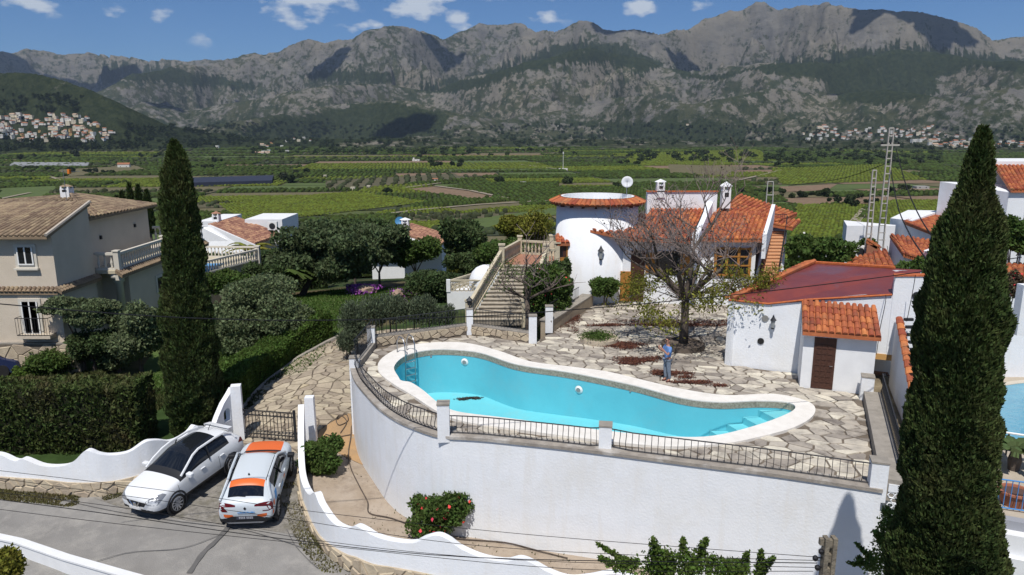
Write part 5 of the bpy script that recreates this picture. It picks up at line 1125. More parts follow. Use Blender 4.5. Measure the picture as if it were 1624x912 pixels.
far_b = mat('smooth_orange_tiles', (.50, .15, .055), .8, (.38, .11, .04), 3, .3, 25)
tile_patch(vl, Y(1131, 337, 43.95), Y(1232, 352, 43.95), Y(1264, 340.5, 46.8), Y(1173, 308.5, 47.6), .26, .45, TILE, TILEJ, 0)
tile_patch(vl, Y(1226, 357, 43.4), Y(1257, 362.5, 42.8), Y(1270, 349.5, 45.2), Y(1234, 349, 45.4), .26, .45, TILE, TILEJ, 0)
bxr = Y(1255, 365, 43.5)[0]; box(vl, 'east_wing', 13.6, bxr, 44.2, 49.5, -2, 3.55, WHITE)
# openings
def on_front(px, yd=39.6): return Y(px, 430, yd)[0]
def opening(px0, px1, py0, py1, m, nm='window', proud=.04, yd=None, parent=vl):
    x0, x1 = Y(px0, 430, 39.7)[0], Y(px1, 430, 39.7)[0]; f = lambda x: q0.y + (q1.y - q0.y) * (x - q0.x) / (q1.x - q0.x); z0, z1 = zt(px0, py1, f(x0)), zt(px0, py0, f(x0)); return wall_strip([(x0, f(x0) - proud), (x1, f(x1) - proud)], z1, z0, proud + .05, m).build(nm, parent)
opening(1001, 1023, 397, 478, DWOOD, 'door_opening', .03); opening(985, 1002, 430, 477, ORW, 'door_leaf', .10); opening(1024, 1042, 400, 432, ORW, 'shutter', .08); opening(1043, 1078, 398, 436, DARKGLASS, 'window', .03); opening(1078, 1092, 400, 436, ORW, 'shutter', .08)
w_ = opening(1130, 1184, 393, 436, DARKGLASS, 'window', .03)
for a, b in ((1129, 1133), (1146, 1150), (1164, 1168), (1181, 1185)): opening(a, b, 392, 437, ORW, 'window_grille', .09).parent = w_
for a, b in ((392, 395), (405, 407), (419, 421), (434, 437)): opening(1129, 1185, a, b, ORW, 'window_grille', .11).parent = w_
# terracotta outside stair
TERR = mat('terracotta_stair', (.56, .29, .15), .8, (.46, .22, .11), 5); TERRR = mat('pale_stair_riser', (.66, .42, .25), .8)
sb = Vector(Y(1219, 442, 39.9)); st_ = Vector(Y(1233, 367, 43.9)); N_ = 14; sw_ = .49
for k in range(N_):
    p = sb.lerp(st_, (k + .5) / N_); dy = (st_.y - sb.y) / N_; dz = (st_.z - sb.z) / N_; o = MB().box(p.x - sw_, p.x + sw_, p.y - dy / 2, p.y + dy / 2 + .1, p.z - dz * 1.2, p.z + dz * .5, TERRR).box(p.x - sw_ - .02, p.x + sw_ + .02, p.y - dy / 2 - .03, p.y + dy / 2, p.z + dz * .5 + .001, p.z + dz * .5 + .035, TERR).build('stair_step', vl)
MB().add([(sb.x - sw_ + .03, sb.y, -1), (sb.x + sw_ - .03, sb.y, -1), (st_.x + sw_ - .03, st_.y + .2, -1), (st_.x - sw_ + .03, st_.y + .2, -1), (sb.x - sw_ + .03, sb.y, sb.z - .3), (sb.x + sw_ - .03, sb.y, sb.z - .3), (st_.x + sw_ - .03, st_.y + .2, st_.z - .25), (st_.x - sw_ + .03, st_.y + .2, st_.z - .25)], [(4, 5, 6, 7), (0, 1, 5, 4), (1, 2, 6, 5), (2, 3, 7, 6), (3, 0, 4, 7)], WHITE).build('stair_support', vl)
a = Vector((sb.x - sw_ - .12, sb.y)); b = Vector((st_.x - sw_ - .12, st_.y)); wall_strip([tuple(a), tuple(b)], [sb.z + .25, st_.z + .3], -1, .12, WHITE, out=1).build('stair_side_wall', vl)
at0(vl, (10, 40, -.3))
def sloped_rail(label, a, b, h, sp, flat=None):
    t = thing('railing', label, 'railing', a); a = Vector(a); b = Vector(b); MB().tube([a + Vector((0, 0, h)), b + Vector((0, 0, h))], .022, IRON, 5).build('top_rail', t); MB().tube([a + Vector((0, 0, .1)), b + Vector((0, 0, .1))], .016, IRON, 5).build('bottom_rail', t); n = int((b - a).length / sp); me = MB().tube([(0, 0, .1), (0, 0, h)], .010, IRON, 4).mesh('bar')
    for k in range(n + 1): link('bar', me, t, a.lerp(b, k / n))
    return at0(t, tuple(a))
sloped_rail('black handrail sloping down beside the terracotta stair', (sb.x + sw_ + .05, sb.y, sb.z), (st_.x + sw_ + .05, st_.y, st_.z + .1), .85, .16)
sloped_rail('black railing across the top of the terracotta stair', (st_.x - sw_ - .05, st_.y + .4, st_.z + .05), (st_.x + sw_ + .15, st_.y + .4, st_.z + .05), .95, .12)
# ------------------------------------------------ round tower
TC = (4.95, 42.2); tw = thing('round_tower', 'round white tower with a ring of orange tiles and an open roof terrace', 'tower', (*TC, -1.2)); zte = 5.45
MB().lathe([(2.5, -.4), (2.42, 1.5), (2.36, zte + 1.2)], WHITE, 48).build('tower_wall', tw, True)
zr0 = zte; ring = MB().lathe([(2.36, zr0 + 1.28), (2.72, zr0 + 1.2), (2.72, zr0 + 1.26), (2.12, zr0 + 1.56), (2.12, zr0 + 1.0)], TILEJ, 48, cap=False).build('tile_ring_base', tw)
MB().lathe([(2.12, zr0 + 1.60), (1.98, zr0 + 1.60), (1.96, zr0 + .75), (.01, zr0 + .75)], WHITE2, 40, cap=False).build('terrace_parapet', tw)
tm = tile_mb(.64, .145, .11, .09, TILE).mesh('ring_tile'); nT = 60
for i in range(nT):
    a = 2 * math.pi * i / nT; o_ = Vector((math.cos(a), math.sin(a), 0)); p = o_ * 2.76 + Vector((0, 0, zr0 + 1.25)); yv = (-o_ * .62 + Vector((0, 0, .30))).normalized(); xv = Vector((-math.sin(a), math.cos(a), 0)); zv = xv.cross(yv); s = 1 if zv.z > 0 else -1; zv *= s; xv = yv.cross(zv); o = link('ring_tile', tm, tw); o.matrix_local = Matrix(((xv.x, yv.x, zv.x, p.x), (xv.y, yv.y, zv.y, p.y), (xv.z, yv.z, zv.z, p.z), (0, 0, 0, 1)))
rb = MB().box(-.05, .05, -.12, .1, -.05, .05, DWOOD).mesh('rafter_end')
for i in range(22): a = 2 * math.pi * i / 22; link('rafter_end', rb, tw, (2.5 * math.cos(a), 2.5 * math.sin(a), zr0 + 1.14), a + math.pi / 2)
sd = thing('satellite_dish', 'white satellite dish on a pole above the round tower', 'satellite dish', Y(994, 303, 43)); zz = zt(994, 289, 43) - sd.location.z
MB().tube([(0, 0, -.6), (0, 0, zz)], .025, STEEL, 5).build('pole', sd)
o = MB().lathe([(.34, .10), (.33, .115), (.2, .04), (.01, 0), (.01, -.02), (.2, .02)], mat('dish_grey', (.58, .60, .62), .5), 20, cap=False).build('dish', sd, True); o.matrix_local = Matrix.Translation((0, -.08, zz)) @ Vector((-.2, -1, .35)).to_track_quat('Z', 'Y').to_matrix().to_4x4()
MB().tube([(0, -.08, zz - .3), (-.08, -.5, zz + .05)], .014, IRON, 4).build('feed_arm', sd)
wall_lamp(Y(952, 399, 39.95), 'black lantern lamp on the villa wall beside the round tower', 1.6, (0, -1))
# tiled hood and wooden box where the stair reaches the tower
bay = thing('wooden_bay', 'ochre wooden porch box with a tiled top on the left side of the round tower', 'porch'); x0, x1 = Y(884, 400, 40.9)[0], Y(900, 400, 40.9)[0]; z0, z1 = zt(890, 415, 40.9), zt(890, 386, 40.9)
for a, b in ((x0, x0 + .08), (x1 - .08, x1)): box(bay, 'post', a, b, 40.6, 40.7, z0, z1, ORW)
box(bay, 'panel', x0 + .08, x1 - .08, 40.62, 40.68, z0, z0 + .3, ORW); box(bay, 'shutter', x0 + .3, x1 - .08, 40.63, 40.67, z0 + .3, z1 - .05, DWOOD); box(bay, 'top_board', x0, x1, 40.55, 42, z1 - .05, z1 + .02, ORW); tile_patch(bay, (x0 - .1, 40.45, z1 + .05), (x1 + .1, 40.45, z1 + .05), (x1 + .1, 41.4, z1 + .4), (x0 - .1, 41.4, z1 + .4), .25, .4, TILE, TILEJ, 20); box(bay, 'side_board', x0, x0 + .05, 40.7, 42, z0, z1, ORW); at0(bay, (x0, 40.7, z0))
# ------------------------------------------------ garden stair with balustrades
gs = thing('garden_staircase', 'stone garden staircase with cream balustrades climbing to the round tower', 'staircase')
s0, s1 = Vector(Y(787, 512, 36.2)), Vector(Y(831, 421, 40.2)); up = (s1 - s0); N_ = 15; hw_ = 1.35
STEPM = mat('weathered_stair_stone', (.33, .29, .235), .9, (.20, .175, .14), 4, .4, 14); STEPT = mat('worn_tread', (.47, .42, .34), .9, (.34, .30, .24), 4)
wdir = Vector((1, -.08, 0)).normalized()
for k in range(N_):
    p = s0 + up * ((k + .5) / N_); dy = up.y / N_; dz = up.z / N_; ww_ = hw_ - .018 * k; MB().box(p.x - ww_, p.x + ww_, p.y - dy / 2, p.y + dy / 2 + .12, p.z - dz * 1.4, p.z + dz * .45, STEPM).box(p.x - ww_, p.x + ww_, p.y - dy / 2 - .04, p.y + dy / 2, p.z + dz * .45 + .001, p.z + dz * .45 + .05, STEPT).build('step', gs)
MB().add([(s0.x - hw_ + .05, s0.y + .1, -2), (s0.x + hw_ - .05, s0.y + .1, -2), (s1.x + hw_ - .3, s1.y + .1, -2), (s1.x - hw_ + .3, s1.y + .1, -2), (s0.x - hw_ + .05, s0.y + .1, s0.z - .3), (s0.x + hw_ - .05, s0.y + .1, s0.z - .3), (s1.x + hw_ - .3, s1.y + .1, s1.z - .2), (s1.x - hw_ + .3, s1.y + .1, s1.z - .2)], [(4, 5, 6, 7), (0, 1, 5, 4), (1, 2, 6, 5), (2, 3, 7, 6), (3, 0, 4, 7)], STEPM).build('stair_support', gs)
LT = mat('landing_terracotta', (.40, .20, .13), .85, (.30, .15, .10), 3)
le = Vector(Y(862, 396, 44.0)); MB().prism([(s1.x - 1.15, s1.y), (s1.x + 1.2, s1.y), (2.9, 41.5), (2.6, 43.5), (s1.x - .6, 44)], s1.z - 3, s1.z + .02, CREAM).build('landing_wall', gs); MB().prism([(s1.x - 1.1, s1.y + .02), (s1.x + 1.15, s1.y + .02), (2.9, 41.5), (2.6, 43.5), (s1.x - .6, 43.95)], s1.z + .021, s1.z + .045, LT).build('landing_floor', gs)
BAL = MB().lathe([(.055, 0), (.055, .06), (.035, .09), (.075, .22), (.07, .3), (.035, .42), (.03, .52), (.055, .58), (.055, .64)], CREAM, 6).mesh('baluster', True)
def balustrade(parent, a, b, sp=.22, m=CREAM, bal=BAL, s=1.0, post=True):
    a = Vector(a); b = Vector(b); L = (b - a).length; d = (b - a) / L; n_ = max(2, int(L / (sp * s))); sd_ = Vector((-d.y, d.x, 0)).normalized() * .09 * s
    for z0_, z1_, nm in ((0, .10 * s, 'plinth'), (.74 * s, .86 * s, 'handrail')):
        MB().add([a - sd_ + Vector((0, 0, z0_)), b - sd_ + Vector((0, 0, z0_)), b + sd_ + Vector((0, 0, z0_)), a + sd_ + Vector((0, 0, z0_)), a - sd_ + Vector((0, 0, z1_)), b - sd_ + Vector((0, 0, z1_)), b + sd_ + Vector((0, 0, z1_)), a + sd_ + Vector((0, 0, z1_))], [(0, 3, 2, 1), (4, 5, 6, 7), (0, 1, 5, 4), (1, 2, 6, 5), (2, 3, 7, 6), (3, 0, 4, 7)], m).build(nm, parent)
    for k in range(n_): p = a.lerp(b, (k + .5) / n_); o = link('baluster', bal, parent, (p.x, p.y, p.z + .10 * s)); o.scale = (s, s, s)
def newel(parent, p, w=.26, h=1.05, m=CREAM): x, y, z = p; MB().box(x - w / 2, x + w / 2, y - w / 2, y + w / 2, z - .6, z + h, m).box(x - w / 2 - .04, x + w / 2 + .04, y - w / 2 - .04, y + w / 2 + .04, z + h + .001, z + h + .08, m).build('newel_post', parent)
lb0 = s0 + Vector((-hw_ - .1, 0, .1)); lb1 = s1 + Vector((-hw_ + .1, 0, .1)); rb0 = s0 + Vector((hw_ + .1, 0, .1)); rb1 = s1 + Vector((hw_ - .1, 0, .1))
ext = Vector(Y(713, 520, 34.9))
balustrade(gs, lb0, lb1); balustrade(gs, rb0, rb1); newel(gs, lb0); newel(gs, lb1, .3); newel(gs, rb0); newel(gs, rb1, .3)
lz = s1.z + .05; e1_ = Vector((s1.x - .2, 43.9, lz)); e2_ = Vector((2.4, 43.2, lz)); balustrade(gs, (lb1.x, lb1.y, lz), e1_); newel(gs, e1_); balustrade(gs, e1_, e2_); newel(gs, e2_, .3, 1.2); balustrade(gs, (rb1.x, rb1.y, lz), (2.55, 40.6, lz)); newel(gs, (2.55, 40.6, lz), .3, 1.15)
at0(gs, tuple(s0))
# white dome and screen terrace
dw = thing('garden_terrace', 'small white walled terrace with a pierced block screen left of the garden staircase', 'terrace'); xa, xb = Y(709, 470, 45)[0], Y(765, 470, 45)[0]; za, zb2, zc = zt(709, 488, 45), zt(709, 463, 45), zt(709, 445, 45)
box(dw, 'wall_body', xa, xb, 45, 48, za - .8, zb2, WHITE2); box(dw, 'corner_post', xa - .03, xa + .22, 44.95, 45.2, zb2, zc + .05, WHITE2); box(dw, 'top_beam', xa + .22, xb, 45, 45.15, zc - .05, zc + .04, CREAM)
sc_ = MB().tube([(.13 * math.cos(a), 0, .13 * math.sin(a)) for a in np.linspace(0, 2 * math.pi, 9)], .03, CREAM, 4, False).mesh('screen_ring')
for j in range(2):
    for i in range(7): link('screen_ring', sc_, dw, (xa + .38 + i * .28, 45.08, zb2 + .16 + j * .28))
balustrade(dw, (xa + .1, 45.3, zb2), (xa + 1.6, 47.9, zb2), .2, CREAM, BAL, .8); at0(dw, (xa, 45, za))
dm = thing('white_dome', 'white domed oven beside the garden staircase', 'dome', (Y(771, 430, 46)[0], 46, zb2)); MB().lathe([(1.1, 0), (1.14, .3), (1.08, .7), (.92, 1.1), (.65, 1.38), (.33, 1.53), (.01, 1.58)], WHITE, 28, cap=False).build('dome_shell', dm, True); MB().lathe([(.07, 1.3), (.07, 1.55)], WHITE, 8).build('flue', dm)
# ------------------------------------------------ beige house on the left
lh = thing('beige_house', 'large beige two storey house with weathered brown tile roofs at the left edge', 'house', (-27, 40, -2.2))
lx, ly = -24.35, 38.0; MB().prism([(-34, ly), (lx, ly), (lx, 41.6), (-34, 41.6)], -2.6, [4.2, 4.2, 5.3, 5.3], BEIGE).build('front_block', lh)
DBEIGE = mat('shaded_beige_render', (.145, .145, .155), .9, (.125, .125, .135), 1.2)  # beige render with the side wall's shade put into its colour; unused
box(lh, 'rear_block', -34, -24.95, 41.6, 49.6, -2.6, 4.45, BEIGE)
tile_patch(lh, (-34.5, 37.45, 4.12), (lx + .12, 37.45, 4.12), (lx + .12, 41.7, 5.45), (-30.6, 41.7, 5.45), .24, .42, TILEB, TILEB, 60)
MB().tube([(lx + .12, 37.4, 4.22), (lx + .12, 41.7, 5.55)], .09, mat('pale_mortar_edge', (.45, .40, .34), .9), 6).build('verge', lh)
tile_patch(lh, (-24.45, 41.3, 4.55), (-24.45, 50.1, 4.55), Y(126, 309, 47.2), Y(112, 310, 44.5), .26, .45, TILEB, TILEB, 0)
tile_patch(lh, (-33, 41.8, 5.3), (-25.5, 41.8, 5.3), Y(126, 309, 47.2), Y(40, 316, 46), .26, .45, TILEB, TILEB, 0)
chimney(lh, 107, 292, 309, 45.2, .55, TILEB)
# balcony wing
bwx = -23.3; box(lh, 'lower_wing', -34, bwx, 43.2, 54, -2.6, 1.3, BEIGE); box(lh, 'balcony_slab', -25, bwx + .25, 41.8, 54, 1.302, 1.5, CREAM)
tile_patch(lh, (bwx + .5, 41.6, 1.22), (bwx + .5, 54, 1.22), (bwx + .1, 54, 1.5), (bwx + .1, 41.6, 1.5), .24, .4, TILEB, TILEB, 20)
balustrade(lh, (bwx + .1, 42.1, 1.5), (bwx + .1, 47.6, 1.5), .24, WHITE2 if False else mat('pale_cream_balustrade', (.60, .565, .49), .8), MB().lathe([(.055, 0), (.055, .06), (.035, .09), (.075, .22), (.07, .3), (.035, .42), (.03, .52), (.055, .58), (.055, .64)], mat('pale_cream_balustrade', (.60, .565, .49), .8), 6).mesh('baluster', True), 1.2)
PC = MATS['pale_cream_balustrade']; balw = [o for o in bpy.data.meshes if o.name.startswith('baluster')][-1]
balustrade(lh, (-24.5, 42.0, 1.5), (bwx - .05, 42.0, 1.5), .24, PC, balw, 1.2); newel(lh, (bwx + .1, 42.0, 1.5), .3, 1.1, PC); newel(lh, (bwx + .1, 47.8, 1.5), .3, 1.15, PC); balustrade(lh, (-25, 50.2, 2.0), (bwx + .2, 50.2, 2.0), .24, PC, balw, 1.2); balustrade(lh, (bwx + .1, 48, 1.5), (bwx + .1, 54, 1.5), .24, PC, balw, 1.2)
MB().lathe([(.22, -2.4), (.2, .7), (.3, .75), (.3, .95), (.45, 1.0), (.45, 1.28)], PC, 12, (bwx - .1, 42.3, 0)).build('column', lh, True)
# tile skirts on the front
tile_patch(lh, (-34, 37.75, 1.08), (lx + .1, 37.75, 1.08), (lx + .1, 38.0, 1.3), (-34, 38.0, 1.3), .24, .3, TILEB, TILEB, 42); tile_patch(lh, (lx + .3, 37.8, 1.08), (lx + .3, 41.7, 1.08), (lx + .02, 41.7, 1.3), (lx + .02, 37.8, 1.3), .24, .3, TILEB, TILEB, 16)
box(lh, 'ground_floor_front', -34, lx + .12, 37.86, 38.05, -2.6, 1.05, BEIGE)
def lwin(px0, px1, py0, py1, yd, frame=.16):
    x0, x1 = Y(px0, py0, yd)[0], Y(px1, py0, yd)[0]; z0, z1 = zt(px0, py1, yd), zt(px0, py0, yd); w = MB().box(x0 - frame, x1 + frame, yd - .07, yd + .02, z0 - frame, z1 + frame, PC).build('window', lh); box(w, 'window_pane', x0, x1, yd - .10, yd - .06, z0, z1, DARKGLASS)
    for a in (x0, (x0 + x1) / 2 - .03, x1 - .06): box(w, 'window_frame', a, a + .07, yd - .13, yd - .099, z0, z1, WPL)
    box(w, 'window_frame', x0, x1, yd - .135, yd - .101, z0, z0 + .07, WPL); box(w, 'sill', x0 - frame - .06, x1 + frame + .06, yd - .2, yd - .02, z0 - frame - .1, z0 - frame + .002, PC); return w, x0, x1, z0, z1
lwin(27, 52, 392, 420, ly); w, x0, x1, z0, z1 = lwin(34, 60, 478, 530, ly - .14)
box(w, 'roller_shutter', x0 + .1, x1 - .02, ly - .24, ly - .235 + .01, z0 + .15, z1 - .02, WPL)
x = bwx; w = MB().box(x - .02, x + .06, 46.4, 48.6, zt(245, 462, 47), zt(245, 435, 47), PC).build('window', lh); MB().box(x + .05, x + .09, 46.6, 48.4, zt(245, 460, 47) + .1, zt(245, 437, 47) - .1, DARKGLASS).build('window_pane', w); box(w, 'window_frame', x + .08, x + .11, 47.45, 47.55, zt(245, 460, 47) + .1, zt(245, 437, 47) - .1, WPL)
for y_, z_ in ((43.5, 3.1), (47.6, 3.3)): box(lh, 'wall_light', -24.95, -24.85, y_, y_ + .15, z_, z_ + .22, IRON)
for c in list(lh.children): c.location = c.location - lh.location
lr = thing('railing', 'small dark railing in front of the ground floor window of the beige house', 'railing', (x0, 37.5, z0 - .5)); xa_ = Y(24, 510, 37.3)[0]; xb_ = Y(76, 510, 37.3)[0]; zb3 = zt(40, 532, 37.3); zt3 = zt(40, 505, 37.3)
for z in (zb3, zt3): MB().tube([(xa_, 37.85, z), (xa_, 37.3, z), (xb_, 37.3, z), (xb_, 37.85, z)], .02, IRON, 4).build('rail', lr)
me = MB().tube([(0, 0, 0), (0, 0, zt3 - zb3)], .011, IRON, 4).mesh('bar')
for k in range(13): link('bar', me, lr, (xa_ + (xb_ - xa_) * k / 12, 37.3, zb3))
MB().box(xa_, xb_, 37.3, 37.86, zb3 - .2, zb3 - .03, BEIGE).build('balcony_slab', lr); at0(lr, (xa_, 37.3, zb3 - .2))
stone_wall('stone_plinth', 'stone clad base of the beige house above the garden', [(-34, 37.6), (-23.4, 37.6)], -3.6, -1.75, .3, True, .5, 60)
an_ = thing('tv_antenna', 'thin television antenna with an orange tip above the beige house roof', 'antenna', Y(106, 318, 43.5)); h_ = zt(106, 268, 43.5) - an_.location.z; MB().tube([(0, 0, -.3), (0, 0, h_)], .018, STEEL, 4).build('mast', an_); MB().tube([(-.1, 0, h_ - .15), (.9, .2, h_ - .15)], .012, STEEL, 4).build('boom', an_)
for k in range(6): MB().tube([(.1 + k * .14, -.2, h_ - .15), (.1 + k * .14, .2, h_ - .15)], .006, STEEL, 3).build('element', an_)
box(an_, 'reflector', .3, .42, -.1, .1, h_ - .28, h_ - .02, mat('orange_plastic', (.7, .2, .03), .5))
# neighbour's pool terrace
nt_ = thing('neighbour_pool_terrace', 'cream balustraded terrace with a small blue pool behind the left cypress', 'terrace'); fz = -.8; c1 = G(318, 436, fz); c2 = G(408, 413, fz); c3 = G(404, 408, fz); xL = G(300, 411, fz)
MB().prism([(-26, c1[1] - .5), (c1[0], c1[1]), (c2[0], c2[1]), (c2[0] - .5, c2[1] + 1.5), (-30, c2[1] + 2)], -4, fz, CREAM).build('terrace_floor', nt_); balustrade(nt_, (c1[0], c1[1], fz), (c2[0], c2[1], fz), .26, PC, balw, 1.1); balustrade(nt_, (-27, c2[1] + 1.6, fz), (c2[0] - .3, c2[1] + 1.4, fz), .26, PC, balw, 1.1); newel(nt_, (c2[0], c2[1] + .2, fz), .35, 1.1, PC)
pq = [G(300, 430, fz + .1)[:2], G(330, 428, fz + .1)[:2], G(353, 418, fz + .1)[:2], G(300, 418, fz + .1)[:2]]; MB().prism(pq, fz + .001, fz + .12, mat('small_pool_water', (.07, .30, .62), .15, (.10, .38, .68), 2)).build('pool_water', nt_); at0(nt_, (c1[0], c1[1], fz))
# bungalows
def bungalow(label, roofs, boxes, chim, yd, extra=None):
    t = thing('bungalow', label, 'house')
    for px0, px1, py0, py1, ya, yb, m in boxes: xa, xb = Y(px0, py0, ya)[0], Y(px1, py0, ya)[0]; box(t, 'wall', xa, xb, ya, yb, min(-9, zt(px0, py1, ya)), zt(px0, py0, ya), m)
    for pts, m in roofs: tile_patch(t, *pts, .30, .5, m, m, 0)
    for c in chim: chimney(t, *c)
    if extra: extra(t)
    o = t.children[0]; v = o.data.vertices[0].co; return at0(t, (v.x, v.y, -8))
def ac(t):
    x, y, z = Y(434, 364, 76.5); b = MB().box(x - .5, x + .5, y - .4, y, z, z + .85, WPL).build('air_conditioner', t); MB().lathe([(.32, 0), (.32, .02), (.08, .03)], IRON, 14).build('fan', b).matrix_local = Matrix.Translation((x, y - .42, z + .42)) @ Matrix.Rotation(R(90), 4, 'X')
bungalow('white bungalow with pinkish tiles and an air conditioner behind the hedge trees', [((Y(404, 387, 72), Y(448, 372, 76), Y(376, 344.5, 80), Y(330, 357, 76)), TILEP)], [(313, 345, 351, 400, 77, 84, WHITE2), (388, 447, 348, 400, 78, 84, WHITE2)], [(344, 335, 352, 77.5, .7, TILEP)], 75, ac)
def wedge(t):
    P = [Vector(Y(*p)) for p in ((312, 359, 75), (331, 357, 75.4), (404, 388, 71.8), (404, 404, 71.8), (312, 404, 75))]; n_ = Vector((0, .4, 0)); k = 5
    MB().add(P + [p + n_ for p in P], [tuple(range(k)), tuple(range(2 * k - 1, k - 1, -1))] + [(i, i + k, (i + 1) % k + k, (i + 1) % k) for i in range(k)], WHITE2).build('gable_wall', t).location = -t.location
wedge([o for o in COL.objects if o.name.startswith('bungalow')][-1])
def dish2(t):
    o = MB().lathe([(.5, .12), (.3, .04), (.01, 0)], mat('blue_dish', (.06, .22, .42), .5), 16, cap=False).build('satellite_dish', t, True); o.matrix_local = Matrix.Translation(Y(634, 351, 79)) @ Vector((0, -1, .3)).to_track_quat('Z', 'Y').to_matrix().to_4x4()
    a, b, c, d = (Vector(Y(*p)) for p in ((630, 370, 78.2), (697, 391, 75), (660, 402, 76), (630, 395, 78.2))); n_ = Vector((0, .4, 0)); MB().add([a, b, c, d, a + n_, b + n_, c + n_, d + n_], [(0, 1, 2, 3), (7, 6, 5, 4), (0, 4, 5, 1), (1, 5, 6, 2), (2, 6, 7, 3), (3, 7, 4, 0)], WHITE2).build('gable_wall', t)
bungalow('bungalow with a pink tiled roof and a blue satellite dish left of the garden', [((Y(585, 386, 76), Y(640, 386, 76), Y(634, 361, 81), Y(588, 361, 81)), mat('dark_red_tile', (.20, .09, .065), .9, (.14, .07, .05), 2, .2, 30, island=.3)), ((Y(699, 389, 75), Y(716, 374, 79), Y(653, 355, 83), Y(632, 369, 78)), TILEP), ((Y(571, 361, 82), Y(589, 361, 82), Y(588, 353, 85), Y(576, 357, 85)), TILEP)], [(588, 640, 372, 400, 77.5, 84, WHITE2), (640, 700, 378, 400, 79, 84, WHITE2)], [(643, 345, 362, 79, .8)], 78, dish2)
# ------------------------------------------------ houses on the right
def rhouse(label, boxes, roofs, chim=(), z=-3, extra=None, ind=0):
    t = thing('village_house', label, 'house')
    for (a, b, c, d), z0_, zs_, m in boxes: MB().prism([a, b, c, d], z0_, zs_, m).build('wall', t)
    for pts in roofs: tile_patch(t, *pts, .26, .42, TILE, TILEJ, ind)
    for c in chim: chimney(t, *c)
    if extra: extra(t)
    v = t.children[0].data.vertices[0].co; return at0(t, (v.x, v.y, z))
def P2(px, py, yd): return Y(px, py, yd)[:2]
g0, g1 = Y(1491, 288, 50), Y(1600, 302, 44)
rhouse('big white house with an orange tiled roof behind the right cypress', [(((P2(1491,288,50)), P2(1601,302,44.5), P2(1630,300,44.5), P2(1640,290,56)), -4, [zt(1491, 288, 50), zt(1601, 305, 44.5), zt(1630, 305, 44.5), zt(1600, 292, 56)], WHITE), ((P2(1545,262,52), P2(1660,262,52), P2(1660,262,58), P2(1545,262,58)), -3, zt(1580, 256, 52), WHITE2)], [(Y(1603, 302, 44.3), Y(1680, 302, 44.3), Y(1670, 263, 52), Y(1577, 263, 52))], (), -4, ind=60)
rhouse('white house with a low orange roof left of the right cypress', [((P2(1412,346,50), P2(1442,334,46.5) if False else P2(1446,352,46.5), P2(1492,334,51), P2(1440,334,54)), -3, [zt(1412, 346, 50), zt(1446, 350, 46.5), zt(1492, 334, 51), zt(1442, 333, 54)], WHITE), ((P2(1436,354,47), P2(1480,371,43), P2(1508,362,45), P2(1491,340,52)), -3, [zt(1436, 356, 47), zt(1480, 372, 43), zt(1506, 363, 45), zt(1491, 340, 52)], WHITE2)], [(Y(1479, 370, 42.8), Y(1506, 361, 44.8), Y(1492, 337.5, 52), Y(1434, 352.5, 47))], (), -3, ind=40)
rhouse('white outbuilding with a long plain wall behind the lattice pylons', [((P2(1337,362,51), P2(1343,360,48), P2(1420,361,48), P2(1420,358,48.4)), -4, zt(1380, 358, 48), WHITE2)], [], (), -4)
rhouse('white cottage with an orange lean-to roof and a stubby chimney beside the cypress', [((P2(1412,376,42), P2(1433,406,37.5), P2(1464,414,38), P2(1484,386,43)), -3, [zt(1412, 378, 42), zt(1433, 407, 37.5), zt(1464, 416, 38), zt(1484, 388, 43)], WHITE)], [(Y(1433, 404, 37.2), Y(1463, 412, 37.6), Y(1483, 383, 43), Y(1411, 373, 42))], [(1479, 393, 415, 37.5, .7)], -3, ind=50)
rhouse('low outhouse with a smooth orange roof just behind the wine red roof', [((P2(1343,422,36), P2(1421,428,35), P2(1407,398,40), P2(1347,414,40)), -3, [zt(1343, 424, 36), zt(1420, 429, 35), zt(1406, 400, 40), zt(1347, 416, 40)], WHITE)], [(Y(1341, 421, 35.8), Y(1420, 425.5, 34.9), Y(1406, 396, 40), Y(1346, 412, 40))], (), -3, ind=60)
rhouse('tiny shed with an orange roof below the first pylon', [((P2(1374,400,41), P2(1391,400,41), P2(1391,385,42.5), P2(1374,385,42.5)), -3, [zt(1374, 388, 41), zt(1391, 390, 41), zt(1391, 385, 42.5), zt(1374, 383, 42.5)], mat('red_brick', (.36, .16, .09), .9, (.28, .12, .07), 6))], [(Y(1374, 382, 41), Y(1396, 395, 41), Y(1394, 392, 42.6), Y(1374, 379, 42.6))], (), -3)
t = thing('air_conditioner', 'white air conditioning unit by the small shed behind the red roof', 'air conditioner', Y(1361, 406, 42)); MB().box(-.4, .4, -.2, .2, 0, .6, WPL).build('casing', t); MB().lathe([(.22, 0), (.22, .02)], IRON, 12).build('fan', t).matrix_local = Matrix.Translation((0, -.22, .3)) @ Matrix.Rotation(R(90), 4, 'X')
rhouse('low building with an orange roof edge at the right edge of the photo', [((P2(1590,440,31), P2(1660,450,31), P2(1660,430,34), P2(1590,430,34)), -3, [zt(1590, 445, 31)] * 2 + [zt(1590, 430, 34)] * 2, WHITE)], [(Y(1586, 434, 30.6), Y(1660, 444, 30.6), Y(1655, 420, 33), Y(1588, 420, 33))], (), -3, ind=30)
pc_ = Y(1614, 530, 27.5); t = thing('pillar', 'broad white column under the orange roof at the right edge', 'pillar', pc_); MB().box(-.18, .45, -.2, .2, 0, 2.0, WHITE).build('shaft', t)
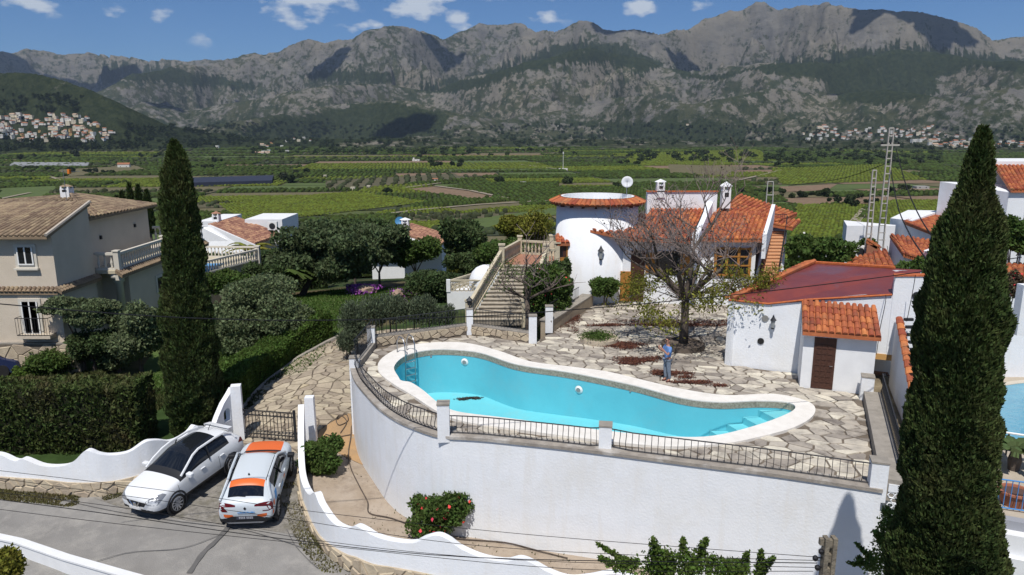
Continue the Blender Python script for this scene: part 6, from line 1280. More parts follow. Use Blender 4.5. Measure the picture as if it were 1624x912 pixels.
# neighbouring pool on the right
np_z = -1.3; deck = tag(MB().prism([G(1540, 830, np_z)[:2], G(1700, 830, np_z)[:2], (40, 30), (34, 36), (19, 33), G(1540, 540, np_z)[:2], G(1560, 640, np_z)[:2]], -4, np_z, mat('pale_deck', (.46, .40, .32), .9, (.38, .33, .26), 1.5)).build('neighbour_deck'), kind='structure')
t = thing('neighbour_pool', 'blue water pool of the neighbours at the right edge', 'swimming pool'); pp_ = catmull([G(px, py, np_z)[:2] for px, py in ((1560, 660), (1566, 625), (1600, 612), (1660, 610), (1720, 640), (1700, 710), (1620, 706), (1575, 694))], 4, True)
MB().prism(pp_, np_z + .001, np_z + .03, mat('rippled_pool_water', (.08, .30, .44), .12, (.11, .37, .50), 2.2, .6, 5, spec=.6)).build('water', t); nn_ = len(pp_); oo = inset(pp_, -.3 if sum(pp_[i][0] * pp_[(i + 1) % nn_][1] - pp_[(i + 1) % nn_][0] * pp_[i][1] for i in range(nn_)) > 0 else .3)
MB().add([(*p, np_z + .06) for p in pp_] + [(*p, np_z + .06) for p in oo] + [(*p, np_z) for p in oo] + [(*p, np_z) for p in pp_], [(i, (i + 1) % nn_, (i + 1) % nn_ + nn_, i + nn_)[::-1] for i in range(nn_)] + [(i + nn_, (i + 1) % nn_ + nn_, (i + 1) % nn_ + 2 * nn_, i + 2 * nn_)[::-1] for i in range(nn_)] + [(i, i + 3 * nn_, (i + 1) % nn_ + 3 * nn_, (i + 1) % nn_)[::-1] for i in range(nn_)], mat('pale_pool_edge', (.55, .50, .42), .8)).build('coping', t); at0(t, (*pp_[0], np_z))
def fence(label, a, b, h, sp, m, r_=.018):
    t = thing('fence', label, 'fence', a); a, b = Vector(a), Vector(b)
    for z in (.08, h): MB().tube([a + Vector((0, 0, z)), b + Vector((0, 0, z))], r_ * 1.3, m, 5).build('rail', t)
    me = MB().tube([(0, 0, .08), (0, 0, h)], r_ * .7, m, 4).mesh('bar'); n = int((b - a).length / sp)
    for k in range(n + 1): link('bar', me, t, a.lerp(b, k / n))
    return at0(t, tuple(a))
fence('pale metal fence behind the neighbouring pool', G(1560, 592, np_z), G(1680, 600, np_z), 1.25, .16, mat('pale_grey_metal', (.55, .58, .62), .4)); fence('bright blue fence below the neighbouring pool', G(1570, 806, np_z), G(1680, 822, np_z), .95, .15, mat('blue_painted_metal', (.07, .25, .55), .4))
t = thing('pool_handrail', 'white handrail with dark posts on the near side of the neighbouring pool', 'handrail'); a, b = Vector(G(1560, 716, np_z)), Vector(G(1680, 735, np_z)); MB().tube([a + Vector((0, 0, .8)), b + Vector((0, 0, .8))], .04, WPL, 6).build('rail', t)
for k in (.3, .8): p = a.lerp(b, k); MB().tube([p, p + Vector((0, 0, .8))], .03, IRON, 5).build('post', t)
at0(t, tuple(a))
t = thing('terrace_parapet', 'white stepped parapet wall at the bottom right corner', 'wall'); a, b = G(1545, 822, np_z)[:2], G(1700, 850, np_z)[:2]; wall_strip([a, b], np_z + .12, -5, .3, mat('grey_band', (.30, .31, .34), .8)).build('grey_band', t); a2, b2 = tuple(Vector(a) - Vector((0, .35))), tuple(Vector(b) - Vector((0, .35))); wall_strip([a2, b2], np_z - .15, -5, .34, WHITE2).build('wall_body', t); a3, b3 = tuple(Vector(a) - Vector((0, .55))), tuple(Vector(b) - Vector((0, .55))); wall_strip([a3, b3], np_z - .75, -5, .19, WHITE2).build('wall_step', t); at0(t, (*a, -4))
POT = mat('terracotta_pot', (.40, .16, .09), .8, (.32, .12, .07), 4)
t = thing('plant_pot', 'round terracotta pot behind the blue fence', 'pot', G(1607, 800, np_z)); MB().lathe([(.3, 0), (.42, .38), (.46, .40), (.46, .46), (.38, .46), (.36, .36)], POT, 16, cap=False).build('pot', t); MB().lathe([(.37, .40), (.01, .41)], mat('potting_soil', (.10, .06, .05), .95), 16, cap=False).build('pot_soil', t)
t = thing('plant_pot', 'square terracotta planter with red flowers at the right edge', 'pot', Y(1592, 527, 29)); MB().box(-.35, .35, -.2, .2, 0, .38, POT).build('pot', t)
# ------------------------------------------------ lattice pylons, utility pole, cables
CP_ = mat('pylon_concrete', (.44, .42, .38), .85)
def pylon(label, px0, pytop, pxb, pyb, yd, w, rung, arm=None):
    top_, bot = Vector(Y(px0, pytop, yd)), Vector(Y(pxb, pyb, yd)); bot.x = top_.x + (bot.x - top_.x) * .6; t = thing('lattice_pylon', label, 'pylon', tuple(bot)); h = top_.z - bot.z; lean = (top_.x - bot.x) / h; w1_ = w * .62
    for s in (-1, 1): MB().add([(s * w - .03, -.06, -3), (s * w + .03, -.06, -3), (s * w + .03, .06, -3), (s * w - .03, .06, -3), (lean * h + s * w1_ - .022, -.05, h), (lean * h + s * w1_ + .022, -.05, h), (lean * h + s * w1_ + .022, .05, h), (lean * h + s * w1_ - .022, .05, h)], [(0, 3, 2, 1), (4, 5, 6, 7), (0, 1, 5, 4), (1, 2, 6, 5), (2, 3, 7, 6), (3, 0, 4, 7)], CP_).build('pylon_leg', t)
    n = int(h / rung)
    for k in range(n + 1): z = k * h / n; ww_ = w + (w1_ - w) * z / h; box(t, 'pylon_rung', lean * z - ww_, lean * z + ww_, -.04, .04, z - .03, z + .03, CP_)
    if arm: z, a = arm; x = lean * z; box(t, 'crossarm', x - a, x + a, -.06, .06, z, z + .09, CP_); [MB().lathe([(.05, 0), (.07, .05), (.03, .15)], DARKGLASS, 8, (x + q * a, 0, z + .09)).build('insulator', t) for q in (-.9, 0, .9)]
    return t
pylon('tall pale lattice pylon with a crossarm left of the right cypress', 1414, 203, 1399, 392, 44, .21, .42, (6.7 - .6, .55)); pylon('shorter lattice pylon left of the tall one', 1387, 270, 1379, 396, 42, .17, .42); pylon('distant lattice pylon top behind the orange villa roof', 1222, 288, 1222, 330, 52, .32, .8)
up = thing('utility_pole', 'weathered concrete utility pole top with insulators at the bottom right', 'pole'); p = Y(1317, 852, 12.4); PCN_ = mat('weathered_pole_concrete', (.26, .225, .17), .95, (.14, .12, .095), 6, .6, 16)
for s in (-1, 1): MB().box(p[0] + s * .075 - .04, p[0] + s * .075 + .04, p[1] - .08, p[1] + .08, -5.5, p[2], PCN_).build('pole_flange', up)
for k in range(14): z = p[2] - .2 - k * .3; box(up, 'pole_web', p[0] - .035, p[0] + .035, p[1] - .05, p[1] + .05, z, z + .16, PCN_)
INS = mat('black_insulator', (.015, .015, .018), .35)
for dx, dz in ((-.16, -.28), (-.26, -.42), (-.2, -.62)): MB().lathe([(.02, -.06), (.05, -.03), (.055, .02), (.025, .05)], INS, 10, (p[0] + dx, p[1] - .03, p[2] + dz)).build('insulator', up); MB().tube([(p[0] + dx, p[1] - .03, p[2] + dz), (p[0] - .06, p[1], p[2] + dz)], .012, INS, 4).build('bracket', up)
MB().box(p[0] - .2, p[0] - .13, p[1] - .04, p[1] + .04, p[2] - .15, p[2] - .02, PCN_).build('bracket', up); at0(up, (p[0], p[1], -5.5))
def cable(label, pts, r_, m=IRON, k=6): P = catmull([Y(*q) for q in pts], k); tag(MB().tube(P, r_, m, 4).build('cable'), label, 'cable')
BLK = mat('black_cable', (.012, .012, .014), .6)
cable('thick black cable crossing the whole picture above the terrace', [(-120, 468, 17), (0, 482, 17.5), (257, 502, 18.5), (480, 508, 19.3), (745, 502, 20), (960, 487, 20.6), (1160, 468, 21.2), (1300, 452, 21.6), (1440, 434, 22), (1620, 408, 22.5)], .016, BLK)
px_, py_, yy = pr_((p[0] - .2, p[1], p[2] - .4)) + (p[1],)
for i, (lab, pts) in enumerate((('uppermost thin wire crossing the road and ret wall'.replace('ret wall', 'white wall'), [(-100, 735, 15.5), (240, 775, 15), (486, 810, 14.7), (840, 848, 14), (1302, 884, 12.35)]), ('second thin wire crossing the road below the white car', [(-100, 745, 15.3), (240, 792, 15), (459, 823, 14.7), (724, 862, 14.2), (1000, 880, 13.5), (1300, 889, 12.35)]), ('third thin wire crossing the road behind the parked cars', [(-100, 780, 15.1), (150, 812, 15), (420, 851, 14.7), (750, 884, 14), (1296, 893, 12.35)]), ('fourth thin wire low over the road', [(-100, 795, 14.9), (180, 830, 14.7), (520, 866, 14.2), (900, 902, 13.3), (1290, 906, 12.35)]), ('thin wire just above the lower street wall', [(-100, 770, 15.2), (200, 806, 14.9), (511, 858, 14.6), (820, 888, 13.9), (1296, 900, 12.35)]))): cable(lab, pts, .006 if i != 2 else .009, BLK)
cable('black cable falling from the tall pylon crossarm to the cypress', [(1421, 236, 44), (1438, 297, 40), (1462, 350, 35), (1492, 391, 30), (1515, 415, 26)], .03, BLK); cable('second black cable falling from the tall pylon past the chimney', [(1413, 270, 44), (1424, 328, 38), (1442, 370, 34), (1461, 400, 30), (1480, 424, 27)], .03, BLK); cable('thin far cable left of the pylons', [(1250, 295, 60), (1335, 283, 55), (1409, 258, 44)], .025, BLK)
cable('thin cable draped over the wine red roof and down the white wall', [(1386, 398, 38), (1389, 425, 34), (1397, 460, 29), (1405, 472, 26.4), (1396, 520, 26.5), (1390, 562, 26.6)], .014, BLK); cable('thin cable crossing the orange outhouse roof', [(1407, 390, 38), (1414, 430, 34.5), (1421, 440, 26.3)], .014, BLK); cable('thin grey cable down the tall white wall', [(1452, 436, 25.8), (1446, 470, 25.9), (1438, 510, 25.9)], .012, BLK)
# ================================================================== CARS
PW_ = mat('white_car_paint', (.72, .74, .76), .22, spec=.5); PW2 = mat('silver_white_car_paint', (.56, .61, .65), .25, spec=.5); PLB = mat('black_car_plastic', (.018, .019, .022), .55); CG = mat('tinted_car_glass', (.006, .008, .012), .05, spec=.7)
ORP = mat('orange_vinyl', (.72, .15, .035), .4); RUB = mat('tyre_rubber', (.018, .018, .019), .8); ALU = mat('alloy_rim', (.42, .43, .45), .4, metal=.3); REDL = mat('red_lamp_glass', (.10, .006, .008), .15); CHR = mat('chrome', (.6, .6, .62), .15, metal=1); HLG = mat('headlamp_glass', (.30, .31, .33), .1, metal=.4); BLV = mat('blue_vinyl', (.02, .25, .62), .4)
def car(name, label, sts, mats_of, loc, fwd, up, Lw=1.325, wy=.80, wr=.345, extra=None):
    root = thing(name, label, 'car', loc); f = Vector(fwd).normalized(); u = Vector(up).normalized(); l = u.cross(f).normalized(); f = l.cross(u)
    root.matrix_world = Matrix(((f.x, l.x, u.x, loc[0]), (f.y, l.y, u.y, loc[1]), (f.z, l.z, u.z, loc[2]), (0, 0, 0, 1))) @ Matrix.Diagonal((.98, 1, 1.045, 1))
    vs = []; rings = []; mi = []; fs = []
    for s in sts:
        x, zb, wb, a, b, c, d, z5 = s; half = [(0, zb), (wb, zb), a, b, c, d, (0, z5)]; pts = half + [(-y, z) for y, z in half[5:0:-1]]; rings.append(len(vs)); vs += [(x, y, z) for y, z in pts]
    n = 12; seg = lambda j: min(j, 11 - j)
    for i in range(len(sts) - 1):
        for j in range(n): fs.append((rings[i] + j, rings[i] + (j + 1) % n, rings[i + 1] + (j + 1) % n, rings[i + 1] + j)); mi.append(mats_of(i, seg(j)))
    fs.append(tuple(range(n))[::-1]); mi.append(mats_of(0, 3)); fs.append(tuple(rings[-1] + j for j in range(n))); mi.append(mats_of(len(sts) - 2, 3))
    names = []
    for m in mi:
        if m not in names: names.append(m)
    me = bpy.data.meshes.new('tmp'); me.from_pydata(vs, [], fs); me.polygons.foreach_set('material_index', [names.index(m) for m in mi])
    for k in names: me.materials.append(PW_)
    bm = bmesh.new(); bm.from_mesh(me); bmesh.ops.recalc_face_normals(bm, faces=bm.faces); bm.to_mesh(me); bm.free()
    o = bpy.data.objects.new('tmp', me); COL.objects.link(o); sm = o.modifiers.new('s', 'SUBSURF'); sm.levels = sm.render_levels = 3; dg = bpy.context.evaluated_depsgraph_get(); ev = o.evaluated_get(dg); em = ev.to_mesh()
    V = [v.co.copy() for v in em.vertices]; P = [(p.material_index, tuple(p.vertices)) for p in em.polygons]; ev.to_mesh_clear(); bpy.data.objects.remove(o)
    for k, (nm, m, pn) in enumerate(names):
        used = {}; ff = []
        for q, poly in P:
            if q == k: ff.append(tuple(used.setdefault(i, len(used)) for i in poly))
        if not ff: continue
        mb = MB(); mb.add([V[i] for i in used], ff, m); ob = mb.build(pn, root, True)
    def tops(y_, x_, zlo=.9): return max((v.z for v in V if abs(v.x - x_) < .12 and abs(abs(v.y) - y_) < .1), default=1.5)
    tyre = MB().lathe([(wr * .62, -.10), (wr * .93, -.11), (wr, -.07), (wr, .07), (wr * .93, .11), (wr * .62, .10)], RUB, 28, cap=False).mesh('tyre', True); rim = MB(); rim.lathe([(wr * .66, .02), (wr * .70, .105), (wr * .64, .112)], ALU, 24, cap=False); rim.lathe([(wr * .64, .112), (wr * .60, .03), (.01, .02)], PLB, 24, cap=False)
    for q in range(10):
        a = 2 * math.pi * q / 10; rim.add([Vector((math.cos(a + t) * r_, math.sin(a + t) * r_, z)) for r_, t, z in ((.05, -.6, .09), (.05, .6, .09), (wr * .66, .11, .105), (wr * .66, -.11, .105))], [(0, 1, 2, 3)], ALU)
    rim.lathe([(.05, .06), (.04, .10)], ALU, 10); rim = rim.mesh('rim')
    arch = MB().lathe([(wr + .085, -.05), (wr + .085, .0), (wr + .06, .025), (wr + .02, .01), (wr + .02, -.12), (.02, -.12)], PLB, 30, cap=False).mesh('wheel_arch', True)
    for sx in (-1, 1):
        for sy in (-1, 1):
            rot_ = Matrix.Rotation(-sy * R(90), 4, 'X'); w = link('wheel', tyre, root); w.matrix_local = Matrix.Translation((sx * Lw, sy * (wy + .005), wr)) @ rot_; r2 = link('rim', rim, w)
            a_ = link('wheel_arch', arch, root); a_.matrix_local = Matrix.Translation((sx * Lw, sy * (wy + .095), wr + .02)) @ rot_
    from mathutils.bvhtree import BVHTree
    bvh = BVHTree.FromPolygons(V, [p[1] for p in P])
    def part(nm, mb): return mb.build(nm, root)
    def decal(nm, pts, m, off=.006, cuts=3):
        bm = bmesh.new(); bm.faces.new([bm.verts.new(p) for p in pts]); bmesh.ops.triangulate(bm, faces=bm.faces); bmesh.ops.subdivide_edges(bm, edges=bm.edges, cuts=cuts, use_grid_fill=True)
        for v in bm.verts:
            co, no, i_, d_ = bvh.find_nearest(v.co)
            if co is not None: v.co = co + no * off
        me = bpy.data.meshes.new(nm); bm.to_mesh(me); bm.free(); me.materials.append(m); return link(nm, me, root)
    part.decal = decal
    for s in (-1, 1):
        m = MB().box(-.09, .09, -.12, .12, -.07, .08, mats_of(4, 3)[1] if name == 'white_crossover_car' else PLB); me_ = m.mesh('mirror'); o = link('mirror', me_, root, (.72, s * 1.02, 1.10)); b_ = o.modifiers.new('b', 'BEVEL'); b_.width = .04; b_.segments = 3
        for x_ in (.02, -.92): part('door_handle', MB().box(x_ - .10, x_ + .10, s * .895 - .02, s * .895 + .02, .93, .955, mats_of(4, 3)[1])); decal('door_gap', [(x_ + (.95 if x_ > 0 else -.02) + .18, s * .95, .98), (x_ + (.95 if x_ > 0 else -.02) + .195, s * .95, .98), (x_ + (.95 if x_ > 0 else -.02) + .195, s * .95, .5), (x_ + (.95 if x_ > 0 else -.02) + .18, s * .95, .5)], PLB, .002, 5)
    if extra: extra(root, part, V)
    return root
# white crossover seen from its front left
ST = [(2.19, .42, .42, (.56, .50), (.62, .62), (.58, .74), (.46, .80), .83), (2.06, .30, .68, (.79, .45), (.84, .62), (.80, .80), (.62, .91), .945), (1.75, .25, .78, (.88, .45), (.90, .68), (.87, .90), (.70, 1.0), 1.035), (1.35, .25, .80, (.895, .45), (.905, .72), (.88, .97), (.71, 1.06), 1.10), (1.0, .25, .80, (.895, .45), (.905, .75), (.88, 1.01), (.73, 1.10), 1.14), (.88, .25, .80, (.895, .45), (.905, .75), (.88, 1.03), (.74, 1.14), 1.18),
      (.12, .25, .80, (.895, .45), (.90, .78), (.87, 1.07), (.64, 1.52), 1.57), (-.02, .25, .80, (.895, .45), (.90, .78), (.87, 1.07), (.635, 1.545), 1.60), (-.9, .25, .80, (.895, .45), (.90, .80), (.87, 1.11), (.62, 1.545), 1.60), (-1.05, .25, .80, (.895, .45), (.905, .80), (.87, 1.12), (.62, 1.535), 1.59), (-1.4, .25, .80, (.895, .45), (.91, .80), (.86, 1.15), (.60, 1.50), 1.56), (-1.72, .25, .80, (.89, .45), (.90, .80), (.84, 1.14), (.58, 1.43), 1.50), (-2.0, .30, .74, (.84, .46), (.86, .80), (.80, 1.08), (.66, 1.16), 1.20), (-2.10, .34, .68, (.80, .48), (.83, .78), (.77, 1.02), (.64, 1.08), 1.10), (-2.18, .42, .60, (.72, .52), (.75, .72), (.70, .90), (.58, .98), 1.0)]
def m1(i, s):
    if s in (0, 1): return ('c', PLB, 'lower_cladding')
    if s == 4 and 5 <= i <= 9: return ('g', CG, 'side_window')
    if s == 5 and i in (5,): return ('w', CG, 'windscreen')
    if s == 5 and 6 <= i <= 8: return ('r', DARKGLASS, 'glass_roof')
    if s == 5 and i == 11: return ('b', CG, 'rear_window')
    if i == 4 and s >= 4: return ('c2', PLB, 'cowl')
    return ('p', PW_, 'body')
def ex1(root, part, V):
    for s in (-1, 1):
        pth = [(.92, .80, 1.11), (.60, .775, 1.30), (.2, .70, 1.49), (-.1, .665, 1.555), (-.9, .655, 1.56), (-1.4, .63, 1.52), (-1.7, .68, 1.36), (-1.78, .78, 1.18)]
        part('roof_pillar', MB().tube([(x, s * y, z) for x, y, z in pth], .042, PW_, 6)); part('door_pillar', MB().tube([(-.35, s * .875, 1.06), (-.42, s * .79, 1.30), (-.46, s * .69, 1.52)], .022, PLB, 5))
        part.decal('headlight', [(2.17, s * .44, .70), (2.02, s * .78, .68), (1.66, s * .90, .90), (1.74, s * .80, .99), (2.02, s * .62, .86), (2.18, s * .42, .80)], HLG); part('fog_lamp', MB().lathe([(.07, 0), (.05, .02)], PLB, 10)).matrix_local = Matrix.Translation((2.10, s * .62, .44)) @ Matrix.Rotation(R(90), 4, 'Y')
        part.decal('tail_light', [(-1.80, s * .90, .98), (-2.10, s * .80, .88), (-2.13, s * .60, .95), (-1.98, s * .80, 1.08)], REDL)
    part.decal('grille', [(2.2, -.46, .76), (2.2, .46, .76), (2.2, .34, .60), (2.2, -.34, .60)], PLB); part('badge', MB().lathe([(.075, 0), (.06, .015)], CHR, 14)).matrix_local = Matrix.Translation((2.235, 0, .69)) @ Matrix.Rotation(R(90), 4, 'Y')
    for s in (-1, 1): part('grille_trim', MB().tube([(2.235, s * .22, .80), (2.24, s * .09, .61)], .018, CHR, 5))
    part.decal('lower_grille', [(2.2, -.66, .50), (2.2, .66, .50), (2.1, .74, .34), (2.1, -.74, .34)], PLB); part('spoiler', MB().add([(-1.68, -.58, 1.46), (-1.68, .58, 1.46), (-1.95, .54, 1.44), (-1.95, -.54, 1.44), (-1.68, -.58, 1.53), (-1.68, .58, 1.53), (-1.95, .54, 1.475), (-1.95, -.54, 1.475)], [(4, 5, 6, 7), (0, 3, 2, 1), (3, 7, 6, 2), (0, 4, 7, 3), (1, 2, 6, 5)], PW_)); part('roof_antenna', MB().tube([(-1.3, 0, 1.56), (-1.45, 0, 1.72)], .012, PLB, 4)); part('number_plate', MB().box(2.235, 2.25, -.26, .26, .50, .60, mat('plate_white', (.7, .7, .7), .5)))
def place_car(c1, c2, side, wb, ty):
    a, b = Vector(GH(*c1)), Vector(GH(*c2)); d = (b - a).normalized(); mid = (a + b) / 2; q = .6; nx = (h1(mid.x - q, mid.y) - h1(mid.x + q, mid.y)) / (2 * q); ny = (h1(mid.x, mid.y - q) - h1(mid.x, mid.y + q)) / (2 * q); up_ = Vector((nx, ny, 1)).normalized(); l = Vector((-d.y, d.x, 0)); mid = mid + l * side * ty; mid.z = h1(mid.x, mid.y) + .055; return mid, d, up_, (b - a).length
mid, d, up_, wbl = place_car((370.8, 751.8), (278.7, 815), -1, 2.65, .80)
car('white_crossover_car', 'white crossover car with a black glass roof parked facing the street', ST, m1, tuple(mid), d, up_, extra=ex1)
# white and orange hatchback seen from behind
ST2 = [(2.10, .40, .50, (.60, .48), (.66, .64), (.62, .78), (.50, .84), .87), (1.98, .30, .68, (.80, .45), (.84, .66), (.80, .84), (.64, .95), .98), (1.65, .25, .78, (.87, .45), (.89, .70), (.86, .93), (.70, 1.04), 1.07), (1.3, .25, .80, (.88, .45), (.90, .72), (.87, .98), (.71, 1.09), 1.12), (1.0, .25, .80, (.88, .45), (.90, .75), (.87, 1.01), (.72, 1.12), 1.16), (.85, .25, .80, (.88, .45), (.90, .75), (.87, 1.03), (.73, 1.17), 1.21),
       (.2, .25, .80, (.88, .45), (.90, .78), (.86, 1.06), (.64, 1.50), 1.55), (.08, .25, .80, (.88, .45), (.90, .78), (.86, 1.06), (.635, 1.525), 1.575), (-.8, .25, .80, (.88, .45), (.90, .80), (.86, 1.10), (.63, 1.525), 1.58), (-1.42, .25, .80, (.88, .45), (.90, .80), (.85, 1.13), (.61, 1.48), 1.535), (-1.60, .25, .80, (.88, .45), (.90, .80), (.84, 1.13), (.60, 1.44), 1.49), (-1.88, .28, .76, (.86, .46), (.88, .80), (.80, 1.06), (.66, 1.12), 1.15), (-2.02, .30, .72, (.83, .48), (.86, .76), (.78, .96), (.64, 1.02), 1.04), (-2.10, .38, .62, (.76, .50), (.80, .68), (.73, .86), (.60, .92), .94)]
def m2(i, s):
    if s in (0, 1): return ('c', PLB, 'lower_cladding')
    if s == 4 and 5 <= i <= 8: return ('g', CG, 'side_window')
    if s == 5 and i == 5: return ('w', CG, 'windscreen')
    if s == 5 and i == 10: return ('b', CG, 'rear_window')
    if s == 5 and i in (0, 1, 2, 3): return ('o', ORP, 'bonnet')
    if s == 5 and i == 9: return ('o2', ORP, 'rear_spoiler')
    if i == 4 and s == 5: return ('c2', PLB, 'cowl')
    return ('p', PW2, 'body')
def ex2(root, part, V):
    for s in (-1, 1):
        pth = [(.9, .79, 1.12), (.60, .775, 1.29), (.25, .70, 1.47), (0, .665, 1.535), (-.9, .655, 1.54), (-1.4, .64, 1.49), (-1.62, .68, 1.38), (-1.9, .80, 1.08)]
        part('roof_pillar', MB().tube([(x, s * y, z) for x, y, z in pth], .042, PW2, 6)); part('door_pillar', MB().tube([(-.35, s * .865, 1.06), (-.42, s * .78, 1.30), (-.45, s * .69, 1.50)], .022, PLB, 5))
        part.decal('tail_light', [(-1.90, s * .88, 1.02), (-2.0, s * .30, .955), (-2.0, s * .30, .915), (-2.02, s * .66, .915), (-1.86, s * .89, .90)], REDL, .008); part.decal('tail_light', [(-2.0, s * .66, .92), (-1.86, s * .89, .92), (-1.95, s * .87, .76), (-2.06, s * .55, .77), (-2.06, s * .55, .80), (-2.02, s * .74, .80)], REDL, .008)
        part.decal('bumper_sticker', [(-2.12, s * .40, .66), (-1.9, s * .92, .72), (-1.9, s * .92, .58), (-2.12, s * .34, .56)], ORP); part.decal('side_stripe', [(-1.25, s * .95, 1.13), (-1.5, s * .95, 1.13), (-1.62, s * .95, .86), (-1.42, s * .95, .84)], BLV); part.decal('side_sticker', [(-.3, s * .95, .80), (-.7, s * .95, .80), (-.7, s * .95, .60), (-.3, s * .95, .60)], mat('pale_blue_vinyl', (.22, .36, .55), .4)); part.decal('side_sticker', [(.02, s * .95, .84), (-.14, s * .95, .84), (-.14, s * .95, .72), (.02, s * .95, .72)], ORP)
        part.decal('side_sticker', [(-1.68, s * .95, .98), (-1.84, s * .95, .96), (-1.84, s * .95, .82), (-1.74, s * .95, .78)], ORP)
    part.decal('badge', [(-2.1, 0, .94), (-2.1, .05, .88), (-2.1, 0, .82), (-2.1, -.05, .88)], PLB, .01); part('number_plate', MB().box(-2.155, -2.14, -.27, .27, .53, .64, mat('plate_dark', (.05, .055, .08), .5)))
    rg = random.Random(3); tx = MB(); x = -.24
    for k in range(8): w_ = .035; tx.box(-2.165, -2.156, x, x + w_, .555, .62, mat('plate_marks', (.45, .46, .5), .5)); tx.box(-2.166, -2.157, x + .01, x + w_ + .008, .58, .595, mat('plate_dark', (.05, .055, .08), .5)); x += .052 + (.03 if k == 3 else 0)
    part('plate_marks', tx); tx = MB(); x = -.30
    for k in range(13): h_ = rg.choice([.03, .03, .045]); tx.box(-2.128, -2.112, x, x + .024, .735, .735 + h_, BLV); x += .042
    part('tailgate_lettering', tx); part('skid_plate', MB().add([(-2.135, -.60, .42), (-2.135, .60, .42), (-2.11, .52, .35), (-2.11, -.52, .35)], [(0, 1, 2, 3)], ALU)); part('rear_bumper', MB().add([(-2.145, -.42, .64), (-2.145, .42, .64), (-2.14, .78, .50), (-2.12, .62, .40), (-2.12, -.62, .40), (-2.14, -.78, .50)], [(0, 1, 2, 3, 4, 5)], PLB)); part('roof_antenna', MB().lathe([(.035, 0), (.02, .05)], PLB, 8, (-1.2, 0, 1.55))); part('wiper', MB().tube([(-1.87, 0, 1.17), (-1.84, .38, 1.20)], .012, PLB, 4))
mid, d, up_, wbl2 = place_car((438, 823), (459, 754), 1, 2.64, .80)
car('white_orange_hatchback', 'silvery white hatchback with orange bonnet and spoiler stripe seen from behind', ST2, m2, tuple(mid), d, up_, extra=ex2)
print('wheelbases', wbl, wbl2)
dcar = thing('parked_car', 'dark blue car half hidden at the left edge below the beige house', 'car', (*GH(-12, 600)[:2], -3.5)); CB_ = mat('dark_blue_car_paint', (.02, .03, .08), .2); sg = [(-2.1, .55), (-2.0, .9), (-1.5, 1.0), (-.9, 1.42), (.5, 1.45), (1.3, 1.0), (2.0, .85), (2.15, .5)]
for ya, yb, m in ((-.85, .85, CB_),): n = len(sg); MB().add([(x, ya, z) for x, z in sg] + [(x, yb, z) for x, z in sg] + [(x, ya, .25) for x, z in (sg[-1], sg[0])] + [(x, yb, .25) for x, z in (sg[-1], sg[0])], [tuple(range(n)) + (2 * n, 2 * n + 1), tuple(range(2 * n - 1, n - 1, -1)) + (2 * n + 3, 2 * n + 2)] + [(i, i + n, i + n + 1, i + 1) for i in range(n - 1)], m).build('body', dcar)
MB().add([(-1.35, -.86, 1.05), (-.85, -.86, 1.36), (.45, -.86, 1.38), (1.1, -.86, 1.05)], [(0, 1, 2, 3)], CG).add([(1.28, -.7, 1.03), (1.28, .7, 1.03), (.56, .62, 1.42), (.56, -.62, 1.42)], [(0, 1, 2, 3)], CG).build('window', dcar)
for x_ in (-1.3, 1.3): MB().lathe([(.33, -.1), (.33, .1)], RUB, 18).build('wheel', dcar).matrix_local = Matrix.Translation((x_, -.8, .33)) @ Matrix.Rotation(R(90), 4, 'X')
# ================================================================== PERSON
def skinned(name, verts, edges, m, parent, sub=2, root=0):
    me = bpy.data.meshes.new(name); me.from_pydata([v[:3] for v in verts], edges, []); o = bpy.data.objects.new(name, me); COL.objects.link(o); s = o.modifiers.new('skin', 'SKIN'); s.use_smooth_shade = True
    for i, v in enumerate(verts):
        d_ = me.skin_vertices[0].data[i]; r_ = v[3]; d_.radius = r_ if isinstance(r_, tuple) else (r_, r_); d_.use_root = (i == root)
    ss = o.modifiers.new('sub', 'SUBSURF'); ss.levels = ss.render_levels = sub; dg = bpy.context.evaluated_depsgraph_get(); em = bpy.data.meshes.new_from_object(o.evaluated_get(dg)); em.name = name; em.materials.clear(); em.materials.append(m); em.polygons.foreach_set('use_smooth', [True] * len(em.polygons)); bpy.data.objects.remove(o)
    return link(name, em, parent)
SK = mat('skin', (.42, .21, .145), .6); SHI = mat('light_blue_shirt', (.16, .30, .60), .85, (.12, .24, .52), 12, .4, 14); TRO = mat('grey_blue_trousers', (.20, .24, .30), .85, (.15, .19, .25), 10, .4, 14); SHO = mat('brown_shoes', (.10, .035, .03), .6); HAIR = mat('dark_hair', (.03, .022, .02), .7)
px3 = G(1057, 605); pe = thing('person', 'person in a light blue shirt and grey trousers raising a phone by the pool', 'person', px3); pe.rotation_euler.z = math.atan2(-.35, -.93) - math.pi / 2 + math.pi if False else R(105)   # local +y is where the person faces
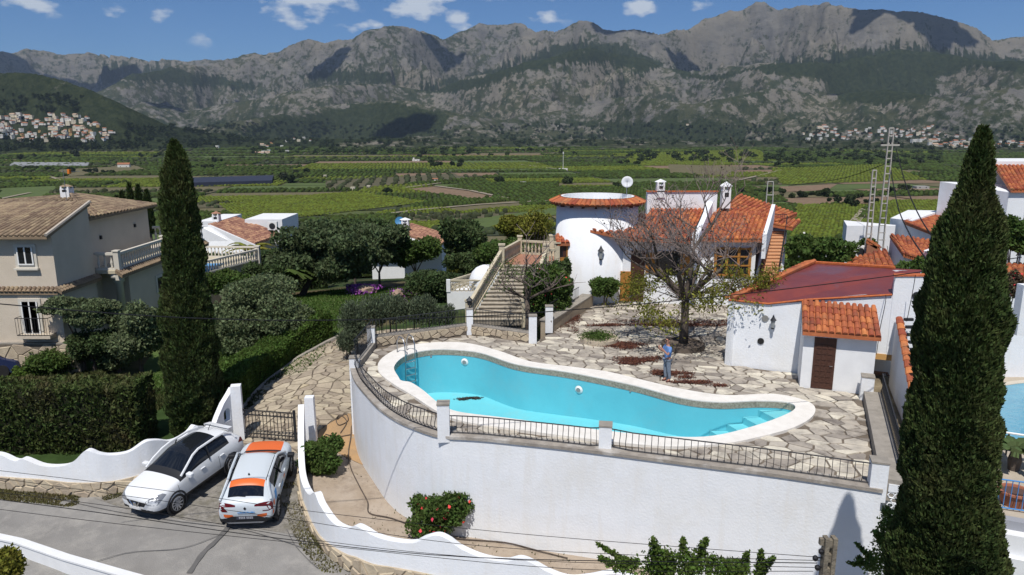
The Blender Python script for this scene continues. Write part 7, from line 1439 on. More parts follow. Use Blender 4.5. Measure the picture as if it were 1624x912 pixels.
# local frame: +y forward, x to the right hand
body = [(0, 0, .95, (.13, .10)), (0, .0, 1.12, (.13, .095)), (0, .01, 1.32, (.165, .105)), (0, 0, 1.43, (.11, .08)), (0, .01, 1.50, .055), (0, .03, 1.57, (.066, .075)), (0, .035, 1.66, (.078, .092)), (0, .02, 1.735, (.055, .065)),
        (.09, 0, .90, .085), (.10, .03, .50, .058), (.10, -.01, .12, .042), (.10, .10, .04, .036), (-.09, 0, .90, .085), (-.10, -.02, .50, .058), (-.10, -.08, .12, .042), (-.10, .03, .04, .036),
        (.19, .0, 1.40, .055), (.25, .10, 1.16, .042), (.20, .32, 1.34, .032), (.17, .36, 1.39, .026), (-.19, .0, 1.40, .055), (-.25, .12, 1.15, .042), (-.12, .33, 1.40, .032), (-.09, .36, 1.46, .026)]
be = [(0, 1), (1, 2), (2, 3), (3, 4), (4, 5), (5, 6), (6, 7), (0, 8), (8, 9), (9, 10), (10, 11), (0, 12), (12, 13), (13, 14), (14, 15), (2, 16), (16, 17), (17, 18), (18, 19), (2, 20), (20, 21), (21, 22), (22, 23)]
bod = skinned('body', body, be, SK, pe)
skinned('shirt', [(0, 0, .90, (.155, .125)), (0, 0, 1.10, (.15, .12)), (0, .01, 1.32, (.185, .125)), (0, 0, 1.44, (.12, .085)), (.20, .0, 1.39, .072), (.245, .07, 1.24, .062), (-.20, .0, 1.39, .072), (-.245, .08, 1.23, .062)], [(0, 1), (1, 2), (2, 3), (2, 4), (4, 5), (2, 6), (6, 7)], SHI, pe)
skinned('trousers', [(0, 0, .93, (.14, .11)), (.09, 0, .86, .105), (.10, .03, .50, .078), (.10, -.01, .12, .062), (-.09, 0, .86, .105), (-.10, -.02, .50, .078), (-.10, -.08, .12, .062)], [(0, 1), (1, 2), (2, 3), (0, 4), (4, 5), (5, 6)], TRO, pe)
for s, y_ in ((.10, 0), (-.10, -.07)): skinned('shoe', [(s, y_ - .05, .05, .045), (s, y_ + .06, .045, .045), (s, y_ + .16, .035, .035)], [(0, 1), (1, 2)], SHO, pe)
skinned('hair', [(0, -.015, 1.68, (.082, .075)), (0, .0, 1.745, (.078, .075)), (0, .045, 1.765, (.06, .05))], [(0, 1), (1, 2)], HAIR, pe)
MB().lathe([(.010, 0), (.016, .02), (.006, .045)], SK, 6, (0, .125, 1.64)).build('nose', pe); MB().box(-.075, .075, .10, .128, 1.665, 1.70, DARKGLASS).box(-.08, -.07, .0, .11, 1.685, 1.695, DARKGLASS).box(.07, .08, 0, .11, 1.685, 1.695, DARKGLASS).build('sunglasses', pe); MB().box(-.03, .03, .118, .124, 1.60, 1.606, mat('lips', (.25, .09, .08), .6)).build('mouth', pe)
for s in (-1, 1): MB().lathe([(.02, -.02), (.028, 0), (.018, .03)], SK, 6, (s * .088, .02, 1.65)).build('ear', pe)
for s, hx, hy, hz_ in ((1, .17, .37, 1.40), (-1, -.09, .37, 1.47)):
    for q in range(5): MB().tube([(hx - s * .01 * q, hy, hz_ + .012 * q - .02), (hx - s * .02 - s * .008 * q, hy + .045, hz_ + .014 * q - .012), (hx - s * .05, hy + .06, hz_ + .014 * q - .01)], [.009, .008, .006], SK, 5).build('finger', pe)
ph = tag(MB().box(-.075, .075, -.005, .005, -.04, .04, DARKGLASS).build('phone'), 'small dark phone held up by the person on the terrace', 'phone'); ph.matrix_world = Matrix.Translation(px3) @ Matrix.Rotation(R(105), 4, 'Z') @ Matrix.Translation((.04, .44, 1.44))
# ================================================================== VEGETATION
def leafm(name, a, b, isl=.45, trans=.36): return mat(name, a, .75, b, .9, island=isl, spec=.25, trans=trans)
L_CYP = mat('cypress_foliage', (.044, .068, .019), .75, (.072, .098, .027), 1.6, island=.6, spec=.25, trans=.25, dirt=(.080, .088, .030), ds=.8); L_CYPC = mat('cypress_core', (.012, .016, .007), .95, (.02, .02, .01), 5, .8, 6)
L_OLI = leafm('olive_foliage', (.12, .16, .072), (.16, .195, .10)); L_DARK = leafm('dark_foliage', (.056, .092, .032), (.086, .118, .042)); L_MID = leafm('green_foliage', (.066, .115, .025), (.098, .148, .034)); L_BRI = leafm('bright_foliage', (.075, .125, .018), (.10, .15, .028)); L_YEL = leafm('yellow_green_foliage', (.15, .165, .022), (.22, .205, .035)); L_GR = leafm('grey_green_foliage', (.080, .115, .050), (.11, .145, .065)); L_HED = mat('hedge_foliage', (.050, .080, .020), .75, (.080, .102, .028), .9, island=.5, spec=.25, trans=.25, dirt=(.115, .085, .040), ds=.55); L_OLE = leafm('oleander_foliage', (.095, .125, .07), (.13, .16, .095))
FLR = mat('red_flowers', (.75, .06, .08), .7, island=.25); FLP = mat('purple_flowers', (.24, .07, .32), .8, (.32, .09, .36), 4, island=.3)
def cards(P, Nrm, size, rng, asp=.5, rnd=.8):
    n = len(P); a = rng.normal(size=(n, 3)) * rnd + Nrm; a /= np.linalg.norm(a, axis=1)[:, None]; b = np.cross(a, rng.normal(size=(n, 3))); b /= np.linalg.norm(b, axis=1)[:, None]; s = size * rng.uniform(.6, 1.4, (n, 1)); return np.stack([P - a * s * .6, P - b * s * asp, P + a * s, P + b * s * asp], 1)
def leaf_obj(name, Q, m, parent=None): return link(name, fast_mesh(name, Q.reshape(-1, 3), 4, [m]), parent)
def cypress(label, rows, base_z, n, size, seed, m=L_CYP):
    """rows: (z, cx, cy, r) from the bottom up"""
    rng = np.random.default_rng(seed); rw = np.array(rows); zb, zt_ = rw[0, 0], rw[-1, 0]; t = thing('cypress_tree', label, 'tree', (rw[0, 1], rw[0, 2], base_z))
    w = np.interp(np.linspace(zb, zt_, 400), rw[:, 0], rw[:, 3]) + .12; cdf = np.cumsum(w) / w.sum(); z = np.interp(rng.random(n), cdf, np.linspace(zb, zt_, 400)); th = rng.uniform(0, 2 * np.pi, n); r = np.interp(z, rw[:, 0], rw[:, 3]); cx = np.interp(z, rw[:, 0], rw[:, 1]); cy = np.interp(z, rw[:, 0], rw[:, 2])
    lump = fbm(th * 2.2 / 6.283 * 4 + seed, z * 1.3, 4, seed); lump = np.clip(.5 + (lump - .5) * 1.7, 0, 1); fine = fbm(th / 6.283 * 22, z * 3.2, 3, seed + 4); r = r * (.66 + .36 * lump + .2 * (fine - .5)) * (1 - rng.random(n) ** 3 * .35) + .03
    P = np.stack([cx + np.cos(th) * r, cy + np.sin(th) * r, z], 1); N_ = np.stack([np.cos(th) * .7, np.sin(th) * .7, np.full(n, 1.3)], 1); leaf_obj('foliage', cards(P, N_, size, rng, .38, .45), m, t)
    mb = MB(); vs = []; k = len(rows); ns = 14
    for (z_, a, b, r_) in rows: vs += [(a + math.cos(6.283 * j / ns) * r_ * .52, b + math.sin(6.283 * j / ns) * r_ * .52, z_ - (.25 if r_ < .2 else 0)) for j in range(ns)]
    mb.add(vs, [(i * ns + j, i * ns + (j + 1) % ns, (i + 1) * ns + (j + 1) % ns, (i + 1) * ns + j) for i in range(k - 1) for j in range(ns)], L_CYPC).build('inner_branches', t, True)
    MB().tube([(rw[0, 1], rw[0, 2], base_z - .3), (rw[0, 1], rw[0, 2], zb + 1)], [.16, .12], BARK, 8).build('trunk', t); return at0(t, (rw[0, 1], rw[0, 2], base_z))
def rows_from(px_rows, yd, f=1.0): out = []; [out.append((Y(cx, py, yd)[2], Y(cx, py, yd)[0], yd, hw * f * ((yd) * CP - (Y(cx, py, yd)[2] - CZ) * SP) / F_PX)) for py, cx, hw in px_rows]; return out[::-1]
gx, gy, gz_ = GH(303, 692)
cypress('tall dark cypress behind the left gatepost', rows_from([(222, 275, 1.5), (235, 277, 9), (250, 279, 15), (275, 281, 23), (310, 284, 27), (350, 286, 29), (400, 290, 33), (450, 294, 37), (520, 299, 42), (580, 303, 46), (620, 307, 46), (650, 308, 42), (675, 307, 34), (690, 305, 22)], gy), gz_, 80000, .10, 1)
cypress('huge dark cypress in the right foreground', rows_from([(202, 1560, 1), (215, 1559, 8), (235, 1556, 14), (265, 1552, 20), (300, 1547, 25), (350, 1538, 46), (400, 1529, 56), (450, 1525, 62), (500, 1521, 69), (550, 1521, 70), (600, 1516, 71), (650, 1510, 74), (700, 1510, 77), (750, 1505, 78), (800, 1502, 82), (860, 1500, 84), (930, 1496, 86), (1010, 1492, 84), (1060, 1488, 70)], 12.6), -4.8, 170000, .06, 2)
sh_top = G(1352, 778, 0); q = 11.0; tx, ty, tz = sh_top[0] + sdir.x * 24, sh_top[1] + sdir.y * 24, sdir.z * 24
for i, (px, py, w, h_, lab) in enumerate(((191, 350, 8, 44, 'leftmost small cypress behind the beige house'), (200, 350, 9, 52, 'second small cypress behind the beige house'), (213, 350, 11, 66, 'bushy small cypress in the row behind the beige house'), (226, 350, 9, 62, 'slim cypress in the row behind the beige house'), (239, 350, 11, 54, 'small cypress nearest to the big left cypress'))):
    yd = 88; x_, _, z0 = Y(px, py + 18, yd); z1 = Y(px, py - h_ + 6, yd)[2]; r_ = w * .5 * yd / F_PX; cypress(lab, [(z0, x_, yd, r_ * 1.0), (z0 + (z1 - z0) * .3, x_, yd, r_ * 1.25), (z0 + (z1 - z0) * .7, x_, yd, r_ * .8), (z1, x_, yd, .05)], z0 - 1, 2600, .34, 10 + i)
def blob_pts(rng, clumps, n, shell=.55):
    C = np.array(clumps); vol = C[:, 3] * C[:, 4] * C[:, 5]; k = rng.choice(len(C), n, p=vol ** .7 / (vol ** .7).sum()); d = rng.normal(size=(n, 3)); d /= np.linalg.norm(d, axis=1)[:, None]; rr_ = shell + (1 - shell) * rng.random((n, 1)) ** .7
    lump = 1 + .25 * (fbm(d[:, 0] * 2.5 + k * 7, d[:, 1] * 2.5 + d[:, 2] * 2.5, 3, 5)[:, None] - .5) * 2; return C[k, :3] + d * C[k, 3:6] * rr_ * lump, d
def crown(rng, c, r, nc, sub=.5): return [(c[0] + rng.uniform(-1, 1) * r[0] * (1 - sub), c[1] + rng.uniform(-1, 1) * r[1] * (1 - sub), c[2] + rng.uniform(-1, 1) * r[2] * (1 - sub) * .9, r[0] * sub * rng.uniform(.7, 1.25), r[1] * sub * rng.uniform(.7, 1.25), r[2] * sub * rng.uniform(.7, 1.2)) for _ in range(nc)]
def tree(label, base, c, r, n, size, m, seed, nc=14, cat='tree', name='tree', limbs=5, sub=.45, extra=None, tr=.09, bark=BARK):
    rng = np.random.default_rng(seed); t = thing(name, label, cat, base); cl = crown(rng, c, r, nc, sub); P, d_ = blob_pts(rng, cl, n, .45); gz0 = base[2]; P[:, 2] = np.maximum(P[:, 2], gz0 + .05); leaf_obj('crown' if cat == 'tree' else 'foliage', cards(P, d_ * .5, size, rng), m, t)
    if limbs:
        mb = MB(); fork = Vector((base[0], base[1], base[2])).lerp(Vector(c), .35); mb.tube([(base[0], base[1], base[2] - .3), tuple(fork)], [tr * 1.5, tr], bark, 7)
        for k in range(limbs): q = cl[k % len(cl)]; e = Vector(q[:3]); mid_ = fork.lerp(e, .5) + Vector((rng.uniform(-.1, .1), rng.uniform(-.1, .1), .1)) * r[0] * .5; mb.tube([tuple(fork), tuple(mid_), tuple(e)], [tr * .7, tr * .45, tr * .15], bark, 5)
        mb.build('trunk' if cat == 'tree' else 'stem', t)
    if extra:
        em, en, es = extra; P, d_ = blob_pts(rng, cl, en, .92); ok = P[:, 2] > gz0 + .1; leaf_obj('flowers', cards(P[ok] - np.array([0, .12, -.03]), d_[ok], es, rng, .7), em, t)
    return at0(t, base)
def at_px(px, py, yd): return Y(px, py, yd)
def T(label, bpx, bpy, cpx, cpy, rpx, rpy, n, size, m, seed, yd=None, **k):
    b = GH(bpx, bpy) if yd is None else (Y(bpx, 400, yd)[0], yd, h1(Y(bpx, 400, yd)[0], yd)); c = Y(cpx, cpy, b[1]); s = b[1] / F_PX; return tree(label, b, c, (rpx * s * 1.22, rpx * s * 1.22 * k.pop('dep', .9), rpy * s * 1.2), n, size, m, seed, **k)
T('large silvery olive tree right of the left cypress', 412, 560, 418, 492, 84, 58, 34000, .10, L_OLI, 20, nc=26, limbs=7, sub=.36, tr=.14)
T('flat topped clipped olive tree in front of the beige house', 135, 590, 122, 492, 66, 26, 18000, .10, L_OLI, 21, nc=22, sub=.32, dep=.5)
T('rounded olive tree between the house and the left cypress', 225, 592, 218, 522, 48, 46, 18000, .10, L_OLI, 22, nc=18, sub=.4)
T('dark green shrub under the flat olive tree', 150, 590, 150, 548, 42, 34, 9000, .09, L_DARK, 23, nc=14, limbs=3, cat='shrub', name='shrub')
T('fresh green citrus shrub left of the dark shrub', 85, 600, 78, 575, 42, 28, 9000, .10, L_MID, 24, nc=14, limbs=3, cat='shrub', name='shrub')
T('yellowish green shrub behind the clipped hedge', 40, 612, 42, 592, 30, 18, 5000, .09, L_BRI, 25, nc=10, limbs=2, cat='shrub', name='shrub')
T('grey green shrub beside the trunk of the rounded olive tree', 190, 590, 182, 560, 26, 24, 4500, .09, L_OLI, 26, nc=10, limbs=2, cat='shrub', name='shrub')
T('big dark evergreen tree behind the lawn', 470, 480, 520, 400, 72, 44, 26000, .20, L_GR, 27, yd=56, nc=26, limbs=6, sub=.38, tr=.2)
T('dark evergreen tree right of the big dark one', 600, 440, 600, 388, 44, 30, 14000, .20, L_GR, 28, yd=62, nc=18, sub=.4)
T('spreading green tree left of the bungalow with the blue dish', 560, 440, 566, 372, 42, 22, 8000, .2, L_DARK, 29, yd=66, nc=14)
T('dark round shrub in front of the pink roofed bungalow', 660, 420, 655, 398, 42, 22, 8000, .18, L_MID, 30, yd=64, nc=14)
T('dark tree right of the pink roofed bungalow', 735, 430, 735, 380, 36, 32, 9000, .18, L_DARK, 31, yd=60, nc=14)
T('yellow green tree left of the garden staircase', 810, 400, 828, 362, 34, 26, 7000, .17, L_YEL, 32, yd=62, nc=14, sub=.35)
T('brownish leafless tree behind the staircase top', 845, 400, 850, 352, 30, 26, 1800, .12, L_YEL, 33, yd=60, nc=14, limbs=14)
T('green hedge shrub above the white dome', 790, 420, 800, 398, 42, 24, 9000, .15, L_MID, 34, yd=54, nc=14)
T('dark shrub left of the white dome', 700, 470, 680, 452, 44, 26, 10000, .13, L_DARK, 35, yd=50, nc=14, limbs=2, cat='shrub', name='shrub')
T('dark shrub behind the purple flowers', 740, 440, 740, 415, 34, 20, 7000, .14, L_DARK, 37, yd=56, nc=12, limbs=2, cat='shrub', name='shrub')
T('round fuzzy green shrub at the end of the planter wall', 960, 470, 959, 452, 22, 19, 6000, .09, L_MID, 38, yd=39.3, nc=12, limbs=2, cat='shrub', name='shrub', sub=.55)
T('leafy citrus tree right of the garden staircase', 865, 520, 868, 462, 34, 44, 14000, .11, L_MID, 39, yd=36.5, nc=20, limbs=5, extra=(FLR, 26, .07))
T('dark green tree right of the stair beside the planter wall', 890, 500, 893, 440, 18, 28, 5000, .11, L_DARK, 40, yd=37.5, nc=10)
T('leafy green tree behind the wine red roof', 1300, 430, 1300, 398, 46, 22, 12000, .13, L_MID, 41, yd=38, nc=18, extra=(mat('white_blossom', (.6, .6, .55), .8), 14, .10))
T('green bush behind the first lattice pylon', 1368, 395, 1368, 390, 22, 12, 4000, .13, L_MID, 42, yd=43, nc=10)
T('green bush against the right cypress above the tall wall', 1462, 440, 1468, 428, 34, 22, 6000, .09, L_MID, 43, yd=30, nc=12)
T('light green tree at the right edge in front of the big house', 1610, 430, 1612, 375, 34, 32, 5000, .11, L_MID, 44, yd=33, nc=12, sub=.35)
T('reddish bougainvillea at the right edge', 1598, 470, 1600, 452, 20, 22, 3600, .07, mat('bougainvillea_leaves', (.10, .05, .04), .8, (.06, .07, .03), 3, island=.4), 45, yd=30, nc=10, cat='shrub', name='bougainvillea', extra=(FLR, 60, .05))
T('green shrub growing by the right gatepost', 514, 746, 509, 718, 35, 30, 13000, .075, L_MID, 46, nc=20, sub=.42, limbs=4, cat='shrub', name='shrub', tr=.03)
T('hibiscus bush with red flowers below the white retaining wall', 700, 848, 698, 812, 50, 41, 18000, .065, L_MID, 47, nc=24, sub=.45, limbs=6, cat='shrub', name='hibiscus_bush', tr=.03, extra=(FLR, 90, .075))
T('dark shrub under the cream balustrade of the small pool terrace', 360, 470, 365, 446, 44, 22, 9000, .12, L_MID, 48, yd=49, nc=14, limbs=2, cat='shrub', name='shrub', dep=.4)
T('green shrub between the olive tree and the pool terrace balustrade', 400, 470, 412, 436, 34, 18, 7000, .12, L_DARK, 49, yd=50, nc=14, limbs=2, cat='shrub', name='shrub', dep=.4)
# young shoots at the bottom
def shoots(label, spots, m, seed, cat='shrub', size=.06, yd=15.5, dens=90):
    rng = np.random.default_rng(seed); Q = []; t = thing('climbing_shrub', label, cat, Y(spots[0][0], spots[0][1], yd)); mb = MB()
    for x0, y0, x1, y1, r_ in spots:
        a, b = np.array(Y(x0, y0, yd + rng.uniform(-.4, .4))), np.array(Y(x1, y1, yd + rng.uniform(-.4, .4))); L = np.linalg.norm(b - a); n = int(dens * L * (.6 + r_ * 9)); s = rng.random(n); P = a + (b - a) * s[:, None] + np.clip(rng.standard_t(4, size=(n, 3)), -1.9, 1.9) * (r_ * 1.15 + .012) * (1.05 - s[:, None] * .75); Q.append(cards(P, rng.normal(size=(n, 3)) * .5 + np.array([0, 0, .5]), size, rng, .45)); mb.tube([tuple(a), tuple((a + b) / 2 + rng.normal(size=3) * .03), tuple(b)], [.02, .014, .005], mat('green_stem', (.10, .12, .04), .8), 4)
    leaf_obj('foliage', np.concatenate(Q), m, t); mb.build('stem', t); return at0(t, tuple(Y(spots[0][0], spots[0][1], yd)))
shoots('bright leafy shrub with upright shoots at the bottom of the photo', [(1050, 905, 1035, 858, .10), (1065, 900, 1060, 880, .14), (1090, 905, 1083, 856, .08), (1100, 900, 1120, 855, .07), (1030, 910, 1040, 880, .14), (1120, 910, 1130, 885, .13), (1000, 905, 950, 885, .06), (1010, 900, 946, 862, .03), (1150, 912, 1150, 892, .12), (1180, 910, 1186, 875, .05), (1200, 912, 1228, 884, .05), (1205, 905, 1208, 872, .04), (1160, 905, 1175, 890, .1), (1080, 915, 1100, 895, .2), (1130, 915, 1180, 905, .18), (1030, 915, 1060, 905, .2), (975, 895, 1010, 890, .07)], L_BRI, 60, dens=420)
shoots('dark thorny creeper between the retaining wall corner and the big cypress', [(1405, 905, 1402, 830, .16), (1395, 905, 1385, 880, .14), (1415, 850, 1408, 805, .12), (1385, 890, 1358, 862, .03), (1380, 895, 1345, 893, .05), (1390, 905, 1360, 885, .07), (1400, 860, 1388, 842, .05), (1412, 905, 1420, 860, .2)], L_MID, 61, yd=16.2, dens=420, size=.05)
# bottom left conifer
q_ = Y(18, 905, 15.5); tree('yellow green conifer shrub in the bottom left corner', (q_[0] - .3, 15.5, -5), (q_[0] - .35, 15.5, q_[2] - .15), (.68, .6, .75), 9000, .07, L_YEL, 62, nc=14, cat='shrub', name='conifer_shrub', limbs=2, sub=.5)
# clipped hedges
def hedge(label, path, w, h_, n, size, m, seed, zf=None, top_m=None, base=None):
    rng = np.random.default_rng(seed); P = [Vector(p[:2]) for p in path]; cum = np.concatenate([[0], np.cumsum([(b - a).length for a, b in zip(P[:-1], P[1:])])]); X_ = np.array([p.x for p in P]); Y_ = np.array([p.y for p in P]); s = rng.uniform(0, cum[-1], n); en = rng.random(n) < .05; s = np.where(en, np.where(rng.random(n) < .5, .02, cum[-1] - .02), s); x = np.interp(s, cum, X_); y = np.interp(s, cum, Y_); dx = np.interp(np.minimum(s + .2, cum[-1]), cum, X_) - np.interp(np.maximum(s - .2, 0), cum, X_); dy = np.interp(np.minimum(s + .2, cum[-1]), cum, Y_) - np.interp(np.maximum(s - .2, 0), cum, Y_); L = np.hypot(dx, dy); nx, ny = -dy / L, dx / L
    per = rng.random(n) * (2 * h_ + w); side = np.where(per < h_, -1, np.where(per < 2 * h_, 1, 0)); zz_ = np.where(per < h_, per, np.where(per < 2 * h_, per - h_, h_)); o = np.where(side != 0, side * w / 2, rng.uniform(-w / 2, w / 2, n)); o = np.where(en, rng.uniform(-w / 2, w / 2, n), o); per = per; lump = (fbm(s * 1.1, zz_ * .8 + side * 5, 4, seed) - .5); o = o + side * (lump * .35 - rng.random(n) ** 3 * .2); base_z = H(x, y); topz = (base_z + h_) if zf is None else zf(x, y); zz_ = base_z + (topz - base_z) * zz_ / h_ + np.where(side == 0, lump * .3 + rng.normal(size=n) * .04, 0)
    PP = np.stack([x + nx * o, y + ny * o, zz_], 1); NN = np.stack([nx * side * .6, ny * side * .6, np.where(side == 0, .6, .9)], 1); t = thing('hedge', label, 'hedge', (P[0].x, P[0].y, h1(P[0].x, P[0].y))); leaf_obj('foliage', cards(PP, NN, size, rng, .4, .6), m, t)
    P[0] = P[0].lerp(P[1], .3 / (P[1] - P[0]).length); P[-1] = P[-1].lerp(P[-2], .3 / (P[-1] - P[-2]).length)
    tz = [h1(p.x, p.y) + h_ if zf is None else float(zf(np.array([p.x]), np.array([p.y]))[0]) for p in P]; pp = [tuple(p - (P[min(i + 1, len(P) - 1)] - P[max(i - 1, 0)]).normalized().orthogonal() * 0) for i, p in enumerate(P)]
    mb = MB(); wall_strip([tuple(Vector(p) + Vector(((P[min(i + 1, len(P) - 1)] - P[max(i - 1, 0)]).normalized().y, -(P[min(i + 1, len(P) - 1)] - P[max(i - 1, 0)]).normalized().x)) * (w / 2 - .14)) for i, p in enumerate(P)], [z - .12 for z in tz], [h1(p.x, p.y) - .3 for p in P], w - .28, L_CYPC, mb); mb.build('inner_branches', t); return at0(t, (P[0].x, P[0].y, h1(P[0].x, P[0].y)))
hz1 = Y(120, 622, 26.6)[2]; he = [(-36, 27.4), (-30, 27.3), (-24, 27.3), (-19, 27.6), (Y(232, 640, 27.9)[0], 27.9)]
hedge('tall clipped dark hedge behind the wavy street wall on the left', he, 1.7, 2.9, 46000, .10, L_HED, 70, lambda x, y: np.full(np.shape(x), hz1))
dl = [Vector(p) for p in DRV[1:7]]; dpath = [tuple(p + Vector((-.95, .35))) for p in dl]
hedge('clipped bright topped hedge along the left side of the driveway', dpath, 1.5, 1.5, 26000, .10, leafm('fresh_hedge_foliage', (.070, .125, .022), (.095, .15, .030)), 71)
hedge('low dark hedge in front of the white bungalow', [(-27, 62), (-22, 63), (-17, 65)], 1.4, 3.8, 7000, .22, L_DARK, 72)
def ole(label, spots, seed):
    rng = np.random.default_rng(seed); t = None; cl = []
    for px, py, yd, rp, rz_ in spots: c = Y(px, py, yd); s = yd / F_PX; cl += [(c[0] + rng.uniform(-.4, .4) * rp * s, c[1] + rng.uniform(-.3, .3), c[2] + rng.uniform(-.3, .3) * rz_ * s, rp * s * .55, .7, rz_ * s * .7) for _ in range(7)]
    P, d_ = blob_pts(rng, cl, 3400 * len(spots), .4); t = thing('oleander_bush', label, 'shrub', (cl[0][0], cl[0][1], -2)); leaf_obj('foliage', cards(P, d_ * .4 + np.array([0, 0, .8]), .11, rng, .22, .5), L_OLE, t); mb = MB()
    for c in cl[::3]: mb.tube([(c[0], c[1], h1(c[0], c[1]) - .1), (c[0], c[1], c[2])], [.05, .02], BARK, 4)
    mb.build('stem', t); return at0(t, (cl[0][0], cl[0][1], -2))
ole('big grey green oleander behind the left end of the stone parapet', [(560, 505, 35.6, 34, 38), (594, 492, 37, 34, 32), (545, 540, 34.8, 24, 24)], 80); ole('long grey green oleander row behind the railing of the stone parapet', [(630, 490, 37.6, 36, 30), (668, 492, 37.8, 34, 28), (704, 500, 38, 24, 18)], 81)
# flowers and rocks on the lawn
ROCK = mat('pinkish_garden_rock', (.36, .25, .19), .9, (.24, .18, .14), 2, .6, 6, obvar=.2)
def rocks(label, px, py, n, w, seed, yd):
    rg = random.Random(seed); c = Y(px, py, yd); c = (c[0], c[1], h1(c[0], c[1])); t = thing('rockery', label, 'rocks', c)
    for i in range(n):
        me = bpy.data.meshes.new('rock'); bm = bmesh.new(); bmesh.ops.create_icosphere(bm, subdivisions=2, radius=1); s = (rg.uniform(.35, .7), rg.uniform(.3, .6), rg.uniform(.25, .5))
        for v in bm.verts: k = .8 + .4 * rg.random(); v.co = (v.co.x * s[0] * k, v.co.y * s[1] * k, v.co.z * s[2] * k)
        bm.to_mesh(me); bm.free(); me.materials.append(ROCK); link('rock', me, t, (rg.uniform(-w, w), rg.uniform(-.6, .6), rg.uniform(.1, .5)))
    rng = np.random.default_rng(seed); m_ = 1500; P = np.zeros((m_, 3)); P[:, 0] = rng.normal(size=m_) * w * .45; P[:, 1] = rng.normal(size=m_) * .5; P[:, 2] = .45 + rng.random(m_) * .35 - np.abs(P[:, 1]) * .3; tag(leaf_obj('purple_flower_carpet', cards(P, np.array([[0, -.3, 1.0]]).repeat(m_, 0), .10, rng, .7), FLP, t), kind='stuff')
rocks('rockery with purple flowers in front of the dark hedge trees', 668, 418, 12, 1.9, 1, 53); rocks('small rockery with purple flowers in the middle of the lawn', 575, 437, 7, 1.1, 2, 55)
tag(sheet('lawn', [(-19, 33), (-9.9, 33.5), (-9.6, 38), (-9.8, 44), (-10, 50), (-4, 52), (-3, 60), (-14, 63), (-20, 56), (-22, 44)], .04, mat('bright_lawn', (.055, .10, .022), .95, (.085, .125, .032), .35, .8, 5, dirt=(.13, .12, .05), ds=.16), 1.2, kind=None), kind='structure')
rng = np.random.default_rng(99)
def tufts(name, label, poly, n, size, m, jit=1.0, z=.05):
    xs = [p[0] for p in poly]; ys = [p[1] for p in poly]; x = rng.uniform(min(xs), max(xs), n); y = rng.uniform(min(ys), max(ys), n); ok = inpoly(x, y, poly) & (fbm(x * .7, y * .7, 4, 77) > (.42 if jit < 1 else 0)); x, y = x[ok], y[ok]; P = np.stack([x, y, H(x, y) + z], 1); tag(leaf_obj(name, cards(P, np.array([[0, 0, 1.2]]).repeat(len(x), 0), size, rng, .3, .5), m), label, 'grass', kind='stuff')
tufts('lawn_grass', 'bright green grass of the lawn beyond the hedge', [(-19, 33), (-9.9, 33.5), (-9.8, 44), (-10, 50), (-4, 52), (-3, 60), (-14, 63), (-20, 56)], 60000, .11, leafm('lawn_grass_blades', (.06, .115, .018), (.09, .15, .03)))
tufts('rough_grass', 'rough grass and weeds under the garden trees', [(-34, 29), (-15, 29), (-12, 30), (-11, 34), (-19, 34), (-20, 38), (-34, 37)], 60000, .12, leafm('rough_grass_blades', (.05, .075, .022), (.11, .10, .04)), .5)
tufts('verge_weeds', 'dry weeds along the foot of the left street wall', [LPATH[i] for i in range(10, len(LPATH) - 12)] + [tuple(Vector(LPATH[i]) + Vector((.1, -.75))) for i in range(len(LPATH) - 13, 9, -1)], 26000, .06, leafm('dry_weeds', (.12, .12, .04), (.18, .15, .07)), .5)
tufts('verge_weeds_right', 'dry weeds along the foot of the curving street wall', [RPATH[i] for i in range(8, 60)] + [tuple(Vector(RPATH[i]) + Vector((-.6, -.25))) for i in range(59, 7, -1)], 12000, .06, MATS['dry_weeds'], .5)
tufts('soil_bed_weeds', 'sparse weeds on the bare soil bed under the retaining wall', [(-7.3, 26), (-6.3, 26.5), (-4.4, 23.6), (-2, 21.6), (2.8, 20.3), (7, 19), (7, 15.5), (2, 16.8), (-3, 18.7), (-5.5, 20.6), (-7, 23)], 2200, .07, leafm('soil_weeds', (.07, .09, .035), (.13, .12, .06)), .5)
# dry hose and twigs on the soil
for lab, pts, r_ in (('black hose running down the soil bed under the retaining wall', [(558, 640), (557, 690), (553, 720), (556, 745), (570, 775), (583, 800), (586, 818), (620, 826), (660, 840), (720, 858), (800, 865), (860, 880), (900, 890)], .022), ('thin root lying across the orange earth', [(516, 692), (535, 696), (556, 693)], .018), ('coiled dark wire on the driveway edge by the corner', [(535, 668), (548, 660), (552, 670), (538, 676), (533, 668), (540, 662), (550, 672), (540, 690)], .018)):
    tag(MB().tube([(p[0], p[1], p[2] + .11) for p in catmull([GH(*q) for q in pts], 5)], r_, BARK, 5).build('hose' if 'hose' in lab else 'root'), lab, 'hose' if 'hose' in lab else 'root')
# planters on the patio
def ring_planter(label, c, r_, h_, m, seed, n=1600, leaf=L_MID, lh_=.2):
    t = thing('planter', label, 'planter', c); MB().lathe([(r_, 0), (r_, h_), (r_ - .12, h_), (r_ - .12, h_ - .06), (.01, h_ - .06)], m, 28, cap=False).build('planter_ring', t, False)
    if n: rg = np.random.default_rng(seed); P = rg.normal(size=(n, 3)) * np.array([r_ * .4, r_ * .4, .05]) + np.array([-.1, 0, h_ + lh_ * .4]); leaf_obj('plants', cards(P, np.array([[0, 0, .8]]).repeat(n, 0), .05, rg), leaf, t)
PST = mat('pale_planter_stone', (.50, .43, .33), .9, (.40, .34, .26), 3, .3, 14)
ring_planter('low round stone planter with green plants on the patio', G(950, 541), .88, .2, PST, 1)
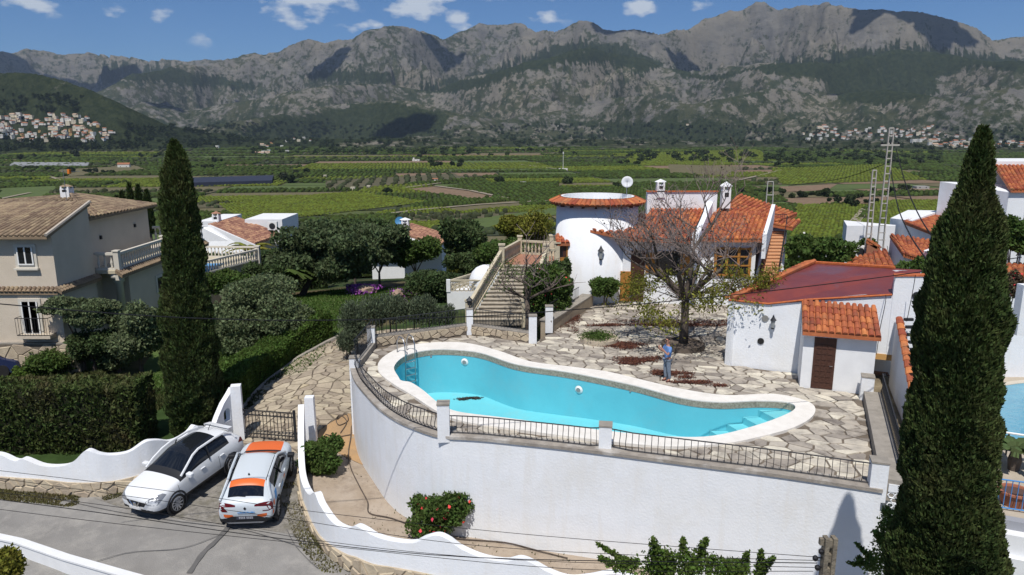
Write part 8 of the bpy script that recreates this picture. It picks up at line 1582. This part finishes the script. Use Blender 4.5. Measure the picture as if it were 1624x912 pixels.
# ------------------------------------------------ bare trees
def bare_tree(label, base, h_, spread, seed, m, depth=5, r0=.2, lean=(0, 0), first=5, leafs=None, pods=0, upward=.55, fork=.28, clampz=None, droop=0):
    rg = random.Random(seed); t = thing('bare_tree', label, 'tree', base); mb = MB(); tips = []; tw = MB()
    def rec(p, d, L, r_, k):
        n = 3; pts = [p]; q = p; dd = d
        for i in range(n): dd = (dd + Vector((rg.uniform(-.16, .16), rg.uniform(-.16, .16), rg.uniform(-.05, .12)))).normalized(); q = q + dd * L / n; pts.append(q)
        (mb if r_ > .02 else tw).tube([tuple(x) for x in pts], [r_ * (1 - .35 * i / n) for i in range(n + 1)], m if r_ > .03 else GREYBARK, 6 if r_ > .05 else 3, cap=False)
        if k >= depth - 1: tips.append((pts[2], q))
        if k >= depth: return
        for i in range(rg.choice([2, 3, 3, 3]) if k < depth - 1 else 4):
            ax = Vector((rg.uniform(-1, 1), rg.uniform(-1, 1), rg.uniform(-.25, 1) * upward)).normalized(); nd = (dd * .62 + ax * .75).normalized(); s = pts[rg.choice([1, 2, 3])] if i else q; rec(s, nd, L * rg.uniform(.6, .86), r_ * rg.uniform(.5, .68), k + 1)
    B = Vector((0, 0, 0)); f = Vector((lean[0] * fork * h_, lean[1], fork * h_)); mb.tube([(0, 0, -.1), tuple(f * .5 + Vector((.03, 0, 0))), tuple(f)], [r0 * 1.25, r0 * .95, r0 * .9], m, 10)
    for i in range(first):
        a = 6.283 * i / first + rg.uniform(-.3, .3); e = rg.uniform(.45, 1.15); rec(f, Vector((math.cos(a) * spread, math.sin(a) * spread, e)).normalized(), h_ * .27, r0 * .62, 1)
    for i in range(droop):
        a = 6.283 * i / droop + rg.uniform(-.2, .2); q_ = rg.uniform(1.3, 3.7); e = Vector((math.cos(a) * q_, math.sin(a) * q_, rg.uniform(1.5, 3.3))); mid_ = f.lerp(e, .5) + Vector((0, 0, .45)); tw.tube([tuple(f), tuple(mid_), tuple(e)], [.03, .018, .006], GREYBARK, 3, cap=False)
        for _ in range(4): g_ = e + Vector((rg.uniform(-.5, .5), rg.uniform(-.5, .5), rg.uniform(-.25, .25))); tw.tube([tuple(mid_.lerp(e, .6)), tuple(g_)], [.012, .004], GREYBARK, 3, cap=False); tips.append((None, Vector((g_.x, g_.y, min(g_.z, h_ * .5)))))
    rec(f, Vector((0, 0, 1)), h_ * .30, r0 * .6, 1); mb.build('trunk', t, True); tag(tw.build('twigs', t), kind='stuff')
    if leafs:
        lm, frac, size, zmax = leafs; rng_ = np.random.default_rng(seed); Q = []
        for a, b in tips:
            if b.z < zmax * h_ and rg.random() < (frac if a is not None else 1): n = 46 if a is not None else 60; c = np.array(b); P = c + rng_.normal(size=(n, 3)) * (np.array([.22, .22, .16]) if a is not None else np.array([.26, .26, .22])); Q.append(cards(P, np.array([[0, 0, -.4]]).repeat(n, 0), size, rng_, .35))
        if Q: leaf_obj('leaves', np.concatenate(Q), lm, t)
    if pods:
        rng_ = np.random.default_rng(seed + 1); P = np.array([np.array(b) + rng_.normal(size=3) * .05 for a, b in tips if a is not None]); P = P[rng_.random(len(P)) < pods]; tag(leaf_obj('seed_pods', cards(P, np.zeros((len(P), 3)) + .01, .05, rng_, .8), BARK, t), kind='stuff')
    return t
bt = G(1083, 549); z_h = Y(1083, 272, bt[1])[2]
bare_tree('large bare tree with a few yellow leaves in front of the villa', bt, z_h * .98, 1.0, 5, BARK, 6, .19, first=6, leafs=(L_YEL, .42, .085, .52), pods=.35, upward=.9, droop=26)
ring_planter('dark stone ring around the foot of the large bare tree', G(1083, 551), .95, .22, mat('dark_planter_stone', (.15, .12, .10), .9, (.1, .08, .06), 4, .4, 12), 2, 0)
b2 = (Y(836, 530, 35.0)[0], 35.0, -.9); bare_tree('gnarled bare tree in front of the garden staircase', b2, 5.0, 1.5, 11, BARK, 4, .13, first=4, leafs=(L_MID, .10, .06, .9), upward=.3, fork=.45)
b3 = (Y(1216, 450, 37.8)[0], 37.8, .0); tree('broad leaved young plant by the foot of the terracotta stair', b3, (b3[0], b3[1], 1.5), (.5, .5, .7), 140, .32, L_BRI, 90, nc=5, cat='plant', name='banana_plant', limbs=2, tr=.03)
# cycad palms
def cycad(label, c, R_, n, m, seed, trunk=.5):
    rg = random.Random(seed); t = thing('cycad_palm', label, 'plant', c); MB().lathe([(.16, 0), (.2, trunk * .5), (.13, trunk)], BARK, 10).build('trunk', t)
    for i in range(n):
        a = 6.283 * i / n * 2.4; e = rg.uniform(.15, 1.3); mb = MB(); pts = [Vector((math.cos(a) * R_ * s * math.cos(e * (1 - s * .7)), math.sin(a) * R_ * s * math.cos(e * (1 - s * .7)), trunk + R_ * s * math.sin(e * (1 - s * .9)))) for s in np.linspace(0, 1, 7)]; sd_ = Vector((-math.sin(a), math.cos(a), 0))
        for k in range(1, 7):
            w = R_ * .17 * (1 - (k / 7) ** 3); p, q = pts[k - 1], pts[k]; mb.add([p, q, q + sd_ * w - Vector((0, 0, w * .3)), p + sd_ * w * .9 - Vector((0, 0, w * .3))], [(0, 1, 2, 3)], m); mb.add([p, q, q - sd_ * w - Vector((0, 0, w * .3)), p - sd_ * w * .9 - Vector((0, 0, w * .3))], [(3, 2, 1, 0)], m)
        mb.build('frond', t)
cycad('dark cycad palm beside the neighbouring pool', G(1607, 745, np_z), .95, 22, L_DARK, 1, .7)
cycad('small palm with arching fronds in front of the big dark tree', (Y(440, 430, 54)[0], 54, h1(Y(440, 430, 54)[0], 54)), 3.0, 20, L_MID, 2, 1.6); cycad('pale palm in front of the white bungalow', (Y(395, 380, 68)[0], 68, h1(Y(395, 380, 68)[0], 68) + .6), 2.6, 16, L_YEL, 3, 3.2)
# shrubs and trees on the slope between the gardens and the valley
sr = random.Random(21); SV = []
for k in range(5):
    rg_ = np.random.default_rng(100 + k); cl = crown(rg_, (0, 0, .55), (.5, .5, .42), 12, .42); P, d_ = blob_pts(rg_, cl, 2600, .5); P[:, 2] = np.maximum(P[:, 2], .02); SV.append(fast_mesh('slope_shrub', cards(P, d_ * .5, .055, rg_).reshape(-1, 3), 4, [(L_DARK, L_MID, L_DARK, L_OLI, L_YEL)[k]]))
KN = ('dark bushy', 'green bushy', 'dark dense', 'silvery', 'yellowish'); PXS = ((0, 240, 'behind the beige house'), (240, 480, 'below the white bungalow'), (480, 740, 'around the blue dish bungalow'), (740, 890, 'left of the round tower'), (1230, 1420, 'right of the villa'), (1420, 1700, 'among the right hand houses'))
cnt = 0
while cnt < 130:
    x = sr.uniform(-75, 75); y = sr.uniform(58, 150); z = h1(x, y); px, py = pr_((x, y, z))
    if not (-60 < px < 1700): continue
    if 880 < px < 1235 and y < 75: continue
    if -30 < x < -10 and y < 88 or -16 < x < 0 and 74 < y < 88: continue
    zone = [w for a, b, w in PXS if a <= px < b]
    k = sr.choices(range(5), (5, 4, 4, 2, 1))[0]; s = sr.uniform(2.2, 5.5); o = link('slope_tree', SV[k], loc=(x, y, z - .1), rz=sr.uniform(0, 6.28)); o.scale = (s, s, s * sr.uniform(.7, 1.1)); d_ = 'close below the gardens' if y < 85 else 'halfway down the slope' if y < 115 else 'low on the slope'
    tag(o, '%s %s tree %s %s' % ('large' if s > 3.8 else 'small', KN[k], d_, zone[0] if zone else 'beyond the villa'), 'tree', '%s %s trees %s %s' % ('large' if s > 3.8 else 'small', KN[k], d_, zone[0] if zone else 'beyond the villa')); cnt += 1
# ================================================================== AIR
hz_ = bpy.data.materials.new('valley_haze'); hz_.use_nodes = True; t_ = hz_.node_tree; t_.nodes.remove(t_.nodes['Principled BSDF']); vp = t_.nodes.new('ShaderNodeVolumePrincipled'); vp.inputs['Color'].default_value = (.62, .78, 1.0, 1); vp.inputs['Density'].default_value = .000038; vp.inputs['Anisotropy'].default_value = .2; t_.links.new(vp.outputs[0], t_.nodes['Material Output'].inputs['Volume'])
tag(MB().box(-13500, 13500, -13500, 13500, -60, 1330, hz_).build('haze'), kind='stuff')
# every look-alike far tree and house is told apart by its place in its row
_by = {}
for o in COL.objects:
    if o.parent is None and 'label' in o and o.name.split('.')[0] in ('valley_tree', 'slope_tree', 'far_house'): _by.setdefault(o['label'], []).append(o)
ORD = ('second', 'third', 'fourth', 'fifth', 'sixth', 'seventh', 'eighth', 'ninth')
for lab, os_ in _by.items():
    if len(os_) < 2: continue
    os_.sort(key=lambda o: pr_(tuple(o.location))[0])
    for i, o in enumerate(os_): o['label'] = ('leftmost ' if i == 0 else 'rightmost ' if i == len(os_) - 1 else ORD[min(i - 1, 7)] + ' from left ') + (lab if len(lab.split()) < 13 else lab.replace(' the ', ' ').replace(' a ', ' '))
